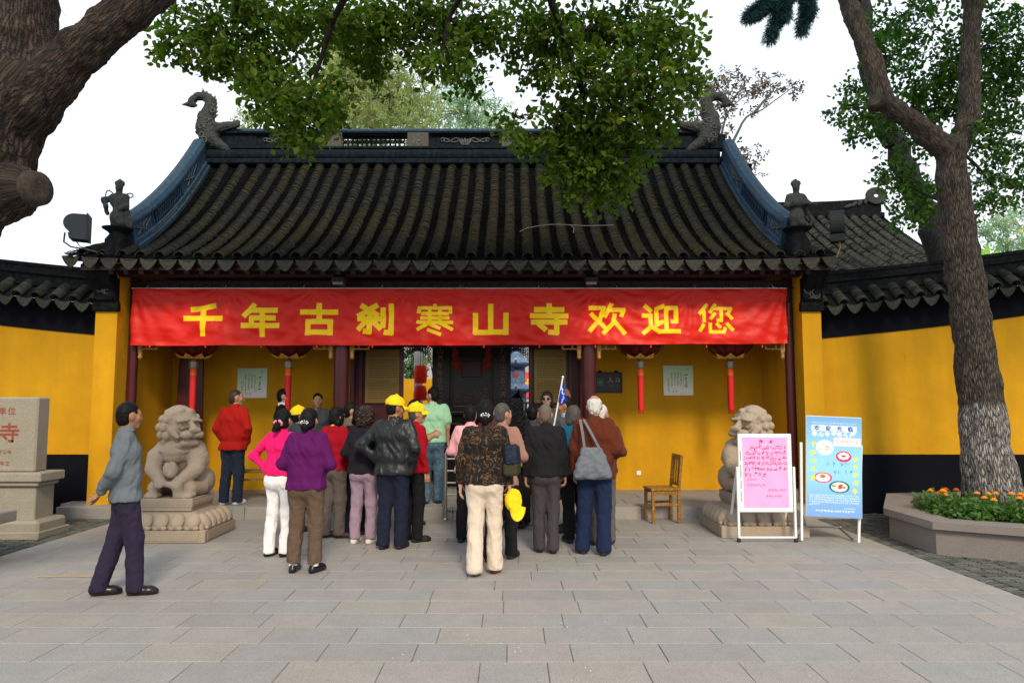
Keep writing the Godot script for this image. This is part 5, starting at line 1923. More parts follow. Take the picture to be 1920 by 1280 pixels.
# ---------- things standing on the square ----------
func build_plaza_objects() -> void:
	# notice frame with pink handwritten paper
	var pink := Image.create(256, 384, false, Image.FORMAT_RGB8)
	pink.fill(Color(0.96, 0.66, 0.86))
	for y in 384:
		for x in 256:
			if (x + y) % 2 == 0:
				var w := 0.03 * sin(x * 0.05 + 2.0 * sin(y * 0.01)) * sin(y * 0.02)
				pink.set_pixel(x, y, Color(0.96 + w * 0.5, 0.66 + w, 0.86 + w * 0.6))
	var c := Color(0.62, 0.02, 0.22)
	scrawl(pink, 96, 14, 22, 3.2, c); scrawl(pink, 150, 14, 22, 3.2, c); scrawl(pink, 98, 16, 18, 3.2, c)
	for row in 6:
		var x0 := 40.0 if row == 0 else 10.0
		var x1 := 246.0 if row < 5 else 112.0
		while x0 < x1:
			scrawl(pink, x0, 48 + row * 29 + rng.randf_range(-2, 2), 20, 2.6, c)
			x0 += 24
	for row in 4:
		for k in [4, 7, 7, 6][row]:
			scrawl(pink, [24.0, 18.0, 140.0, 128.0][row] + k * 15, [226.0, 256.0, 284.0, 316.0][row], 12, 1.6, Color(0.72, 0.12, 0.35))
	var pm := surf("pink_paper", Color(1, 1, 1), 0.7)
	pm.albedo_texture = tex(pink)
	var fr := thing("notice_stand", "white easel stand with pink handwritten notice before the right lion", "notice stand", V(2.985, 0, -8.57), 0.0)
	obj("panel", bx(V(-0.005, 0.80, 0.0), V(0.63, 0.91, 0.03), 0.006), M.white_paint, fr)
	var pp := MB.new()
	pp.quad(V(-0.265, 0.40, 0.018), V(0.262, 0.40, 0.018), V(0.258, 1.215, 0.018), V(-0.272, 1.215, 0.018))
	obj("pink_paper", pp, pm, fr)
	surf("grey_ink", lin(0.12, 0.13, 0.15), 0.7)
	var tx := MB.new()
	for i in 44:
		var y := 1.05 - i * 0.0135
		if i in [9, 10, 11, 24, 25, 33, 34]:
			continue
		tx.quad(V(-0.306 + rng.randf() * 0.006, y, 0.0172), V(-0.286 - rng.randf() * 0.008, y, 0.0172), V(-0.286, y + 0.007, 0.0172), V(-0.304, y + 0.007, 0.0172))
	obj("margin_lettering", tx, M.grey_ink, fr)
	for s in [-1, 1]:
		var lg := MB.new()
		lg.box(V(s * 0.332, 0.44, 0.0), V(0.026, 0.86, 0.03), Basis(V(0, 0, 1), -0.004 * s), 0.004)
		lg.box(V(s * 0.33, 0.42, -0.22), V(0.024, 0.92, 0.026), Basis(V(1, 0, 0), 0.45))
		obj("leg", lg, M.white_paint, fr)
		var ft := MB.new()
		ft.lathe(PackedVector2Array([V2(0.022, 0.0), V2(0.026, 0.02), V2(0.018, 0.05)]), V(s * 0.334, 0, 0.0), 10)
		obj("caster", ft, M.metal_dark, fr)
	obj("crossbar", bx(V(0, 0.055, 0), V(0.64, 0.022, 0.02), 0.004), M.white_paint, fr)
	# blue menu board of the tea house
	var im := Image.create(400, 736, false, Image.FORMAT_RGB8)
	for y in 736:
		var t := y / 735.0
		var col := Color(0.46, 0.66, 0.86).lerp(Color(0.58, 0.82, 0.92), sin(t * PI)).lerp(Color(0.50, 0.64, 0.88), maxf(0.0, t - 0.6) * 1.6)
		for x in 400:
			im.set_pixel(x, y, col)
	var white := Color(0.95, 0.97, 1.0)
	for i in 24:
		scrawl(im, 40 + i * 13.4, 42, 10, 2.0, Color(0.85, 0.93, 1, 0.8))
	im.fill_rect(Rect2i(36, 64, 328, 44), Color(0.88, 0.94, 1.0))
	for i in 4:
		write(im, "欢迎光临"[i], 56 + i * 82, 67, 38, 5.0, Color(0.10, 0.2, 0.55))
	for i in 7:
		if i < 3:
			write(im, "寒山寺"[i], 42 + i * 46, 112, 34, 5.0, white)
		else:
			scrawl(im, 42 + i * 46, 112, 34, 5.5, white); scrawl(im, 44 + i * 46, 114, 30, 5.0, white)
	im.fill_rect(Rect2i(196, 152, 196, 62), Color(0.97, 0.85, 0.88))
	for i in 5:
		scrawl(im, 214 + i * 34, 172, 22, 1.6, Color(0.75, 0.55, 0.6))
	plate(im, V2(132, 228), V2(66, 58), Color(0.80, 0.88, 0.93), Color(0.93, 0.95, 0.95))
	for i in 26:
		var p := V2(132, 222) + V2(rng.randfn(0, 24), rng.randfn(0, 20))
		plate(im, p, V2(7, 5), [Color(0.2, 0.25, 0.2), Color(0.85, 0.85, 0.8), Color(0.45, 0.5, 0.4), Color(0.7, 0.12, 0.14)][rng.randi() % 4], Color(0.9, 0.9, 0.86))
	plate(im, V2(268, 290), V2(56, 40), Color(0.85, 0.16, 0.33), Color(0.85, 0.16, 0.33))
	for i in 8:
		plate(im, V2(268, 286) + V2(cos(i * 0.8) * 30, sin(i * 0.8) * 18), V2(14, 11), Color(0.97, 0.95, 0.95), Color(1, 1, 1))
	plate(im, V2(268, 286), V2(5, 5), Color(0.85, 0.16, 0.33), Color(0.85, 0.16, 0.33))
	plate(im, V2(118, 450), V2(66, 38), Color(0.88, 0.22, 0.40), Color(0.97, 0.97, 0.97))
	plate(im, V2(116, 440), V2(20, 14), Color(0.8, 0.4, 0.2), Color(0.78, 0.45, 0.3)); plate(im, V2(114, 420), V2(8, 16), Color(0.9, 0.6, 0.4), Color(0.95, 0.7, 0.5))
	plate(im, V2(236, 514), V2(74, 44), Color(0.12, 0.38, 0.42), Color(0.97, 0.97, 0.95))
	for i in 9:
		plate(im, V2(236, 514) + V2(rng.randfn(6, 16), rng.randfn(0, 6)), V2(11, 7), Color(0.72, 0.28, 0.16), Color(0.8, 0.36, 0.2))
	plate(im, V2(196, 508), V2(16, 9), Color(0.25, 0.6, 0.2), Color(0.45, 0.75, 0.25))
	for i in 5:
		scrawl(im, 34, 190 + i * 62, 32, 6.5, Color(0.92, 0.86, 0.2)); scrawl(im, 34, 192 + i * 62, 30, 6.0, Color(0.92, 0.86, 0.2))
		scrawl(im, 338, 296 + i * 56, 32, 6.5, Color(0.92, 0.88, 0.3)); scrawl(im, 338, 298 + i * 56, 30, 6.0, Color(0.92, 0.88, 0.3))
	for i in 4:
		scrawl(im, 146 + i * 38 + (16 if i > 1 else 0), 338, 24, 3.0, Color(0.3, 0.5, 0.62)); scrawl(im, 190 + i * 38 + (10 if i > 1 else 0), 392, 24, 3.0, Color(0.3, 0.5, 0.62))
	for row in 5:
		var x := 22.0
		while x < (370 if row < 4 else 90):
			scrawl(im, x, 572 + row * 17, 12, 1.8, white)
			x += 15
	for i in 7:
		scrawl(im, 266 + i * 13, 664, 10, 1.6, white)
	for i in 16:
		scrawl(im, 64 + i * 17.5, 684, 16, 2.6, white)
	var bm := surf("menu_print", Color(1, 1, 1), 0.35)
	bm.albedo_texture = tex(im)
	var mb := thing("menu_board", "tall pale blue menu board with pictured dishes on a white stand", "sign board", V(3.70, 0, -8.58), -0.04)
	var lean := Transform3D(Basis(V(0, 0, 1), -0.045), V(0.02, 0, 0))
	var b := MB.new()
	b.t = lean
	b.box(V(0.02, 0.875, 0.035), V(0.645, 1.17, 0.024), Basis(V(1, 0, 0), -0.03), 0.005)
	obj("panel", b, M.white_paint, mb)
	b = MB.new()
	b.t = lean * Transform3D(Basis(V(1, 0, 0), -0.03), V(0.02, 0.875, 0.035))
	b.quad(V(-0.318, -0.58, 0.0145), V(0.318, -0.58, 0.0145), V(0.318, 0.58, 0.0145), V(-0.318, 0.58, 0.0145))
	obj("print", b, bm, mb)
	for s in [-1, 1]:
		b = MB.new()
		b.t = lean
		b.box(V(s * 0.338 + 0.0, 0.57, 0.0), V(0.028, 1.14, 0.03), Basis(V(0, 0, 1), -s * 0.02), 0.004)
		obj("leg", b, M.white_paint, mb)
		b = MB.new()
		b.tube(PackedVector3Array([V(s * 0.30, 0.02, -0.02), V(s * 0.24 + 0.05, 0.10, -0.42)]), 0.012, 6)
		obj("strut", b, M.metal_grey, mb)
	b = MB.new()
	b.tube(PackedVector3Array([V(-0.2, 0.11, -0.42), V(0.32, 0.10, -0.42)]), 0.012, 6)
	obj("crossbar", b, M.metal_grey, mb)
	# carved stone stele on a moulded base
	var s := thing("stone_stele", "grey inscribed stone stele with red characters on a moulded base, at the far left", "stele", V(-7.0, 0, -9.05))
	obj("tablet", bx(V(0, 1.23, 0), V(2.28, 0.92, 0.24), 0.02), M.granite_grey, s)
	obj("ledge", bx(V(0, 0.72, 0.02), V(2.62, 0.11, 0.48), 0.012), M.granite_grey, s)
	obj("cornice", bx(V(0, 0.635, 0.02), V(2.52, 0.05, 0.42), 0.014), M.granite_grey, s)
	obj("body", bx(V(0, 0.38, 0.0), V(2.42, 0.46, 0.36), 0.01), M.granite_grey, s)
	obj("foot", bx(V(0, 0.13, 0.03), V(2.68, 0.16, 0.56), 0.03), M.granite_grey, s)
	obj("foot", bx(V(0, 0.04, 0.03), V(2.74, 0.09, 0.62), 0.01), M.granite_grey, s)
	surf("faded_red", lin(0.36, 0.085, 0.045), 0.85, "stone", 3.0)
	var ch := MB.new()
	for i in 3:
		glyph_mesh(ch, "护单位"[i], V(0.59 + i * 0.115, 1.52, 0.1215), 0.095, 10.0)
	glyph_mesh(ch, "寺", V(0.80, 1.25, 0.1215), 0.24, 12.0)
	glyph_mesh(ch, "山", V(0.27, 1.25, 0.1215), 0.24, 12.0)
	for i in 5:
		glyph_mesh(ch, "八二年公布"[i], V(0.585 + i * 0.058, 1.02, 0.1215), 0.05, 12.0)
	for i in 4:
		glyph_mesh(ch, "八五年立"[i], V(0.61 + i * 0.063, 0.88, 0.1215), 0.055, 12.0)
	obj("inscription", ch, M.faded_red, s)
	# granite bench
	var bn := thing("stone_bench", "plain grey granite bench at the left edge before the stele", "bench", V(-6.05, 0, -7.45))
	obj("seat", bx(V(-0.05, 0.42, 0), V(1.55, 0.12, 0.85), 0.012), M.granite_grey, bn)
	for q in [-0.5, 0.45]:
		obj("leg", bx(V(q, 0.18, 0), V(0.22, 0.36, 0.6), 0.01), M.granite_grey, bn)
	planter()

func plate(im: Image, at: Vector2, r: Vector2, rim: Color, dish: Color) -> void:
	for y in range(maxi(0, int(at.y - r.y)), mini(im.get_height(), int(at.y + r.y) + 1)):
		for x in range(maxi(0, int(at.x - r.x)), mini(im.get_width(), int(at.x + r.x) + 1)):
			var d := ((V2(x, y) - at) / r).length()
			if d < 1.0:
				im.set_pixel(x, y, dish if d < 0.80 else rim)

func planter() -> void:
	var root := thing("tree_planter", "low polygonal granite planter with overhanging cap around the leaning tree", "planter")
	var ring := [V(4.56, 0, -8.85), V(4.55, 0, -7.87), V(5.45, 0, -7.32), V(6.9, 0, -7.25), V(7.9, 0, -8.1), V(7.9, 0, -9.7), V(6.9, 0, -10.5), V(5.3, 0, -10.2)]
	var mid := V(6.2, 0, -8.9)
	for i in ring.size():
		var a: Vector3 = ring[i]; var c: Vector3 = ring[(i + 1) % ring.size()]
		var out := (c - a).normalized().cross(Vector3.UP)
		if out.dot(a - mid) < 0: out = -out
		var b := MB.new()
		var ia := a + (mid - a).normalized() * 0.2; var ic := c + (mid - c).normalized() * 0.2
		hull(b, [a, c, ic, ia], 0.0, 0.275)
		obj("side_stone", b, M.planter_stone, root)
		b = MB.new()
		var oa := a + (a - mid).normalized() * 0.065; var oc := c + (c - mid).normalized() * 0.065
		var e := (oc - oa).normalized() * 0.003
		var pa := a + (mid - a).normalized() * 0.30; var pc := c + (mid - c).normalized() * 0.30
		hull(b, [oa + e, oc - e, pc - e, pa + e], 0.275, 0.355)
		obj("cap_stone", b, M.planter_stone, root)
	var s := MB.new()
	for i in ring.size():
		var a: Vector3 = ring[i].lerp(mid, 0.1); var c: Vector3 = ring[(i + 1) % ring.size()].lerp(mid, 0.1)
		tri_up(s, V(a.x, 0.31, a.z), V(mid.x, 0.40, mid.z), V(c.x, 0.31, c.z))
	obj("soil", s, M.soil, root)
	# marigolds
	surf("marigold_leaf", lin(0.055, 0.13, 0.022), 0.7); M.marigold_leaf.backlight_enabled = true; M.marigold_leaf.backlight = Color(0.3, 0.4, 0.1)
	surf("marigold_orange", lin(0.80, 0.26, 0.01), 0.7)
	surf("marigold_rust", lin(0.45, 0.07, 0.01), 0.7)
	var spots := [V(5.03, 0, -8.75), V(5.18, 0, -8.5), V(5.02, 0, -8.4), V(5.28, 0, -8.15), V(5.12, 0, -8.05), V(5.45, 0, -8.0), V(5.55, 0, -7.85), V(5.75, 0, -7.8), V(5.4, 0, -8.45), V(5.95, 0, -7.75), V(6.2, 0, -7.85), V(5.25, 0, -8.85), V(6.15, 0, -7.7), V(5.65, 0, -8.15)]
	for i in spots.size():
		var p := thing("marigold_plant", "", "flower", spots[i] + V(0, 0.32, 0), rng.randf() * TAU, "marigolds in the tree planter")
		var heads: int = [1, 2, 3, 1, 2, 1, 3, 0, 2, 2, 1, 1, 0, 2][i]
		p.set_meta("label", "bushy green marigold" + [" without open flowers", " with one orange flower", " with two orange flowers", " with three orange flowers"][heads] + [" at the back left corner of the planter", " second from the back in the planter", " nearest the planter's left edge", " in the left front of the planter", " just inside the front left corner stone", " behind the front left rim", " at the middle of the front rim", " right of the middle of the front rim", " close to the whitewashed trunk on its left", " at the right of the front rim", " below the trunk at the right end", " tucked behind the left row by the dark wall", " closest to the viewer beside the right end", " between the trunk and the front rim"][i])
		var b := MB.new()
		leaf_cloud(b, [[0, 0.12, 0, 0.2, 0.13, 0.2], [0.03, 0.06, 0, 0.22, 0.08, 0.22]], 130, 0.055)
		stuff(obj("foliage", b, M.marigold_leaf, p))
		for h in heads:
			b = MB.new()
			var at := V(rng.randfn(0, 0.08), 0.24 + rng.randf() * 0.07, rng.randfn(0, 0.08) + 0.04)
			for ringk in 3:
				for k in 9:
					var a := TAU * k / 9 + ringk * 0.35
					var r := 0.027 - ringk * 0.008
					b.ball(at + V(cos(a) * r, 0.008 * ringk, sin(a) * r), V(0.011, 0.007, 0.011), 5, 3)
			obj("flower", b, M.marigold_rust if (i + h) % 5 == 1 else M.marigold_orange, p)
			b = MB.new()
			b.tube(PackedVector3Array([V(at.x * 0.4, 0, at.z * 0.4), at]), 0.004, 4)
			obj("stem", b, M.marigold_leaf, p)

func tri_up(b: MB, p: Vector3, q: Vector3, r: Vector3) -> void:
	if (q - p).cross(r - p).y > 0: b.tri(p, q, r)
	else: b.tri(p, r, q)

# upright block over a four-cornered plan
func hull(b: MB, q: Array, y0: float, y1: float) -> void:
	var c := [q[0], q[1], q[2], q[3]]
	if (c[1] - c[0]).cross(c[2] - c[0]).y < 0:
		c.reverse()
	var up := V(0, 1, 0)
	b.quad(c[0] + up * y1, c[1] + up * y1, c[2] + up * y1, c[3] + up * y1)
	b.quad(c[3] + up * y0, c[2] + up * y0, c[1] + up * y0, c[0] + up * y0)
	for i in 4:
		var p: Vector3 = c[i]; var r: Vector3 = c[(i + 1) % 4]
		b.quad(p + up * y0, r + up * y0, r + up * y1, p + up * y1)

# ---------- trees ----------
func leaf_mesh(length: float, width: float) -> ArrayMesh:
	var b := MB.new()
	for s in [-1.0, 1.0]:
		var p := [V(0, 0, 0), V(s * width * 0.42, length * 0.3, 0.10 * length), V(s * width * 0.5, length * 0.55, 0.10 * length), V(s * width * 0.22, length * 0.85, 0.02 * length), V(0, length, -0.06 * length)]
		for i in range(1, 4):
			if s > 0: b.tri(p[0], p[i], p[i + 1])
			else: b.tri(p[0], p[i + 1], p[i])
	return b.mesh()

func leaf_mat(key: String, c: Color, through: Color) -> StandardMaterial3D:
	var m := surf(key, c, 0.5)
	m.metallic_specular = 0.3
	m.vertex_color_use_as_albedo = true
	m.backlight_enabled = true
	m.backlight = through
	return m

# leaves on short twigs through the clumps [x, y, z, rx, ry]
func crown(called: String, parent: Node3D, clumps: Array, per: float, leaf: ArrayMesh, m: Material, droop := 0.4, spread := 1.0, deep := 0.9) -> void:
	var xf: Array = []
	var tones: Array = []
	for c in clumps:
		var vol: float = c[3] * c[4] * 4.0 + 0.02
		var twigs := int(per * vol) + 3
		for i in twigs:
			var p := V(rng.randfn(0, 0.42), rng.randfn(0, 0.42), rng.randfn(0, 0.42)).limit_length(1.0)
			var at := V(c[0] + p.x * c[3] * spread, c[1] + p.y * c[4] * spread, c[2] + p.z * maxf(c[3], c[4]) * deep)
			var dir := (V(p.x, p.y * 0.5 - droop, p.z) + V(rng.randfn(0, 0.5), rng.randfn(0, 0.3), rng.randfn(0, 0.5))).normalized()
			var side := dir.cross(V(rng.randfn(0, 1), rng.randfn(0, 1), rng.randfn(0, 1))).normalized()
			var tone := rng.randf_range(0.65, 1.25)
			for k in 6:
				var q := at + dir * 0.035 * k
				var s := side.rotated(dir, k * 2.4)
				var y := (dir * 0.6 + s).normalized()
				var zax := y.cross(dir).normalized()
				var b := Basis(y.cross(zax), y, zax) * Basis(Vector3.UP, rng.randf_range(-0.7, 0.7))
				xf.append(Transform3D(b.scaled(Vector3.ONE * rng.randf_range(0.55, 1.2)), q))
				var w := tone * rng.randf_range(0.85, 1.15)
				tones.append(Color(w * rng.randf_range(0.85, 1.2), w, w * 0.9) if rng.randf() > 0.012 else Color(w * 2.6, w * 1.3, w * 0.5))
	if deep > 0.8 and M.has("bark"):
		# the fine twigs that carry the leaves
		var tw := MB.new()
		for c in clumps:
			for i in 6:
				var a := V(c[0], c[1] + c[4] * 0.35, c[2])
				var e := a + V(rng.randfn(0, 0.5) * c[3], (rng.randfn(0, 0.5) - 0.35) * c[4], rng.randfn(0, 0.5) * c[3])
				tw.tube(PackedVector3Array([a, a.lerp(e, 0.4) + V(rng.randfn(0, 0.03), 0.03, 0), a.lerp(e, 0.75) + V(rng.randfn(0, 0.04), 0.02, 0), e]), PackedFloat32Array([0.009, 0.007, 0.005, 0.003]), 4, false)
		stuff(obj("twigs", tw, M.bark, parent))
	var mm := MultiMesh.new()
	mm.transform_format = MultiMesh.TRANSFORM_3D
	mm.use_colors = true
	mm.mesh = leaf
	mm.instance_count = xf.size()
	for i in xf.size():
		mm.set_instance_transform(i, xf[i])
		mm.set_instance_color(i, tones[i])
	var o := MultiMeshInstance3D.new()
	o.name = numbered(called, parent)
	o.multimesh = mm
	o.material_override = m
	parent.add_child(o, true)
	stuff(o)

func limb(parent: Node3D, pts: Array, r0: float, r1: float, m: Material) -> void:
	var path := PackedVector3Array()
	var rad := PackedFloat32Array()
	for i in pts.size() - 1:
		for k in 5:
			var t := k / 5.0
			var a: Vector3 = pts[maxi(i - 1, 0)]; var b: Vector3 = pts[i]; var c: Vector3 = pts[i + 1]; var d: Vector3 = pts[mini(i + 2, pts.size() - 1)]
			path.append(b.cubic_interpolate(c, a, d, t) + V(rng.randfn(0, r1 * 0.25), rng.randfn(0, r1 * 0.25), 0))
			rad.append(lerpf(r0, r1, (i + t) / (pts.size() - 1)))
	path.append(pts[-1]); rad.append(r1)
	var o := MB.new()
	o.tube(path, rad, 8)
	obj("branch", o, m, parent)

# trunk skin: swept rings that carry the bark around and along; joints covered by a sculpted core
func trunk_field(root: Node3D, lo: Vector3, hi: Vector3, cell: float, chain: Array, blend: float, m: Material, called := "trunk", lime := 0.0, turns := 2.0) -> MeshInstance3D:
	var f := Field.new(lo, hi, cell, blend)
	for c in chain:
		for i in c.size() - 1:
			f.cap(V(c[i][0], c[i][1], c[i][2]), V(c[i + 1][0], c[i + 1][1], c[i + 1][2]), c[i][3], c[i + 1][3])
	f.noise = fn
	f.wobble = 0.05
	f.stretch = V(5.0, 2.2, 5.0)
	var b := MB.new()
	f.build(b)
	# bark follows each limb: around in u, along in v; the seam lies at the back
	for i in b.v.size():
		var p := b.v[i]
		var best := 1e9
		var run0 := 0.0
		for c in chain:
			run0 += 3.37
			var run := run0
			for j in c.size() - 1:
				var a := V(c[j][0], c[j][1], c[j][2]); var d := V(c[j + 1][0], c[j + 1][1], c[j + 1][2]) - a
				var l := d.length()
				var h := clampf((p - a).dot(d) / (l * l), 0, 1)
				var off := p - a - d * h
				var gap := off.length() - lerpf(c[j][3], c[j + 1][3], h)
				if gap < best:
					best = gap
					var ax := d / l
					var side := ax.cross(V(0, 0, 1)).normalized()
					var front := side.cross(ax)
					b.uv[i] = V2(atan2(off.dot(side), off.dot(front)) / TAU * turns, (run + l * h) * 1.1)
				run += l
	if lime > 0.0:
		for i in b.v.size():
			var p := b.v[i]
			var u := smoothstep(-0.05, 0.05, lime - p.y + 0.10 * fn.get_noise_3d(p.x * 14.0, p.y * 1.5, p.z * 14.0))
			var wear := 0.5 + 0.5 * fn.get_noise_3d(p.x * 9.0, p.y * 2.5, p.z * 9.0)
			b.c[i] = Color(0.24, 0.195, 0.150).lerp(Color(0.88, 0.83, 0.78), u * (0.62 + 0.38 * wear) * smoothstep(0.2, 0.75, p.y))
	return obj(called, b, m, root, lime > 0.0)

func build_trees() -> void:
	# great camphor tree leaning in from the left edge
	leaf_mat("camphor_leaf", lin(0.078, 0.140, 0.014), Color(0.8, 0.95, 0.12))
	leaf_mat("right_leaf", lin(0.058, 0.135, 0.020), Color(0.5, 0.8, 0.2))
	var leaf := leaf_mesh(0.088, 0.054)
	var t := thing("camphor_tree", "massive dark barked tree at the left edge with a sawn stub and overhanging leafy boughs", "tree")
	M.bark.uv1_scale = V(1.5, 0.8, 1.5)
	tint("bark_uv", "bark", lin(0.118, 0.082, 0.057)); M.bark_uv.uv1_triplanar = false; M.bark_uv.uv1_scale = Vector3.ONE
	var cut := Vector3(-3.275, 3.04, -4.705)
	trunk_field(t, V(-6.0, -0.05, -5.5), V(-1.95, 6.2, -4.2), 0.022, [
		[[-5.350, -0.1, -4.9, 0.660], [-5.250, 0.5, -4.85, 0.500], [-5.110, 1.3, -4.82, 0.400], [-4.710, 2.03, -4.8, 0.370], [-4.450, 2.32, -4.8, 0.365], [-4.150, 2.61, -4.8, 0.345], [-3.920, 2.83, -4.8, 0.330], [-3.770, 3.09, -4.8, 0.320], [-3.630, 3.31, -4.8, 0.300], [-3.550, 3.57, -4.8, 0.280], [-3.410, 3.80, -4.8, 0.245], [-3.370, 4.07, -4.8, 0.185], [-3.380, 4.42, -4.8, 0.160], [-3.410, 4.9, -4.8, 0.155], [-3.500, 6.4, -4.85, 0.130]],
		[[-3.35, 3.66, -4.8, 0.215], [-3.17, 3.84, -4.8, 0.160], [-2.95, 4.08, -4.8, 0.130], [-2.66, 4.37, -4.8, 0.123], [-2.39, 4.63, -4.82, 0.115], [-2.03, 4.97, -4.9, 0.105]],
		[[-3.70, 3.00, -4.78, 0.26], [-3.50, 3.02, -4.76, 0.20], [-3.38, 3.035, -4.74, 0.165], [-3.29, 3.04, -4.71, 0.145]],
	], 0.022, M.bark_uv)
	limb(t, [V(-2.15, 4.86, -4.86), V(-1.75, 5.10, -5.1), V(-1.2, 5.40, -5.8), V(-0.2, 5.75, -6.5), V(0.9, 5.9, -7.1), V(1.6, 5.9, -7.3)], 0.10, 0.04, M.bark)
	limb(t, [V(-2.1, 4.9, -4.95), V(-2.5, 5.4, -6.2), V(-2.8, 5.6, -7.0)], 0.07, 0.02, M.bark)
	limb(t, [V(-1.2, 5.35, -5.8), V(-1.7, 5.3, -6.6), V(-2.05, 4.6, -7.0)], 0.05, 0.012, M.bark)
	limb(t, [V(-0.2, 5.75, -6.5), V(-0.6, 5.6, -7.0), V(-0.75, 5.1, -7.2)], 0.04, 0.01, M.bark)
	limb(t, [V(0.3, 5.85, -6.8), V(0.55, 5.45, -7.3), V(0.75, 4.95, -7.5), V(0.95, 4.2, -7.7)], 0.045, 0.010, M.bark)
	limb(t, [V(0.55, 5.45, -7.3), V(0.9, 5.6, -7.4), V(1.4, 5.3, -7.3)], 0.025, 0.008, M.bark)
	limb(t, [V(0.75, 4.95, -7.5), V(1.1, 4.8, -7.4), V(1.4, 4.5, -7.2)], 0.022, 0.006, M.bark)
	var st := MB.new()
	surf("cut_wood", lin(0.07, 0.050, 0.038), 0.9, "blot", 5.0, "grain_n", 1.0)
	st.t = Transform3D(Basis.looking_at(-V(0.975, -0.02, 0.20), Vector3.UP), cut + V(0.975, -0.02, 0.20) * 0.138) * Transform3D(Basis(Vector3.RIGHT, PI / 2), V(0, 0, 0))
	st.lathe(PackedVector2Array([V2(0.122, -0.06), V2(0.112, 0.004), V2(0.06, 0.009), V2(0.001, 0.0)]), V(0, 0, 0), 20)
	obj("sawn_end", st, M.cut_wood, t)
	var L := [
		[-3.37, 5.27, -6.93, 0.21, 0.26], [-3.18, 5.55, -7.36, 0.38, 0.38], [-2.96, 5.17, -7.12, 0.26, 0.21], [-2.63, 5.3, -7.45, 0.44, 0.39], [-2.78, 5.86, -7.48, 0.66, 0.33],
		[-2.05, 4.5, -6.69, 0.35, 0.3], [-2.04, 4.21, -6.62, 0.29, 0.17], [-2.05, 4.97, -7.77, 0.2, 0.32], [-1.94, 5.51, -6.96, 0.62, 0.26], [-2.44, 4.74, -6.93, 0.26, 0.26], [-1.91, 5.96, -7.99, 0.47, 0.24],
		[-1.34, 5.5, -7.26, 0.43, 0.32], [-1.61, 5.46, -7.77, 0.23, 0.2], [-1.12, 5.74, -7.27, 0.43, 0.24], [-0.69, 5.75, -7.49, 0.5, 0.31], [-0.68, 5.04, -6.81, 0.23, 0.25], [-0.35, 5.68, -7.49, 0.33, 0.33], [-0.57, 5.3, -7.82, 0.2, 0.2]]
	var R := [
		[0.23, 5.6, -7.33, 0.43, 0.27], [0.77, 5.76, -7.64, 0.51, 0.34], [1.34, 5.71, -7.54, 0.5, 0.34], [1.52, 5.25, -6.69, 0.22, 0.3], [0.29, 5.35, -7.66, 0.23, 0.28], [0.8, 5.11, -7.43, 0.5, 0.33], [1.29, 4.92, -7.02, 0.42, 0.31],
		[1.61, 4.75, -6.64, 0.2, 0.25], [0.95, 4.8, -7.81, 0.55, 0.35], [1.33, 4.58, -7.26, 0.43, 0.27], [0.58, 4.6, -7.61, 0.25, 0.28], [0.74, 4.32, -7.83, 0.44, 0.26], [1.15, 4.21, -7.6, 0.39, 0.28], [0.9, 4.03, -7.89, 0.38, 0.2], [0.06, 4.49, -7.15, 0.16, 0.1], [0.27, 4.51, -7.72, 0.16, 0.14]]
	crown("foliage", t, L, 200.0, leaf, M.camphor_leaf)
	crown("foliage", t, R, 215.0, leaf, M.camphor_leaf)
	crown("foliage", t, [[-2.5, 6.6, -7, 1.2, 0.4], [-0.5, 6.6, -7, 1.2, 0.4], [1.2, 6.6, -7.2, 1.0, 0.4]], 70.0, leaf, M.camphor_leaf)
	crown("foliage", t, [[-6.0, 7.6, -6.6, 1.7, 0.8], [-8.2, 7.4, -6.2, 1.6, 0.9], [-4.4, 7.8, -5.6, 1.4, 0.7], [-7.0, 8.4, -7.8, 1.8, 0.8], [-5.6, 8.4, -4.2, 1.5, 0.8], [-7.6, 8.2, -3.8, 1.6, 0.8], [-6.4, 8.8, -2.6, 1.4, 0.6]], 17.0, leaf_mesh(0.16, 0.10), M.camphor_leaf)
	# leaning tree in the planter
	var r := thing("planter_tree", "tall leaning forked tree with whitewashed trunk base in the granite planter", "tree")
	surf("bark_grey", Color(1, 1, 1), 0.92, "bark", 1.0, "bark_n", 1.4)
	M.bark_grey.uv1_scale = V(1.9, 0.75, 1.9)
	M.bark_grey.vertex_color_use_as_albedo = true
	tint("bark_uv_grey", "bark_grey", Color(1, 1, 1)); M.bark_uv_grey.uv1_triplanar = false; M.bark_uv_grey.uv1_scale = Vector3.ONE
	surf("bough_bark", lin(0.105, 0.080, 0.058), 0.92, "bark", 1.9, "bark_n", 1.2)
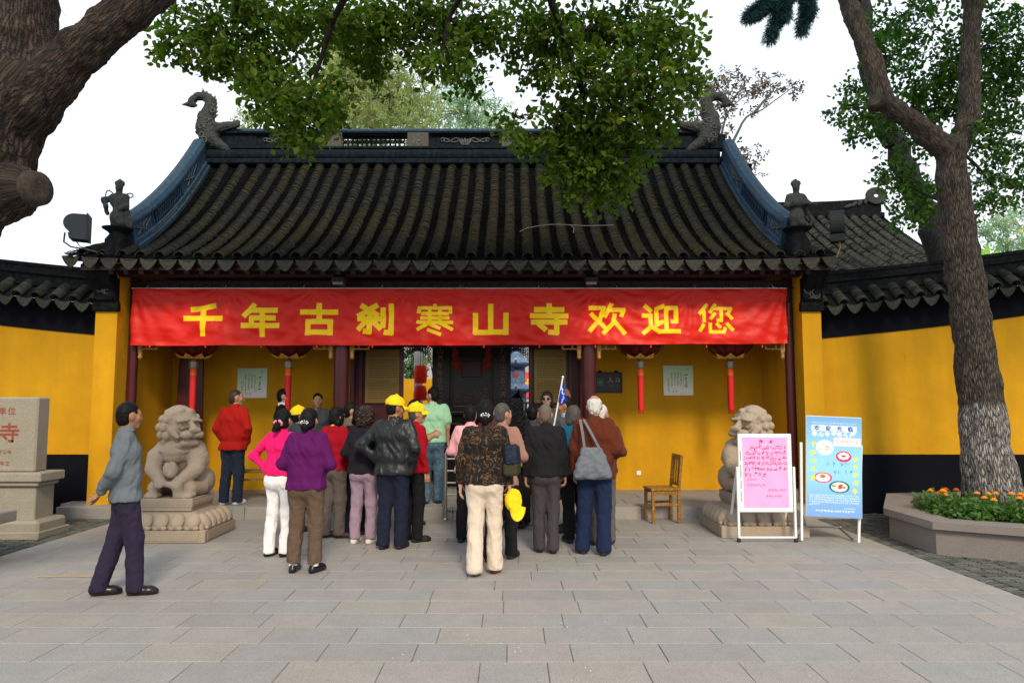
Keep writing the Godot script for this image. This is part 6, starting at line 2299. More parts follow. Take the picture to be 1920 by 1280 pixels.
	trunk_field(r, V(3.8, 0.25, -10.0), V(6.9, 8.0, -8.3), 0.026, [
		[[6.02, 0.1, -9.1, 0.376], [5.99, 0.45, -9.1, 0.320], [5.95, 0.9, -9.1, 0.276], [5.92, 1.5, -9.1, 0.250], [5.89, 1.9, -9.1, 0.236], [5.85, 2.7, -9.1, 0.218], [5.76, 3.6, -9.1, 0.196], [5.70, 4.4, -9.1, 0.180], [5.70, 4.85, -9.1, 0.172]],
		[[5.70, 4.85, -9.1, 0.160], [5.38, 5.08, -9.05, 0.132], [4.98, 5.37, -9.0, 0.120], [4.78, 5.55, -9.0, 0.116], [4.66, 6.05, -9.0, 0.108], [4.46, 6.65, -9.0, 0.100], [4.30, 7.2, -9.0, 0.096], [4.2, 8.2, -9.0, 0.088]],
		[[5.72, 4.85, -9.1, 0.160], [6.0, 5.3, -9.15, 0.132], [6.07, 6.0, -9.2, 0.116], [6.16, 7.0, -9.2, 0.108], [6.25, 8.2, -9.2, 0.096]],
		[[4.80, 5.50, -9.0, 0.104], [4.66, 5.44, -8.98, 0.080]],
	], 0.022, M.bark_uv_grey, "trunk", 1.58, 3.0)
	var RL := [[5.79, 7.12, -10.13, 0.53, 0.45], [6.57, 6.67, -10.56, 0.55, 0.55], [7.25, 7.13, -10.32, 0.54, 0.46], [7.5, 6.37, -10.65, 0.47, 0.55], [6.29, 6.22, -10.68, 0.47, 0.4], [5.14, 5.76, -9.89, 0.33, 0.26], [4.73, 5.73, -9.82, 0.16, 0.15], [5.52, 5.91, -10.97, 0.24, 0.18], [5.73, 5.44, -10.16, 0.38, 0.3],
		[5.6, 4.79, -10.13, 0.3, 0.21], [6.52, 4.87, -11.19, 0.41, 0.33], [7.25, 5.55, -10.46, 0.46, 0.46], [7.65, 5.06, -10.97, 0.41, 0.37], [6.89, 6.13, -10.47, 0.39, 0.47], [5.24, 6.4, -10.69, 0.2, 0.2], [5.39, 6.49, -10.01, 0.22, 0.37], [7.19, 4.6, -10.69, 0.32, 0.12], [5.78, 7.51, -11.02, 0.16, 0.33], [7.69, 6.74, -10.53, 0.31, 0.47], [5.45, 4.95, -10.1, 0.2, 0.12], [5.75, 4.35, -10.4, 0.16, 0.12]]
	crown("foliage", r, RL, 150.0, leaf, M.right_leaf, 0.25, 1.1)
	# the rest of its crown, over the square and the wall
	crown("foliage", r, [[5.0, 8.8, -7.2, 1.5, 0.8], [7.2, 8.6, -6.8, 1.6, 0.9], [6.2, 9.6, -8.2, 1.8, 0.8], [8.6, 8.3, -8.0, 1.4, 0.8], [8.2, 7.2, -5.6, 1.2, 0.7], [6.0, 8.6, -4.2, 1.5, 0.8], [8.2, 8.4, -3.6, 1.6, 0.8], [7.2, 7.6, -2.6, 1.4, 0.6], [9.8, 8.0, -4.0, 1.4, 0.8]], 20.0, leaf_mesh(0.16, 0.10), M.right_leaf)
	crown("foliage", r, [[5.9, 5.15, -9.0, 0.12, 0.1], [6.8, 8.2, -10, 1.2, 0.5], [5.2, 8.2, -9.8, 1.0, 0.4]], 80.0, leaf, M.right_leaf)
	limb(r, [V(5.75, 4.8, -9.2), V(6.2, 5.3, -9.9), V(6.9, 5.7, -10.4), V(7.5, 5.9, -10.7)], 0.06, 0.015, M.bough_bark)
	limb(r, [V(6.1, 6.2, -9.2), V(6.5, 6.6, -9.9), V(7.2, 6.9, -10.3)], 0.05, 0.015, M.bough_bark)
	limb(r, [V(5.0, 5.4, -9.0), V(5.2, 5.6, -9.6), V(5.0, 5.8, -9.9), V(4.7, 5.75, -9.85)], 0.03, 0.008, M.bough_bark)
	limb(r, [V(6.2, 5.3, -9.9), V(6.9, 5.1, -10.4), V(7.4, 4.9, -10.8)], 0.03, 0.01, M.bough_bark)
	limb(r, [V(5.75, 4.2, -9.2), V(5.75, 4.5, -9.8), V(5.6, 4.8, -10.1)], 0.03, 0.008, M.bough_bark)
	# cedar behind the wall, one bough of it hanging into the sky
	surf("cedar_bark", lin(0.06, 0.075, 0.085), 0.9, "bark", 1.0, "bark_n", 1.0)
	leaf_mat("cedar_needle", lin(0.022, 0.075, 0.075), Color(0.1, 0.3, 0.3))
	var ce := thing("cedar_tree", "dark bluish leaning cedar behind the right wall with one drooping needled bough", "tree")
	limb(ce, [V(8.75, 0, -14), V(8.68, 3.65, -14), V(8.42, 4.61, -14), V(8.19, 5.36, -14), V(7.76, 6.44, -14), V(7.39, 7.54, -14), V(7.12, 8.88, -14), V(6.97, 10.46, -14)], 0.30, 0.17, M.cedar_bark)
	limb(ce, [V(7.1, 9.2, -13.9), V(6.23, 9.72, -12.8), V(5.24, 9.21, -12.5), V(4.55, 8.80, -12.5)], 0.06, 0.015, M.cedar_bark)
	var needles := MB.new()
	needles.tube(PackedVector3Array([V(0, 0, 0), V(0, 0.11, 0)]), 0.0035, 3, false)
	var spray: Array = []
	for q in [[V(5.5, 9.4, -12.5), V(5.25, 8.35, -12.5)], [V(5.3, 9.3, -12.5), V(5.36, 8.6, -12.4)], [V(5.0, 9.1, -12.5), V(4.66, 8.2, -12.5)], [V(4.9, 9.0, -12.5), V(4.9, 8.55, -12.4)], [V(4.7, 8.9, -12.5), V(4.28, 8.6, -12.5)], [V(4.8, 8.95, -12.5), V(4.45, 8.72, -12.6)], [V(5.2, 9.2, -12.4), V(4.85, 8.75, -12.4)]]:
		limb(ce, [q[0], q[0].lerp(q[1], 0.5) + V(-0.04, -0.03, 0), q[1]], 0.012, 0.004, M.cedar_bark)
		for k in 10:
			var p: Vector3 = q[0].lerp(q[1], 0.1 + 0.9 * k / 9.0)
			spray.append([p.x, p.y, p.z, 0.09, 0.10])
	needle_crown(ce, spray, 260, needles.mesh(), M.cedar_needle)
	background_trees()

func needle_crown(parent: Node3D, clumps: Array, count: int, mesh: ArrayMesh, m: Material) -> void:
	var mm := MultiMesh.new()
	mm.transform_format = MultiMesh.TRANSFORM_3D
	mm.use_colors = true
	mm.mesh = mesh
	mm.instance_count = clumps.size() * count
	var i := 0
	for c in clumps:
		for k in count:
			var p := V(rng.randfn(0, 0.5), rng.randfn(0, 0.5), rng.randfn(0, 0.5)).limit_length(1.0)
			var dir := (p + V(0, -0.7, 0) + V(rng.randfn(0, 0.4), 0, rng.randfn(0, 0.4))).normalized()
			var s := dir.cross(V(1, 0, 0.3)).normalized()
			mm.set_instance_transform(i, Transform3D(Basis(s, dir, s.cross(dir)), V(c[0] + p.x * c[3], c[1] + p.y * c[4], c[2] + p.z * c[3])))
			var w := rng.randf_range(0.6, 1.3)
			mm.set_instance_color(i, Color(w, w, w))
			i += 1
	var o := MultiMeshInstance3D.new()
	o.name = numbered("needles", parent)
	o.multimesh = mm
	o.material_override = m
	parent.add_child(o, true)
	stuff(o)

func background_trees() -> void:
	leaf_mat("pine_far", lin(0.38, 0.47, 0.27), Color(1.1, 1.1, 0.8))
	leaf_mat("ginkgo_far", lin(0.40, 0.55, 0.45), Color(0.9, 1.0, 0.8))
	leaf_mat("autumn_far", lin(0.15, 0.135, 0.11), Color(0.55, 0.5, 0.42))
	leaf_mat("banana", lin(0.20, 0.45, 0.05), Color(0.6, 0.8, 0.2))
	surf("far_bark", lin(0.10, 0.11, 0.11), 0.9)
	var small := leaf_mesh(0.24, 0.07)
	var t := thing("conifer_tree", "broad pale green conifer behind the middle of the main ridge", "tree")
	limb(t, [V(-6.6, 0, -32), V(-6.5, 10, -32), V(-6.3, 18.5, -32)], 0.35, 0.08, M.far_bark)
	for i in 11:
		var y := 12.5 + i * 0.5
		var a := i * 2.1
		limb(t, [V(-6.4, y, -32), V(-6.4 + cos(a) * 1.4, y + 0.35, -32 + sin(a) * 1.2), V(-6.4 + cos(a) * 2.6, y + 0.3, -32 + sin(a) * 2.0)], 0.06, 0.02, M.far_bark)
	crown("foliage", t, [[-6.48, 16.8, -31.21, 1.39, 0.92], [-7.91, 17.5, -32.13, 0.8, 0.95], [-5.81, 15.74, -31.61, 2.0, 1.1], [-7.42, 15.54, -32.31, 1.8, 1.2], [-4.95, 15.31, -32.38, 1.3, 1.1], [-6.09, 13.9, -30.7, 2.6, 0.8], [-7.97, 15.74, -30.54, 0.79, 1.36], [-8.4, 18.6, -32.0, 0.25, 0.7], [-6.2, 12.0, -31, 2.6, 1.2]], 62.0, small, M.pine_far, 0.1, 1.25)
	t = thing("ginkgo_tree", "light green airy ginkgo behind the main ridge right of the broad conifer", "tree")
	limb(t, [V(-2.3, 0, -36), V(-2.3, 12, -36), V(-2.25, 19, -36)], 0.28, 0.05, M.far_bark)
	for i in 8:
		var y := 14.2 + i * 0.55
		var a := i * 2.6
		limb(t, [V(-2.3, y, -36), V(-2.3 + cos(a) * 1.5, y + 0.7, -36 + sin(a))], 0.05, 0.015, M.far_bark)
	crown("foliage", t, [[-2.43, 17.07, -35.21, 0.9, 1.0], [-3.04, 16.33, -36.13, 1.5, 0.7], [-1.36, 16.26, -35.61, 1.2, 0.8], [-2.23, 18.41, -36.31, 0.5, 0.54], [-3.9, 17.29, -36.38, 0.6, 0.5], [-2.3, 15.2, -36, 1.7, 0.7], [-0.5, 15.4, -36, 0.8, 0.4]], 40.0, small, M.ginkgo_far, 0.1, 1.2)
	t = thing("autumn_tree", "sparse autumn tree with brownish leaves behind the right dragon finial", "tree")
	limb(t, [V(6.7, 0, -24), V(6.7, 7, -24), V(6.9, 9.3, -24)], 0.22, 0.12, M.far_bark)
	for q in [[V(6.9, 9.2, -24), V(7.64, 10.64, -24), V(8.06, 11.39, -24), V(8.62, 11.67, -24), V(9.75, 12.5, -24)], [V(8.3, 11.5, -24), V(8.7, 12.0, -24), V(9.0, 12.3, -24)], [V(6.9, 9.2, -24), V(7.2, 10.8, -24), V(7.5, 11.67, -24), V(8.27, 12.34, -24)], [V(6.8, 9.0, -24), V(6.5, 10.6, -24), V(6.3, 12.0, -24)], [V(6.7, 9.0, -24), V(6.1, 10.2, -24), V(5.7, 11.2, -24)], [V(7.4, 11.4, -24), V(7.2, 12.2, -24), V(7.0, 12.7, -24)]]:
		limb(t, q, 0.06, 0.012, M.far_bark)
	crown("foliage", t, [[6.29, 12.1, -23.5, 0.7, 0.45], [7.21, 12.66, -24.1, 0.75, 0.4], [8.01, 12.6, -23.7, 0.8, 0.35], [8.91, 12.62, -24.2, 0.72, 0.4], [6.3, 11.49, -24.2, 0.72, 0.72], [7.43, 11.58, -23.1, 0.86, 0.34], [6.67, 10.63, -23, 0.5, 0.34], [8.26, 10.41, -24.6, 0.46, 0.25], [9.5, 12.3, -23.5, 0.5, 0.25], [5.89, 10.25, -23.5, 0.6, 0.5], [8.0, 9.6, -24, 0.5, 0.5]], 30.0, leaf_mesh(0.15, 0.075), M.autumn_far, 0.3, 1.3)
	t = thing("young_tree", "yellow green treetop between the left dragon finial and the hanging foliage", "tree")
	limb(t, [V(-9.1, 0, -24), V(-9.0, 6, -24), V(-8.95, 11.4, -24)], 0.16, 0.02, M.far_bark)
	crown("foliage", t, [[-8.97, 11.2, -23.5, 0.31, 0.5], [-9.28, 10.9, -24.1, 0.29, 0.25], [-9.0, 10.0, -24, 0.6, 0.6]], 60.0, leaf_mesh(0.13, 0.06), M.pine_far, 0.2)
	t = thing("pale_tree", "pale hazy tree beyond the right wall at the right edge", "tree")
	limb(t, [V(18.2, 0, -26), V(18.1, 5, -26), V(18.2, 8.4, -26)], 0.16, 0.03, M.far_bark)
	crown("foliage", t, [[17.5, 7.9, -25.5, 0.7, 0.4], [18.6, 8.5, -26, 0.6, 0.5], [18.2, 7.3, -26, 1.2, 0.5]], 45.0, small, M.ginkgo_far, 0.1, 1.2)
	t = thing("banana_plant", "bright green banana leaf rising behind the right wall", "plant", V(13.3, 0, -20))
	var b := MB.new()
	b.tube(PackedVector3Array([V(0, 0, 0), V(0, 3.0, 0), V(-0.05, 5.6, 0)]), PackedFloat32Array([0.12, 0.10, 0.05]), 8)
	obj("stalk", b, M.banana, t)
	for q in 3:
		b = MB.new()
		var rows: Array = []
		var a: float = [0.3, 1.4, -1.2][q]
		for i in 9:
			var u := i / 8.0
			var c := V(sin(a) * u * 0.4, 5.45 + u * 0.72 - u * u * 0.25 * absf(a), 0.1 * q)
			var w := 0.10 * sin(PI * (0.12 + 0.86 * u))
			rows.append(PackedVector3Array([c + V(-w * cos(a), w * sin(a), 0.04), c, c + V(w * cos(a), -w * sin(a), 0.04)]))
		b.patch(rows)
		obj("leaf", b, M.banana, t)

# ---------- stone lions ----------
func build_lions() -> void:
	lion(V(-4.10, 0, -8.96), 1.08, 0.92, 56.0, false, "carved stone guardian lion with a cub under its paws, left of the gate")
	lion(V(3.05, 0, -9.32), 1.06, 1.02, -58.0, true, "carved stone guardian lion behind the pink notice, right of the gate")

func lion(at: Vector3, w: float, d: float, turn: float, other: bool, label: String) -> void:
	var root := thing("stone_lion", label, "lion statue", at, 0.0, "guardian lions")
	# pedestal: block, lotus petals, upper plinth
	var b := MB.new()
	b.box(V(0, 0.07, 0), V(w, 0.14, d), Basis(), 0.008)
	b.box(V(0, 0.07, d / 2 + 0.002), V(w * 0.86, 0.085, 0.006))
	b.box(V(w / 2 + 0.002, 0.07, 0), V(0.006, 0.085, d * 0.84)); b.box(V(-w / 2 - 0.002, 0.07, 0), V(0.006, 0.085, d * 0.84))
	var ped := obj("pedestal", b, M.lion_stone, root)
	b = MB.new()
	var rows: Array = []
	for r in 9:
		var u := r / 8.0
		var line := PackedVector3Array()
		var inx := (w / 2 - 0.055) - (w * 0.23) * (1.0 - sqrt(1.0 - u * u * 0.97)) 
		var inz := (d / 2 - 0.055) - (d * 0.20) * (1.0 - sqrt(1.0 - u * u * 0.97))
		for k in 64:
			var e := k / 16
			var t := (k % 16) / 16.0 * 2.0 - 1.0
			var lobe := 0.0 * pow(absf(sin((k % 16) / 16.0 * PI * 4.0)), 0.7) * sin(PI * (0.2 + 0.7 * u))
			var p := [V(-t * inx, 0, -inz - lobe), V(-inx - lobe, 0, t * inz), V(t * inx, 0, inz + lobe), V(inx + lobe, 0, -t * inz)][e] as Vector3
			p.y = 0.14 + 0.205 * u
			line.append(p)
		rows.append(line)
	b.patch(rows, true, false)
	obj("lotus_band", b, M.lion_stone, ped)
	b = MB.new()
	for side in 4:
		var half := d / 2 if side % 2 == 0 else w / 2
		var wide := w if side % 2 == 0 else d
		var spin := Basis(Vector3.UP, side * PI / 2)
		for i in 5:
			var t := (i + 0.5) / 5.0 - 0.5
			var tilt := Basis(Vector3.RIGHT, -0.62)
			b.ball(spin * V(t * wide * 0.86, 0.235, half - 0.070), V(wide * 0.080, 0.105, 0.06), 12, 8, spin * tilt)
			for q in [-1.0, 1.0]:
				b.ball(spin * V(t * wide * 0.86 + q * wide * 0.04, 0.165, half - 0.022), V(wide * 0.042, 0.028, 0.028), 8, 6, spin * tilt)
	obj("lotus_petals", b, M.lion_stone, ped)
	b = MB.new()
	b.box(V(0, 0.365, 0), V(w * 0.56, 0.05, d * 0.66), Basis(), 0.008)
	b.box(V(0, 0.435, 0), V(w * 0.58, 0.11, d * 0.68), Basis(), 0.01)
	for i in 12:
		b.box(V(-w * 0.26 + i * w * 0.047, 0.435, d * 0.341), V(0.03, 0.05, 0.01), Basis(V(0, 0, 1), 0.5), 0.003)
		b.box(V((w * 0.291), 0.435, -d * 0.3 + i * d * 0.055), V(0.01, 0.05, 0.03), Basis(V(1, 0, 0), 0.5), 0.003)
		b.box(V((-w * 0.291), 0.435, -d * 0.3 + i * d * 0.055), V(0.01, 0.05, 0.03), Basis(V(1, 0, 0), 0.5), 0.003)
	obj("plinth", b, M.lion_stone, ped)
	# the seated animal
	var f := Field.new(V(-0.5, -0.02, -0.5), V(0.5, 0.85, 0.48), 0.0115, 0.011)
	f.cap(V(0, 0.28, -0.22), V(0, 0.55, -0.06), 0.24, 0.22)
	for s in [-1.0, 1.0]:
		f.ell(V(s * 0.23, 0.17, -0.2), V(0.15, 0.19, 0.22))
		f.cap(V(s * 0.19, 0.58, -0.02), V(s * 0.25, 0.50, 0.04), 0.15, 0.13)
		f.cap(V(s * 0.27, 0.50, 0.05), V(s * 0.275, 0.36, 0.12), 0.125, 0.105)
		f.cap(V(s * 0.27, 0.35, 0.13), V(s * 0.12, 0.21, 0.24), 0.10, 0.068)
		f.ell(V(s * 0.10, 0.19, 0.27), V(0.075, 0.05, 0.07))
		for k in 4:
			f.cap(V(s * (0.07 + k * 0.022), 0.17, 0.31), V(s * (0.07 + k * 0.022), 0.15, 0.33), 0.017, 0.014)
		f.cap(V(s * 0.27, 0.10, -0.05), V(s * 0.235, 0.12, 0.16), 0.10, 0.085)
		f.ell(V(s * 0.22, 0.03, 0.20), V(0.10, 0.05, 0.10))
		for k in 4:
			f.cap(V(s * (0.15 + k * 0.045), 0.02, 0.27), V(s * (0.15 + k * 0.045), 0.015, 0.30), 0.026, 0.02)
		# fringe of curls along the forearm
		for k in 9:
			var u := k / 8.0
			f.ell(V(s * lerpf(0.375, 0.20, u), lerpf(0.45, 0.17, u), lerpf(0.02, 0.20, u)), V(0.03, 0.03, 0.03))
	f.ell(V(-0.02, 0.54, 0.13), V(0.14, 0.12, 0.10))
	f.cap(V(0.0, 0.62, 0.05), V(0.0, 0.74, 0.03), 0.2, 0.17)
	# collar band and tassel
	for k in 9:
		var a := PI * (0.06 + 0.88 * k / 8.0)
		f.ell(V(cos(a) * 0.235, 0.63 - 0.05 * sin(a), 0.02 + sin(a) * 0.20), V(0.045, 0.03, 0.03))
	# cub or ball between the paws, on a ribbon
	f.ell(V(0.0, 0.35, 0.24), V(0.095, 0.095, 0.085))
	f.cap(V(-0.12, 0.20, 0.28), V(0.12, 0.145, 0.30), 0.03, 0.045)
	f.cap(V(0.12, 0.15, 0.29), V(0.13, 0.03, 0.26), 0.06, 0.075)
	if not other:
		f.ell(V(0.03, 0.30, 0.29), V(0.05, 0.045, 0.05)); f.ell(V(-0.05, 0.42, 0.25), V(0.025, 0.03, 0.02)); f.ell(V(0.05, 0.42, 0.25), V(0.025, 0.03, 0.02))
	f.cap(V(-0.1, 0.3, -0.42), V(0.0, 0.62, -0.36), 0.09, 0.06)
	f.cut(V(0, 0, 0), V(0, -1, 0))
	f.noise = fn; f.wobble = 0.006; f.stretch = V(20, 20, 20)
	var body := MB.new()
	body.t = Transform3D(Basis.from_scale(Vector3.ONE * 0.93), V(0, 0.49, 0))
	f.build(body)
	# head, turned towards the middle of the square
	var h := Field.new(V(-0.34, -0.36, -0.34), V(0.34, 0.34, 0.46), 0.0088, 0.0065)
	h.ell(V(0, 0.0, -0.02), V(0.22, 0.22, 0.21))
	h.ell(V(0, 0.10, 0.05), V(0.17, 0.13, 0.15))
	h.ell(V(0, 0.12, -0.03), V(0.185, 0.165, 0.18))
	for s in [-1.0, 1.0]:
		h.ell(V(s * 0.088, 0.110, 0.20), V(0.090, 0.030, 0.055), Basis(V(0, 0, 1), s * -0.15))
		h.ell(V(s * 0.088, 0.045, 0.225), V(0.062, 0.046, 0.05), Basis(), -3.0)
		h.ell(V(s * 0.086, 0.045, 0.192), V(0.044, 0.038, 0.036), Basis(), 9.0)
		h.ell(V(s * 0.070, -0.062, 0.265), V(0.085, 0.056, 0.075))
		h.ell(V(s * 0.042, 0.0, 0.325), V(0.036, 0.030, 0.03))
		h.cap(V(s * 0.14, -0.10, 0.19), V(s * 0.17, -0.02, 0.1), 0.03, 0.05)
		h.ell(V(s * 0.185, 0.12, 0.03), V(0.03, 0.065, 0.07), Basis(V(0, 0, 1), s * -0.5))
		h.ell(V(s * 0.10, 0.19, 0.06), V(0.055, 0.045, 0.06))
		h.ell(V(s * 0.06, 0.215, 0.10), V(0.05, 0.035, 0.045))
		h.cap(V(s * 0.05, -0.112, 0.31), V(s * 0.165, -0.12, 0.18), 0.016, 0.013, -3.0)
	h.cap(V(0, 0.07, 0.2), V(0, 0.0, 0.31), 0.05, 0.045)
	h.cap(V(-0.075, -0.16, 0.23), V(0.075, -0.16, 0.23), 0.05, 0.05)
	h.cap(V(-0.06, -0.116, 0.33), V(0.06, -0.116, 0.33), 0.016, 0.016, -4.0)
	h.ell(V(0, -0.2, 0.12), V(0.13, 0.07, 0.1))
	# mane of snail curls
	for ring in 5:
		var n: int = [7, 9, 10, 9, 6][ring]
		for k in n:
			var az := lerpf(-2.55, 2.55, k / float(n - 1)) if ring < 4 else TAU * k / n
			if absf(az) < 0.95 and ring < 4: continue
			var el: float = [-0.85, -0.4, 0.05, 0.5, 0.95][ring]
			var p := V(sin(az) * cos(el) * 0.215, sin(el) * 0.215, cos(az) * cos(el) * 0.205 - 0.03)
			h.ell(p * 1.05, V(0.052, 0.052, 0.052))
			h.ell(p * 1.32, V(0.034, 0.034, 0.034), Basis(), -2.0)
			h.ell(p * 1.27, V(0.020, 0.020, 0.020), Basis(), 9.0)
	for k in 7:
		h.ell(V(lerpf(-0.17, 0.17, k / 6.0), 0.135 - 0.02 * absf(k - 3), 0.155 - 0.025 * absf(k - 3)), V(0.026, 0.022, 0.024))
	h.noise = fn; h.wobble = 0.004; h.stretch = V(26, 26, 26)
	body.t = Transform3D(Basis(Vector3.UP, deg_to_rad(turn)) * Basis(Vector3.RIGHT, 0.05) * Basis.from_scale(V(0.95, 0.99, 0.97)), V(0.02, 0.49 + 0.82, 0.06))
	h.build(body)
	obj("lion", body, M.lion_stone, root)

# ---------- people ----------
var fabric_count := 0
func cloth(r: float, g: float, b: float, rough := 0.9, bumpy := 0.45) -> StandardMaterial3D:
	fabric_count += 1
	var m := surf("fabric_%d" % fabric_count, lin(r, g, b), rough, "", 2.2, "fold_n", bumpy)
	m.metallic_specular = 0.25
	m.rim_enabled = rough > 0.8
	m.rim = 0.06
	return m

const ARMS := {
	"down": [0.225, 1.12, 0.03, 0.235, 0.865, -0.04],
	"front": [0.26, 1.12, 0.03, 0.07, 1.03, -0.22],
	"hip": [0.38, 1.15, 0.06, 0.19, 1.0, 0.03],
	"back": [0.235, 1.11, 0.10, 0.06, 0.93, 0.20],
	"pocket": [0.275, 1.12, 0.05, 0.20, 0.92, -0.07],
	"raised": [0.26, 1.10, -0.06, 0.16, 1.22, -0.27],
	"bag": [0.25, 1.12, 0.02, 0.20, 1.05, -0.2],
}

func person(d: Dictionary) -> Node3D:
	var H: float = d.h
	var k := H / 1.70
	var fem: bool = d.get("f", false)
	var w: float = d.get("w", 1.0)
	var root := thing("person", d.label, "person", d.at, -deg_to_rad(d.get("turn", 0.0)))
	var sh := (0.150 if fem else 0.168) * w
	var hipx := (0.092 if fem else 0.088)
	var lean: float = d.get("lean", 0.05)
	var up := Basis(Vector3.RIGHT, -lean)
	var T3 := func(p: Vector3) -> Vector3:      # torso points lean about the hips
		return (V(0, 0.92, 0) + up * (p - V(0, 0.92, 0))) * k
	# joints
	var feet: Array = d.get("feet", [[-0.095, 0.02, -6], [0.095, -0.03, 8]])
	var J := {}
	for i in 2:
		var s := -1.0 if i == 0 else 1.0
		var a: Array = ARMS[d.get("arms", ["down", "down"])[i]]
		J["sh%d" % i] = T3.call(V(s * sh, 1.385, 0.01))
		J["el%d" % i] = T3.call(V(s * a[0] * (0.5 + 0.5 * w), a[1], a[2]))
		J["wr%d" % i] = T3.call(V(s * a[3] * (0.5 + 0.5 * w), a[4], a[5]))
		J["hip%d" % i] = V(s * hipx, 0.88, 0) * k
		var fx: float = feet[i][0]; var fz: float = feet[i][1]
		var lift: float = feet[i][3] if feet[i].size() > 3 else 0.0
		J["an%d" % i] = V(fx, 0.085 + lift, fz + 0.02) * k
		var kn: Vector3 = (J["hip%d" % i] + J["an%d" % i]) / 2.0
		J["kn%d" % i] = kn + V(0, 0.02, -0.025 - lift * 0.6) * k
	var cell: float = d.get("cell", 0.0135)
	var skin: Material = M[d.get("skin", "skin")]
	var seed_shift := rng.randf() * 50.0
	# one continuous body
	var bm := MB.new()
	var f := Field.new(V(-0.5, 0.0, -0.4) * k, V(0.5, 1.56, 0.45) * k, 0.021, 0.02)
	f.cap(T3.call(V(-0.07, 0.93, 0)), T3.call(V(0.07, 0.93, 0)), 0.095 * k, 0.095 * k)
	f.cap(T3.call(V(-0.06, 1.08, 0)), T3.call(V(0.06, 1.08, 0)), 0.09 * k, 0.09 * k)
	f.cap(T3.call(V(-0.09, 1.27, 0)), T3.call(V(0.09, 1.27, 0)), 0.085 * k, 0.085 * k)
	f.cap(T3.call(V(-sh * 0.8, 1.375, 0.01)), T3.call(V(sh * 0.8, 1.37, 0.01)), 0.038 * k, 0.038 * k)
	f.cap(T3.call(V(0, 1.38, 0.015)), T3.call(V(0, 1.53, -0.01)), 0.056 * k, 0.05 * k)
	for i in 2:
		f.cap(J["sh%d" % i], J["el%d" % i], 0.038 * k, 0.030 * k)
		f.cap(J["el%d" % i], J["wr%d" % i], 0.031 * k, 0.025 * k)
		f.cap(J["hip%d" % i], J["kn%d" % i], 0.075 * k, 0.05 * k)
		f.cap(J["kn%d" % i], J["an%d" % i], 0.048 * k, 0.036 * k)
	f.build(bm)
	# head
	var hy := deg_to_rad(-d.get("look", 0.0))
	var hb := Basis(Vector3.UP, hy) * Basis(Vector3.RIGHT, -d.get("nod", 0.0))
	var hc: Vector3 = T3.call(V(0, 1.585, -0.015))
	var hx := Transform3D(hb * Basis.from_scale(Vector3.ONE * k), hc)
	bm.t = hx
	f = Field.new(V(-0.12, -0.17, -0.15), V(0.12, 0.14, 0.13), 0.0075, 0.010)
	f.ell(V(0, 0.018, 0.008), V(0.074, 0.098, 0.093))
	f.ell(V(0, -0.045, -0.028), V(0.056, 0.068, 0.062))
	f.cap(V(-0.012, -0.098, -0.066), V(0.012, -0.098, -0.066), 0.020, 0.020)
	f.cap(V(0, 0.012, -0.090), V(0, -0.028, -0.112), 0.010, 0.0135)
	f.cap(V(-0.03, 0.022, -0.076), V(0.03, 0.022, -0.076), 0.016, 0.016)
	f.cap(V(-0.016, -0.062, -0.088), V(0.016, -0.062, -0.088), 0.010, 0.010)
	for s in [-1.0, 1.0]:
		f.ell(V(s * 0.047, -0.026, -0.058), V(0.022, 0.022, 0.022))
		f.ell(V(s * 0.078, -0.012, 0.008), V(0.011, 0.031, 0.020), Basis(Vector3.UP, s * 0.35))
	f.cap(V(0, -0.07, 0.012), V(0, -0.16, 0.018), 0.052, 0.054)
	f.build(bm)
	bm.t = Transform3D()
	for i in 2:
		var show: bool = d.get("hands", [true, true])[i]
		if show:
			hand(bm, J["el%d" % i], J["wr%d" % i], -1.0 if i == 0 else 1.0, k, d.get("grip", [0.5, 0.5])[i], d.get("arms", ["down", "down"])[i])
	obj("body", bm, skin, root)
	if d.get("face", false):
		face(root, hx, d)
	# trousers or skirt
	var b := MB.new()
	f = Field.new(V(-0.34, 0.0, -0.42) * k, V(0.34, 1.05, 0.42) * k, cell, 0.014)
	var lg: float = d.get("leg", 1.0)
	f.cap(T3.call(V(-0.075, 0.95, 0.0)), T3.call(V(0.075, 0.95, 0.0)), 0.104 * k, 0.104 * k)
	f.cap(V(-0.068, 0.86, 0.02) * k, V(0.068, 0.86, 0.02) * k, 0.108 * k, 0.108 * k)
	for i in 2:
		var hp: Vector3 = J["hip%d" % i]; var kn: Vector3 = J["kn%d" % i]; var an: Vector3 = J["an%d" % i]
		f.cap(hp, kn, 0.095 * k * lg, 0.070 * k * lg)
		f.cap(kn, an + V(0, -0.03, 0.01) * k, 0.069 * k * lg, 0.069 * k * lg * d.get("flare", 1.0))
	if d.get("skirt", false):
		f.cap(V(0, 0.8, 0) * k, V(0, 0.16, 0) * k, 0.15 * k, 0.20 * k)
	f.cut(V(0, d.get("ankle", 0.035) * k, 0), V(0, -1, 0))
	f.cut(V(0, (d.get("hem", 0.86) + 0.035) * k, 0), V(0, 1, 0))
	f.noise = fn; f.wobble = 0.008; f.stretch = V(10, 3.5, 10)
	f.fold = 0.013; f.fold_x = Basis(V(6.5, 1.5, 0), V(1.2, 2.6, 0.8), V(0, 1.5, 6.5))
	f.build(b)
	obj(d.get("lower", "trousers"), b, d.pants, root)
	# upper garment
	b = MB.new()
	f = Field.new(V(-0.56, 0.70, -0.42) * k, V(0.56, 1.56, 0.45) * k, cell, 0.016)
	var t: float = d.get("thick", 0.0)
	var hem: float = d.get("hem", 0.86)
	var hw := sh * 0.62
	f.cap(T3.call(V(-0.080, hem + 0.02, 0.005)), T3.call(V(0.080, hem + 0.02, 0.005)), (0.122 + t) * k, (0.122 + t) * k)
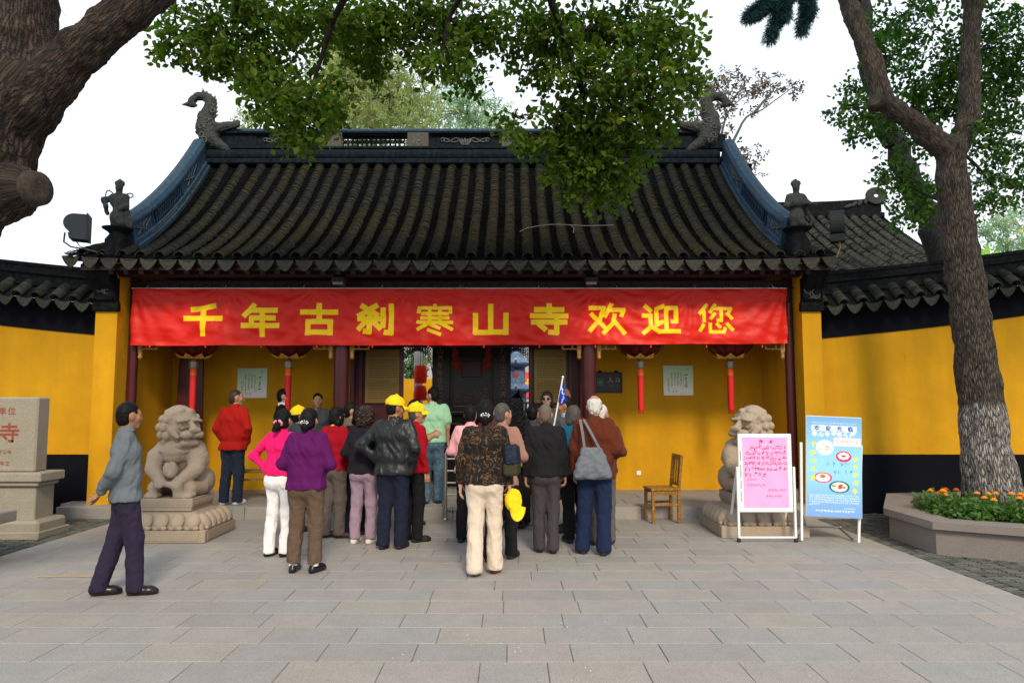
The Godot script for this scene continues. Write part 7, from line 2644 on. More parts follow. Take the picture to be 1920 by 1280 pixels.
	f.cap(T3.call(V(-0.078, 1.02, 0.0)), T3.call(V(0.078, 1.02, 0.0)), (0.112 + t) * k, (0.112 + t) * k)
	f.cap(T3.call(V(-0.082 * w, 1.13, 0.0)), T3.call(V(0.082 * w, 1.13, 0.0)), (0.106 + t) * k, (0.106 + t) * k)
	f.cap(T3.call(V(-hw, 1.26, 0.005)), T3.call(V(hw, 1.26, 0.005)), (0.112 + t) * k, (0.112 + t) * k)
	f.cap(T3.call(V(-sh * 0.72, 1.36, 0.012)), T3.call(V(sh * 0.72, 1.36, 0.012)), (0.068 + t * 0.5) * k, (0.068 + t * 0.5) * k)
	f.cap(T3.call(V(0, 1.40, 0.015)), T3.call(V(0, 1.445, 0.008)), 0.075 * k, 0.062 * k)
	if fem:
		for s in [-1.0, 1.0]:
			f.ell(T3.call(V(s * 0.075, 1.24, -0.075)), V(0.07, 0.07, 0.06) * k)
	var cuts: float = d.get("sleeve", 0.97)
	for i in 2:
		var a: Vector3 = J["sh%d" % i]; var e: Vector3 = J["el%d" % i]; var q: Vector3 = J["wr%d" % i]
		if cuts > 0.6:
			f.cap(a, e, (0.058 + t * 0.5) * k, (0.047 + t * 0.5) * k)
			f.cap(e, e.lerp(q, cuts), (0.046 + t * 0.5) * k, (0.038 + t * 0.4) * k)
		else:
			f.cap(a, a.lerp(e, cuts * 1.6), (0.066 + t) * k, (0.070 + t) * k)
	f.cut(T3.call(V(0, hem, 0)), up * V(0, -1, 0))
	f.noise = fn; f.wobble = 0.008; f.stretch = V(9, 4.5, 9)
	f.fold = d.get("crease", 0.016); f.fold_x = Basis(V(5.5, 2.0, 0.5), V(2.4, 2.6, 0.5), V(0.5, 1.5, 5.5))
	f.build(b)
	if d.get("print", false):
		obj(d.get("upper", "jacket"), b, d.top, root)
	else:
		obj(d.get("upper", "jacket"), b, d.top, root)
	if d.has("collar"):
		b = MB.new()
		var rows: Array = []
		for r in 3:
			var line := PackedVector3Array()
			for q in 20:
				var a := -TAU * q / 20
				line.append(T3.call(V(cos(a) * (0.071 - 0.003 * r), 1.437 + 0.026 * r + 0.012 * sin(-a), 0.006 + sin(a) * (0.071 - 0.003 * r))))
			rows.append(line)
		b.patch(rows, true)
		obj("collar", b, d.collar, root)
	if d.get("jacket_trim", false):
		b = MB.new()
		b.box(T3.call(V(0, hem + 0.02, 0.135 + t)), V(0.06, 0.012, 0.004) * k)
		obj("label_tab", b, M.white_paint, root)
	# shoes
	for i in 2:
		var an: Vector3 = J["an%d" % i]
		var yaw := deg_to_rad(-float(feet[i][2]))
		var lift: float = feet[i][3] if feet[i].size() > 3 else 0.0
		b = MB.new()
		f = Field.new(V(-0.07, -0.01, -0.22), V(0.07, 0.14, 0.10), 0.0095, 0.009)
		f.cap(V(0, 0.040, 0.035), V(0, 0.036, -0.12), 0.036, 0.040)
		f.cap(V(0, 0.030, -0.10), V(0, 0.026, -0.165), 0.040, 0.026)
		f.cap(V(0, 0.08, 0.02), V(0, 0.05, -0.03), 0.036, 0.036)
		f.cap(V(0, 0.02, 0.04), V(0, 0.02, -0.14), 0.036, 0.036)
		f.cut(V(0, 0, 0), V(0, -1, 0))
		f.cut(V(0, 0.092, 0), V(0, 1, 0))
		b.t = Transform3D(Basis(Vector3.UP, yaw) * Basis(Vector3.RIGHT, -lift * 3.5) * Basis.from_scale(Vector3.ONE * k * 0.98), V(an.x, lift * k * 0.8, an.z))
		f.build(b)
		obj("shoe", b, d.shoes, root)
		if d.get("socks", false):
			b = MB.new()
			b.tube(PackedVector3Array([an + V(0, -0.01, 0.01), an + V(0, 0.06, 0.01)]), 0.045 * k, 12)
			obj("sock", b, M.white_paint, root)
	hair(root, hx, d)
	if d.has("cap"):
		cap_hat(root, hx, d.cap)
	return root

func hand(mb: MB, el: Vector3, wr: Vector3, s: float, k: float, grip: float, pose: String) -> void:
	var y := (wr - el).normalized()
	var inward := V(-s, 0, 0) if pose in ["down", "bag"] else (V(0, -0.3, 1) if pose == "front" else (V(0, 0, 1) if pose == "back" else V(-s, -0.3, 0.2)))
	var z := (inward - y * inward.dot(y)).normalized()
	var x := y.cross(z)
	# thumb points forwards when the arm hangs
	var fwd := V(0, 0, -1) if pose != "back" else V(0, -1, 0)
	var th := 1.0 if x.dot(fwd) > 0 else -1.0
	if absf(x.dot(fwd)) < 0.2: th = s
	var keep := mb.t
	mb.t = Transform3D(Basis(x, y, z) * Basis.from_scale(Vector3.ONE * k), wr)
	var f := Field.new(V(-0.075, -0.05, -0.05), V(0.075, 0.20, 0.10), 0.0062, 0.004)
	f.cap(V(0, -0.04, 0), V(0, 0.01, 0), 0.024, 0.024)
	for q in 4:
		var fx := th * (0.028 - 0.0185 * q)
		var len: float = [0.070, 0.078, 0.072, 0.056][q]
		f.cap(V(fx * 0.7, 0.01, 0), V(fx, 0.080 - 0.004 * absf(q - 1), 0.0), 0.013, 0.0115)
		var a0 := 0.35 * grip + 0.08 * q * grip
		var p0 := V(fx, 0.080 - 0.004 * absf(q - 1), 0)
		var p1 := p0 + V(fx * 0.08, cos(a0), sin(a0)) * len * 0.5
		var a1 := a0 + 1.1 * grip
		var p2 := p1 + V(0, cos(a1), sin(a1)) * len * 0.32
		var a2 := a1 + 0.7 * grip
		var p3 := p2 + V(0, cos(a2), sin(a2)) * len * 0.25
		f.cap(p0, p1, 0.0098, 0.009); f.cap(p1, p2, 0.009, 0.0083); f.cap(p2, p3, 0.0083, 0.0072)
	var t0 := V(th * 0.022, 0.022, 0.006)
	var t1 := t0 + V(th * 0.026, 0.030, 0.014 + 0.01 * grip)
	var t2 := t1 + V(th * 0.008 - th * 0.012 * grip, 0.030, 0.010 + 0.012 * grip)
	f.cap(t0, t1, 0.0135, 0.0105); f.cap(t1, t2, 0.0100, 0.0085)
	f.build(mb)
	mb.t = keep

func face(root: Node3D, hx: Transform3D, d: Dictionary) -> void:
	for s in [-1.0, 1.0]:
		var b := MB.new()
		b.t = hx
		b.ball(V(s * 0.031, 0.002, -0.0845), V(0.014, 0.0075, 0.008), 10, 6)
		obj("eye", b, M.eye_white, root)
		b = MB.new()
		b.t = hx
		b.ball(V(s * 0.031, 0.002, -0.0905), V(0.0068, 0.0068, 0.004), 8, 5)
		b.tube(PackedVector3Array([V(s * 0.046, 0.007, -0.080), V(s * 0.032, 0.011, -0.090), V(s * 0.018, 0.006, -0.089)]), 0.0022, 5)
		obj("iris", b, M.hair_black, root)
		b = MB.new()
		b.t = hx
		b.tube(PackedVector3Array([V(s * 0.052, 0.022, -0.080), V(s * 0.034, 0.030, -0.0915), V(s * 0.014, 0.026, -0.094)]), PackedFloat32Array([0.002, 0.0042, 0.0035]), 5)
		obj("eyebrow", b, M.hair_black, root)
	var b := MB.new()
	b.t = hx
	b.tube(PackedVector3Array([V(-0.023, -0.064, -0.0905), V(-0.008, -0.061, -0.0985), V(0.008, -0.061, -0.0985), V(0.023, -0.064, -0.0905)]), PackedFloat32Array([0.002, 0.0048, 0.0048, 0.002]), 6)
	obj("lips", b, M.lip, root)
	if d.has("glasses"):
		b = MB.new()
		b.t = hx
		for s in [-1.0, 1.0]:
			var path := PackedVector3Array()
			for q in 13:
				path.append(V(s * 0.033 + cos(q * TAU / 12) * 0.024, 0.002 + sin(q * TAU / 12) * 0.017, -0.104))
			b.tube(path, 0.0024, 5, false)
			b.tube(PackedVector3Array([V(s * 0.057, 0.006, -0.103), V(s * 0.080, 0.006, -0.05), V(s * 0.084, 0.0, 0.012)]), 0.0024, 5)
			if d.glasses == "dark":
				b.ball(V(s * 0.033, 0.0, -0.104), V(0.025, 0.018, 0.004), 12, 6)
		b.tube(PackedVector3Array([V(-0.011, 0.006, -0.104), V(0.011, 0.006, -0.104)]), 0.0024, 5)
		obj("glasses", b, M.black_lacquer, root)

func hair(root: Node3D, hx: Transform3D, d: Dictionary) -> void:
	var style: String = d.get("hair", "short")
	var m: Material = M[d.get("hair_color", "hair_black")]
	if style == "none":
		return
	var b := MB.new()
	b.t = hx
	var long := style in ["pony", "longcurly"]
	var f := Field.new(V(-0.2, -0.62, -0.14) if long else V(-0.135, -0.19, -0.14), V(0.2, 0.16, 0.24) if long else V(0.135, 0.16, 0.17), 0.0095 if not long else 0.0115, 0.008)
	f.noise = fn; f.wobble = 0.008; f.stretch = V(34, 18, 34)
	match style:
		"short", "cropped", "ring":
			var g := 0.0 if style == "short" else -0.006
			f.ell(V(0, 0.026, 0.014), V(0.083 + g, 0.102 + g, 0.098 + g))
			f.ell(V(0, -0.03, 0.045), V(0.070 + g, 0.072, 0.062))
			f.ell(V(0, -0.055, -0.095), V(0.075, 0.105, 0.085), Basis(), -8.0)
			f.ell(V(0, 0.03, -0.125), V(0.06, 0.055, 0.055), Basis(), -6.0)
			for s in [-1.0, 1.0]:
				f.ell(V(s * 0.085, -0.025, -0.012), V(0.02, 0.035, 0.03), Basis(), -4.0)
			f.cut(V(0, -0.085, 0.05), V(0, -1, -0.25))
			if style == "ring":
				f.ell(V(0, 0.115, 0.02), V(0.058, 0.05, 0.062), Basis(), -8.0)
				f.wobble = 0.016
		"bob", "bun", "pony":
			f.ell(V(0, 0.024, 0.012), V(0.090, 0.108, 0.106))
			f.ell(V(0, -0.04, 0.045), V(0.084, 0.085, 0.072))
			if style == "bob":
				f.cap(V(-0.058, -0.085, 0.03), V(0.058, -0.085, 0.03), 0.05, 0.05)
				for s in [-1.0, 1.0]:
					f.cap(V(s * 0.075, 0.0, -0.025), V(s * 0.070, -0.09, -0.02), 0.026, 0.024)
			f.ell(V(0, -0.045, -0.105), V(0.062, 0.095, 0.075), Basis(), -8.0)
			if style != "bob":
				f.cut(V(0, -0.095, 0.05), V(0, -1, -0.3))
				for s in [-1.0, 1.0]:
					f.ell(V(s * 0.09, -0.03, -0.02), V(0.025, 0.04, 0.035), Basis(), -4.0)
			if style == "bun":
				f.ell(V(0, -0.065, 0.115), V(0.040, 0.055, 0.035))
				f.cap(V(0, -0.08, 0.11), V(0.005, -0.15, 0.10), 0.034, 0.022)
			if style == "pony":
				f.cap(V(0, -0.03, 0.11), V(0, -0.07, 0.15), 0.03, 0.038)
				f.cap(V(0, -0.07, 0.15), V(-0.03, -0.26, 0.185), 0.038, 0.045)
				f.cap(V(-0.03, -0.26, 0.185), V(-0.06, -0.44, 0.185), 0.045, 0.032)
				f.cap(V(-0.06, -0.44, 0.185), V(-0.09, -0.53, 0.18), 0.032, 0.01)
				f.wobble = 0.022
		"curly", "longcurly":
			f.ell(V(0, 0.022, 0.018), V(0.106, 0.115, 0.118))
			f.ell(V(0, -0.06, 0.045), V(0.108, 0.095, 0.088))
			f.ell(V(0, -0.05, -0.11), V(0.062, 0.09, 0.075), Basis(), -8.0)
			if style == "longcurly":
				f.cap(V(-0.05, -0.12, 0.06), V(-0.09, -0.36, 0.10), 0.085, 0.075)
				f.cap(V(0.05, -0.12, 0.06), V(0.09, -0.36, 0.10), 0.085, 0.075)
				f.cap(V(0.0, -0.12, 0.07), V(0.0, -0.42, 0.12), 0.085, 0.06)
			f.wobble = 0.045
			f.stretch = V(36, 36, 36)
	f.build(b)
	obj("hair", b, m, root)
	if style == "bun" or style == "pony":
		b = MB.new()
		b.t = hx
		if d.get("clip", "") == "silver":
			for q in 9:
				var a := q * TAU / 9
				b.ball(V(cos(a) * 0.04, -0.028 + sin(a) * 0.020, 0.135 - 0.2 * cos(a) * cos(a) * 0.04), V(0.012, 0.009, 0.009), 6, 4)
			b.box(V(0, -0.028, 0.142), V(0.06, 0.012, 0.012), Basis(), 0.003)
			obj("hair_clip", b, M.silver, root)
		elif style == "pony":
			for q in 11:
				var a := q * TAU / 11
				b.ball(V(cos(a) * 0.045, -0.035 + sin(a) * 0.03, 0.128 + 0.01 * sin(a * 3)), V(0.018, 0.016, 0.016), 7, 5)
			obj("scrunchie", b, M.scrunchie, root)

func cap_shape(b: MB) -> void:
	var f := Field.new(V(-0.13, -0.06, -0.24), V(0.13, 0.18, 0.17), 0.0095, 0.008)
	f.ell(V(0, 0.045, 0.012), V(0.102, 0.100, 0.115))
	f.cap(V(0, 0.14, 0.0), V(0, 0.145, 0.0), 0.012, 0.012)
	f.cut(V(0, 0.022, 0.0), V(0, -1, 0.0))
	f.noise = fn; f.wobble = 0.010; f.stretch = V(14, 14, 14)
	f.build(b)
	# curved peak
	for s in 2:
		var rows: Array = []
		for r in 7:
			var u := r / 6.0
			var line := PackedVector3Array()
			for q in 13:
				var a := (q / 12.0 - 0.5) * 2.3
				var rad := lerpf(0.098, 0.098 + 0.085 * cos(a * 0.9), u)
				line.append(V(sin(a) * (rad * 0.86), 0.034 - 0.022 * u - 0.05 * a * a * u * 0.35 - 0.005 * s, -cos(a) * rad - 0.002))
			rows.append(line)
		b.patch(rows, false, s == 0)

func cap_hat(root: Node3D, hx: Transform3D, m: Material) -> void:
	var b := MB.new()
	b.t = hx
	cap_shape(b)
	obj("cap", b, m, root)

func build_people() -> void:
	surf("skin", lin(0.40, 0.215, 0.135), 0.55)
	M.skin.subsurf_scatter_enabled = true; M.skin.subsurf_scatter_strength = 0.08
	tint("skin_dark", "skin", lin(0.33, 0.16, 0.085))
	tint("skin_fair", "skin", lin(0.50, 0.30, 0.22))
	surf("hair_black", lin(0.006, 0.0055, 0.006), 0.55); M.hair_black.metallic_specular = 0.25
	surf("hair_brown", lin(0.030, 0.016, 0.013), 0.5)
	surf("hair_grey", lin(0.06, 0.055, 0.05), 0.6)
	surf("hair_stubble", lin(0.13, 0.095, 0.075), 0.75)
	surf("hair_white", lin(0.55, 0.53, 0.50), 0.7)
	surf("eye_white", lin(0.6, 0.58, 0.55), 0.3)
	surf("lip", lin(0.33, 0.09, 0.075), 0.5)
	surf("silver", lin(0.65, 0.65, 0.66), 0.25); M.silver.metallic = 0.8
	surf("scrunchie", lin(0.75, 0.25, 0.40), 0.8)
	var black_shoe := surf("black_shoe", lin(0.012, 0.011, 0.012), 0.22)
	var dull_shoe := surf("dull_shoe", lin(0.02, 0.017, 0.016), 0.5)
	var white_shoe := surf("white_shoe", lin(0.62, 0.60, 0.58), 0.6)
	var maroon_shoe := surf("maroon_shoe", lin(0.09, 0.008, 0.012), 0.25)
	var yellow_cap := surf("yellow_cap", lin(0.86, 0.56, 0.004), 0.75, "", 2.5, "fold_n", 0.5)
	var black := cloth(0.011, 0.011, 0.013)
	var navy := cloth(0.013, 0.016, 0.034)
	var leather := surf("leather", lin(0.012, 0.015, 0.018), 0.44)
	# printed blouse
	var pim := Image.create(256, 256, false, Image.FORMAT_RGB8)
	pim.fill(Color(0.07, 0.055, 0.05))
	for i in 900:
		var p := V2(rng.randf() * 256, rng.randf() * 256)
		if fn.get_noise_2d(p.x * 0.022, p.y * 0.022) < -0.12:
			continue
		var a := fn.get_noise_2d(p.x * 0.012 + 40, p.y * 0.012) * 4.0 + rng.randfn(0, 0.3)
		var v := rng.randf_range(0.5, 1.0)
		ink(pim, p, p + V2(cos(a), sin(a)) * rng.randf_range(5, 14), 1.7, Color(0.66 * v, 0.47 * v, 0.31 * v))
	T.blouse = tex(pim)
	var blouse := surf("blouse_print", Color(1, 1, 1), 0.85, "blouse", 1.5, "fold_n", 0.5)
	T.tweed = tex(noise_image(256, 0.35, FastNoiseLite.TYPE_SIMPLEX, 2, 77, 0.35, 1.15))
	var tweed := surf("tweed", lin(0.20, 0.13, 0.085), 0.95, "tweed", 3.0, "fold_n", 0.8)
	T.denim = tex(noise_image(256, 0.02, FastNoiseLite.TYPE_SIMPLEX_SMOOTH, 5, 78, 0.72, 1.12))
	var denim := surf("denim", lin(0.085, 0.16, 0.235), 0.9, "denim", 2.0, "fold_n", 0.9)

	person({"label": "man in slate grey jacket strolling alone at the left with hands behind his back", "at": V(-3.31, 0, -6.26), "h": 1.62, "turn": 62.0, "look": -24.0, "cell": 0.0115, "w": 0.96, "lean": -0.03,
		"arms": ["back", "back"], "feet": [[-0.06, 0.16, 4, 0.010], [0.07, -0.13, 12]], "top": cloth(0.125, 0.145, 0.165), "pants": cloth(0.026, 0.020, 0.042), "shoes": black_shoe, "collar": cloth(0.15, 0.17, 0.19), "hem": 0.83, "thick": 0.012, "grip": [0.25, 0.6], "leg": 1.08, "skin": "skin_dark", "jacket_trim": true})
	person({"label": "man in bright red jacket standing on the platform with his back turned", "at": V(-4.04, 0.165, -10.5), "h": 1.64, "turn": 12.0, "look": 45.0, "arms": ["pocket", "pocket"], "top": cloth(0.33, 0.010, 0.006), "pants": cloth(0.018, 0.026, 0.048), "shoes": white_shoe, "hair": "cropped", "hair_color": "hair_brown", "hem": 0.80, "thick": 0.012, "leg": 1.08, "w": 0.95, "face": true})
	person({"label": "man in black suit and glasses seen in profile before the second lantern", "at": V(-3.62, 0.165, -11.3), "h": 1.67, "turn": 72.0, "look": 8.0, "arms": ["down", "down"], "top": black, "pants": black, "shoes": dull_shoe, "collar": M.white_paint, "face": true, "glasses": "clear", "skin": "skin_fair", "cell": 0.016})
	person({"label": "person in slate blue with a yellow cap half hidden behind the woman in pink", "at": V(-2.78, 0, -9.3), "h": 1.56, "turn": 55.0, "arms": ["front", "front"], "top": cloth(0.035, 0.045, 0.06), "pants": black, "shoes": dull_shoe, "cap": yellow_cap, "cell": 0.016, "nod": -0.1})
	person({"label": "woman facing the square from behind the crowd before the yellow wall", "at": V(-3.07, 0.165, -11.4), "h": 1.60, "f": true, "turn": 165.0, "arms": ["front", "front"], "top": cloth(0.08, 0.085, 0.10), "pants": black, "shoes": dull_shoe, "hair": "short", "face": true, "cell": 0.016})
	person({"label": "woman in hot pink sweater and white trousers with a long ponytail and hand on hip", "at": V(-2.49, 0, -7.81), "h": 1.54, "f": true, "turn": 22.0, "look": -8.0, "w": 0.95, "arms": ["hip", "front"], "top": cloth(0.78, 0.012, 0.15), "pants": cloth(0.80, 0.78, 0.80), "shoes": black_shoe, "hair": "pony", "upper": "sweater", "hem": 0.93, "thick": -0.004, "leg": 0.92, "flare": 1.1, "grip": [0.3, 0.6], "cell": 0.012})
	person({"label": "woman in purple blouse and brown tweed trousers with silver hair clip", "at": V(-2.0, 0, -7.09), "h": 1.56, "f": true, "turn": 4.0, "look": 6.0, "w": 1.0, "arms": ["front", "front"], "top": cloth(0.085, 0.006, 0.080, 0.75), "pants": tweed, "shoes": black_shoe, "socks": true, "hair": "bun", "clip": "silver", "upper": "blouse", "hem": 0.855, "thick": 0.016, "leg": 1.08, "ankle": 0.10, "feet": [[-0.11, 0.0, -4], [0.115, 0.0, 18]], "cell": 0.0115})
	person({"label": "woman in crimson sweater with yellow collar right of the woman in purple", "at": V(-2.17, 0, -8.85), "h": 1.56, "f": true, "turn": 28.0, "look": 12.0, "w": 1.0, "arms": ["front", "front"], "top": cloth(0.30, 0.004, 0.014), "pants": cloth(0.105, 0.085, 0.080), "shoes": dull_shoe, "hair": "bob", "collar": cloth(0.72, 0.42, 0.10), "upper": "sweater", "hem": 0.88, "thick": 0.01, "leg": 1.1, "feet": [[-0.09, 0.02, 20], [0.09, -0.05, 60]]})
	person({"label": "man in khaki jacket in profile between the crimson sweater and the dark coats", "at": V(-2.2, 0, -9.7), "h": 1.62, "turn": 72.0, "arms": ["front", "front"], "top": cloth(0.12, 0.10, 0.07), "pants": black, "shoes": dull_shoe, "face": true, "cell": 0.017})
	person({"label": "person in black coat standing close behind the curly haired woman", "at": V(-1.93, 0, -9.1), "h": 1.57, "f": true, "turn": 12.0, "arms": ["down", "front"], "top": black, "pants": black, "shoes": maroon_shoe, "hair": "bob", "hem": 0.80, "cell": 0.016})
	person({"label": "curly haired woman in black jacket, mauve trousers and white sneakers", "at": V(-1.73, 0, -8.51), "h": 1.57, "f": true, "turn": 14.0, "look": 15.0, "w": 0.97, "arms": ["front", "front"], "top": cloth(0.014, 0.012, 0.018), "pants": cloth(0.30, 0.215, 0.285), "shoes": white_shoe, "hair": "curly", "hair_color": "hair_brown", "collar": cloth(0.5, 0.008, 0.02), "hem": 0.86, "thick": 0.012, "leg": 1.0, "ankle": 0.06})
	person({"label": "man in black leather jacket and yellow cap with elbows out", "at": V(-1.34, 0, -8.21), "h": 1.68, "turn": 10.0, "look": 42.0, "w": 0.98, "arms": ["hip", "pocket"], "hands": [false, true], "top": leather, "pants": navy, "shoes": dull_shoe, "cap": yellow_cap, "hem": 0.82, "thick": 0.022, "crease": 0.022, "leg": 1.1, "cell": 0.012, "skin": "skin_dark", "face": true, "nod": 0.12})
	person({"label": "woman in red sweater and yellow cap facing right beside the leather jacket", "at": V(-1.17, 0, -8.62), "h": 1.60, "f": true, "turn": 48.0, "look": 28.0, "w": 0.92, "arms": ["down", "down"], "top": cloth(0.32, 0.004, 0.012), "pants": black, "shoes": dull_shoe, "cap": yellow_cap, "hair": "short", "hair_color": "hair_grey", "face": true, "hem": 0.85})
	person({"label": "man in khaki shirt facing right behind the two yellow caps", "at": V(-1.36, 0, -9.85), "h": 1.66, "turn": 80.0, "arms": ["raised", "raised"], "top": cloth(0.30, 0.22, 0.12), "pants": black, "shoes": dull_shoe, "face": true, "cell": 0.016})
	person({"label": "young man in pale green t-shirt and blue jeans standing on the step", "at": V(-1.17, 0.165, -10.65), "h": 1.68, "turn": -6.0, "look": -48.0, "arms": ["front", "down"], "top": cloth(0.29, 0.53, 0.35), "pants": denim, "shoes": dull_shoe, "upper": "t_shirt", "sleeve": 0.42, "hem": 0.88, "thick": 0.01, "leg": 1.06, "face": true})
	person({"label": "person in pale pink shirt half hidden by the woman in the printed blouse", "at": V(-0.50, 0, -8.6), "h": 1.59, "f": true, "turn": 12.0, "arms": ["bag", "bag"], "top": cloth(0.72, 0.36, 0.40), "pants": black, "shoes": dull_shoe, "hair": "short", "upper": "shirt", "hem": 0.85, "cell": 0.016})
	person({"label": "woman in black and tan printed blouse and cream trousers carrying a yellow cap", "at": V(-0.264, 0, -7.02), "h": 1.64, "f": true, "turn": 2.0, "look": -4.0, "w": 1.08, "arms": ["down", "down"], "top": blouse, "pants": cloth(0.62, 0.52, 0.42), "shoes": maroon_shoe, "hair": "bun", "clip": "silver", "upper": "blouse", "hem": 0.87, "thick": 0.012, "leg": 1.04, "flare": 1.1, "feet": [[-0.085, 0.10, -3, 0.02], [0.10, -0.06, 12]], "grip": [0.35, 0.9], "skin": "skin_fair", "collar": cloth(0.12, 0.012, 0.03), "cell": 0.0115})
	person({"label": "grey haired person in pinkish brown coat just beyond the printed blouse", "at": V(-0.11, 0, -7.65), "h": 1.61, "f": true, "turn": 18.0, "look": 32.0, "arms": ["down", "front"], "top": cloth(0.30, 0.16, 0.125), "pants": cloth(0.012, 0.012, 0.014), "shoes": dull_shoe, "hair": "short", "hair_color": "hair_grey", "face": true, "hem": 0.80, "feet": [[-0.09, 0.12, 0], [0.09, -0.1, 6]]})
	person({"label": "woman in long black dress with masses of long curly black hair", "at": V(0.03, 0, -9.5), "h": 1.66, "f": true, "turn": 4.0, "arms": ["front", "bag"], "top": black, "pants": black, "shoes": dull_shoe, "hair": "longcurly", "skirt": true, "lower": "skirt", "upper": "dress_top", "ankle": 0.12})
	person({"label": "dark haired person in charcoal jacket left of the man in black cardigan", "at": V(0.27, 0, -9.75), "h": 1.58, "turn": 6.0, "arms": ["down", "front"], "top": cloth(0.045, 0.045, 0.055), "pants": black, "shoes": dull_shoe, "hair": "short", "cell": 0.016})
	person({"label": "man with cropped grey hair in black cardigan and dark grey trousers", "at": V(0.373, 0, -8.03), "h": 1.60, "turn": -4.0, "look": 6.0, "w": 0.97, "arms": ["down", "down"], "top": cloth(0.013, 0.013, 0.015), "pants": cloth(0.052, 0.045, 0.052), "shoes": black_shoe, "hair": "cropped", "hair_color": "hair_stubble", "upper": "cardigan", "hem": 0.86, "thick": 0.012, "feet": [[-0.08, -0.02, -4], [0.07, 0.06, 4]], "grip": [0.6, 0.7], "cell": 0.0125})
	person({"label": "woman in dark sunglasses facing the square before the right gilded board", "at": V(0.53, 0.165, -10.75), "h": 1.62, "f": true, "turn": 192.0, "arms": ["front", "front"], "top": cloth(0.09, 0.085, 0.09), "pants": black, "shoes": dull_shoe, "hair": "bob", "hair_color": "hair_brown", "face": true, "glasses": "dark", "skin": "skin_fair", "cell": 0.016})
	person({"label": "man in grey jacket with pale blue collar facing left, holding the flag stick", "at": V(0.72, 0, -9.25), "h": 1.70, "turn": -72.0, "look": -8.0, "arms": ["raised", "down"], "top": cloth(0.075, 0.07, 0.075), "pants": black, "shoes": dull_shoe, "collar": cloth(0.30, 0.42, 0.65), "face": true, "skin": "skin_dark", "grip": [1.0, 0.5], "nod": 0.15})
	person({"label": "bald man behind the flag at the right gate column", "at": V(0.80, 0.165, -11.0), "h": 1.68, "turn": 20.0, "arms": ["front", "front"], "top": cloth(0.05, 0.05, 0.06), "pants": black, "shoes": dull_shoe, "hair": "none", "skin": "skin_dark", "cell": 0.017})
	person({"label": "short haired woman in teal blue jacket left of the white haired man", "at": V(0.74, 0, -8.6), "h": 1.58, "f": true, "turn": -14.0, "look": -6.0, "arms": ["front", "down"], "top": cloth(0.008, 0.085, 0.17), "pants": black, "shoes": black_shoe, "hair": "bob", "hair_color": "hair_grey", "hem": 0.84, "thick": 0.014})
	person({"label": "white haired man in rust brown jacket with a grey shoulder bag", "at": V(0.90, 0, -7.95), "h": 1.70, "turn": 16.0, "look": -6.0, "w": 0.93, "arms": ["down", "bag"], "top": cloth(0.095, 0.022, 0.010), "pants": cloth(0.012, 0.020, 0.055), "shoes": dull_shoe, "hair": "ring", "hair_color": "hair_white", "hem": 0.80, "thick": 0.022, "leg": 1.14, "feet": [[-0.13, 0.02, -20], [0.11, 0.05, 6]], "cell": 0.012, "nod": 0.05})
	person({"label": "white haired person mostly hidden behind the man in the rust brown jacket", "at": V(1.04, 0, -8.45), "h": 1.60, "turn": 10.0, "look": 30.0, "arms": ["front", "front"], "top": cloth(0.10, 0.03, 0.02), "pants": cloth(0.10, 0.09, 0.09), "shoes": dull_shoe, "hair": "short", "hair_color": "hair_white", "cell": 0.016})
	person({"label": "dark haired person at the back of the crowd under the incense tower", "at": V(-0.12, 0, -10.0), "h": 1.66, "turn": 40.0, "look": 20.0, "arms": ["front", "front"], "top": cloth(0.07, 0.045, 0.035), "pants": black, "shoes": dull_shoe, "hair": "curly", "cell": 0.017})

	# things that they carry
	surf("bag_grey", lin(0.13, 0.145, 0.17), 0.8, "", 2.0, "fold_n", 1.0)
	var bag := thing("shoulder_bag", "soft grey shoulder bag on the back of the white haired man in brown", "bag", V(0.86, 0.98, -7.765), 0.0)
	var f := Field.new(V(-0.21, -0.2, -0.08), V(0.21, 0.2, 0.08), 0.012, 0.02)
	for i in 7:
		f.cap(V(-0.155 + i * 0.01, -0.13 + i * 0.045, 0), V(0.155 - i * 0.012, -0.13 + i * 0.045, 0), 0.045 - i * 0.004, 0.045 - i * 0.004)
	f.noise = fn; f.wobble = 0.02; f.stretch = V(8, 8, 8)
	var b := MB.new()
	f.build(b)
	obj("pouch", b, M.bag_grey, bag)
	b = MB.new()
	for q in [[-0.085, -0.12], [0.075, -0.08]]:
		var rows: Array = []
		for i in 8:
			var u := i / 7.0
			var p := V(lerpf(q[0], q[1], u), 0.15 + 0.31 * u, 0.025 - 0.02 * u - 0.10 * u * u * u)
			rows.append(PackedVector3Array([p - V(0.014, 0, 0), p + V(0.014, 0, 0)]))
		b.patch(rows)
	obj("strap", b, M.bag_grey, bag)
	var hb := thing("handbag", "small yellow handbag hanging beside the woman in black", "bag", V(0.155, 0.92, -9.25))
	surf("bag_yellow", lin(0.62, 0.47, 0.03), 0.45)
	b = MB.new()
	b.ball(V(0, -0.02, 0), V(0.09, 0.10, 0.045), 14, 10)
	obj("pouch", b, M.bag_yellow, hb)
	b = MB.new()
	var loop := PackedVector3Array()
	for i in 11:
		loop.append(V(-cos(PI * i / 10.0) * 0.06, 0.05 + sin(PI * i / 10.0) * 0.16, 0))
	b.tube(loop, 0.009, 6)
	obj("handle", b, M.bag_yellow, hb)
	var bb := thing("handbag", "dark blue flat bag held under the right arm of the woman in the printed blouse", "bag", V(0.0, 1.12, -6.98), -0.2)
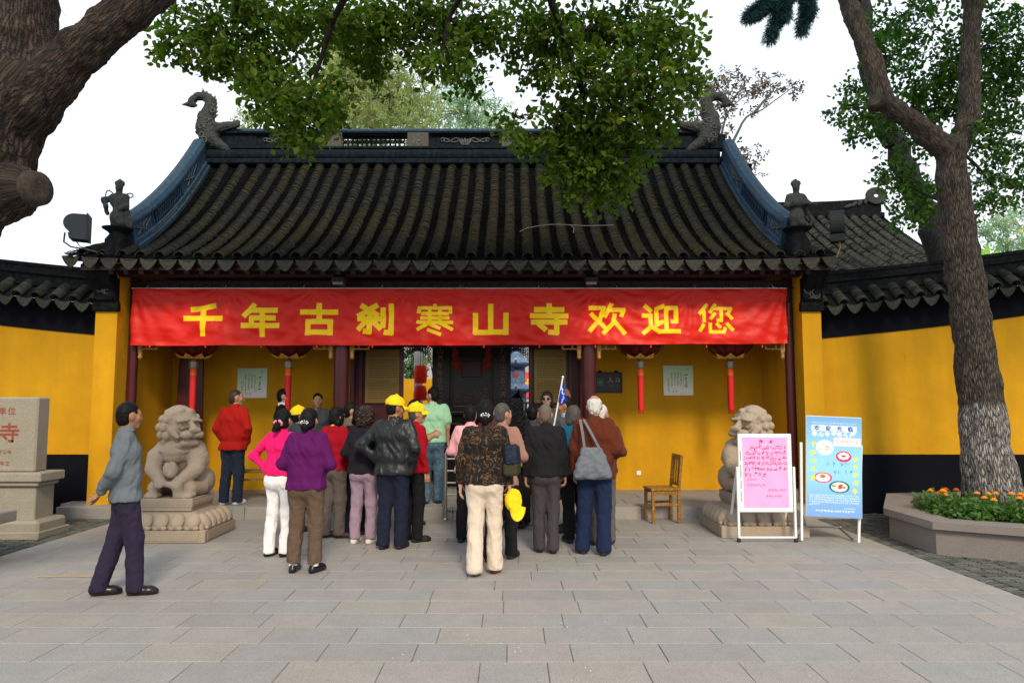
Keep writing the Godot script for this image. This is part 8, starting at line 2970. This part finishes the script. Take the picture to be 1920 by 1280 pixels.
	surf("bag_blue", lin(0.006, 0.014, 0.03), 0.5, "", 2.0, "fold_n", 0.8)
	b = MB.new()
	b.box(V(0, 0, 0), V(0.13, 0.20, 0.24), Basis(V(0, 0, 1), 0.12), 0.03)
	obj("pouch", b, M.bag_blue, bb)
	obj("flap", bx(V(0.0, -0.13, 0), V(0.14, 0.12, 0.22), 0.02), surf("bag_olive", lin(0.035, 0.03, 0.012), 0.5), bb)
	var yc := MB.new()
	cap_shape(yc)
	var held := obj("yellow_cap", yc, yellow_cap)
	held.transform = Transform3D(Basis.from_euler(V(-1.75, 0.35, 0.25)) * Basis.from_scale(V(0.8, 1.0, 1.0)), V(0.045, 0.68, -6.99))
	tag(held, "yellow cap dangling from the right hand of the woman in the printed blouse", "cap")
	var fl := thing("tour_flag", "small blue and white flag on a white stick above the crowd", "flag", V(0.54, 1.40, -9.17))
	fl.scale = V(0.85, 0.95, 0.85)
	b = MB.new()
	b.tube(PackedVector3Array([V(-0.02, -0.12, 0), V(0.125, 0.56, 0)]), 0.011, 8)
	b.ball(V(0.128, 0.575, 0), V(0.018, 0.018, 0.018), 8, 6)
	obj("stick", b, M.white_paint, fl)
	var fim := Image.create(64, 64, false, Image.FORMAT_RGB8)
	fim.fill(Color(0.06, 0.16, 0.62))
	for i in 5:
		scrawl(fim, 22 + (i % 2) * 6, 6 + i * 11, 16, 4.0, Color(0.7, 0.78, 0.9))
	var fm := surf("flag_cloth", Color(1, 1, 1), 0.7)
	fm.albedo_texture = tex(fim)
	b = MB.new()
	var rows: Array = []
	for i in 9:
		var u := i / 8.0
		rows.append(PackedVector3Array([V(0.125 - 0.075 * (1 - u), 0.24 + 0.32 * u, 0.012), V(0.125 - 0.075 * (1 - u) + 0.06 * (1 - u) + 0.02 * sin(u * 6.0), 0.22 + 0.32 * u, 0.03 * sin(u * 5.0)), V(0.125 - 0.05 * (1 - u) + 0.105 * (1 - u) + 0.01, 0.23 + 0.32 * u, -0.02)]))
	b.patch(rows)
	obj("flag_cloth", b, fm, fl)
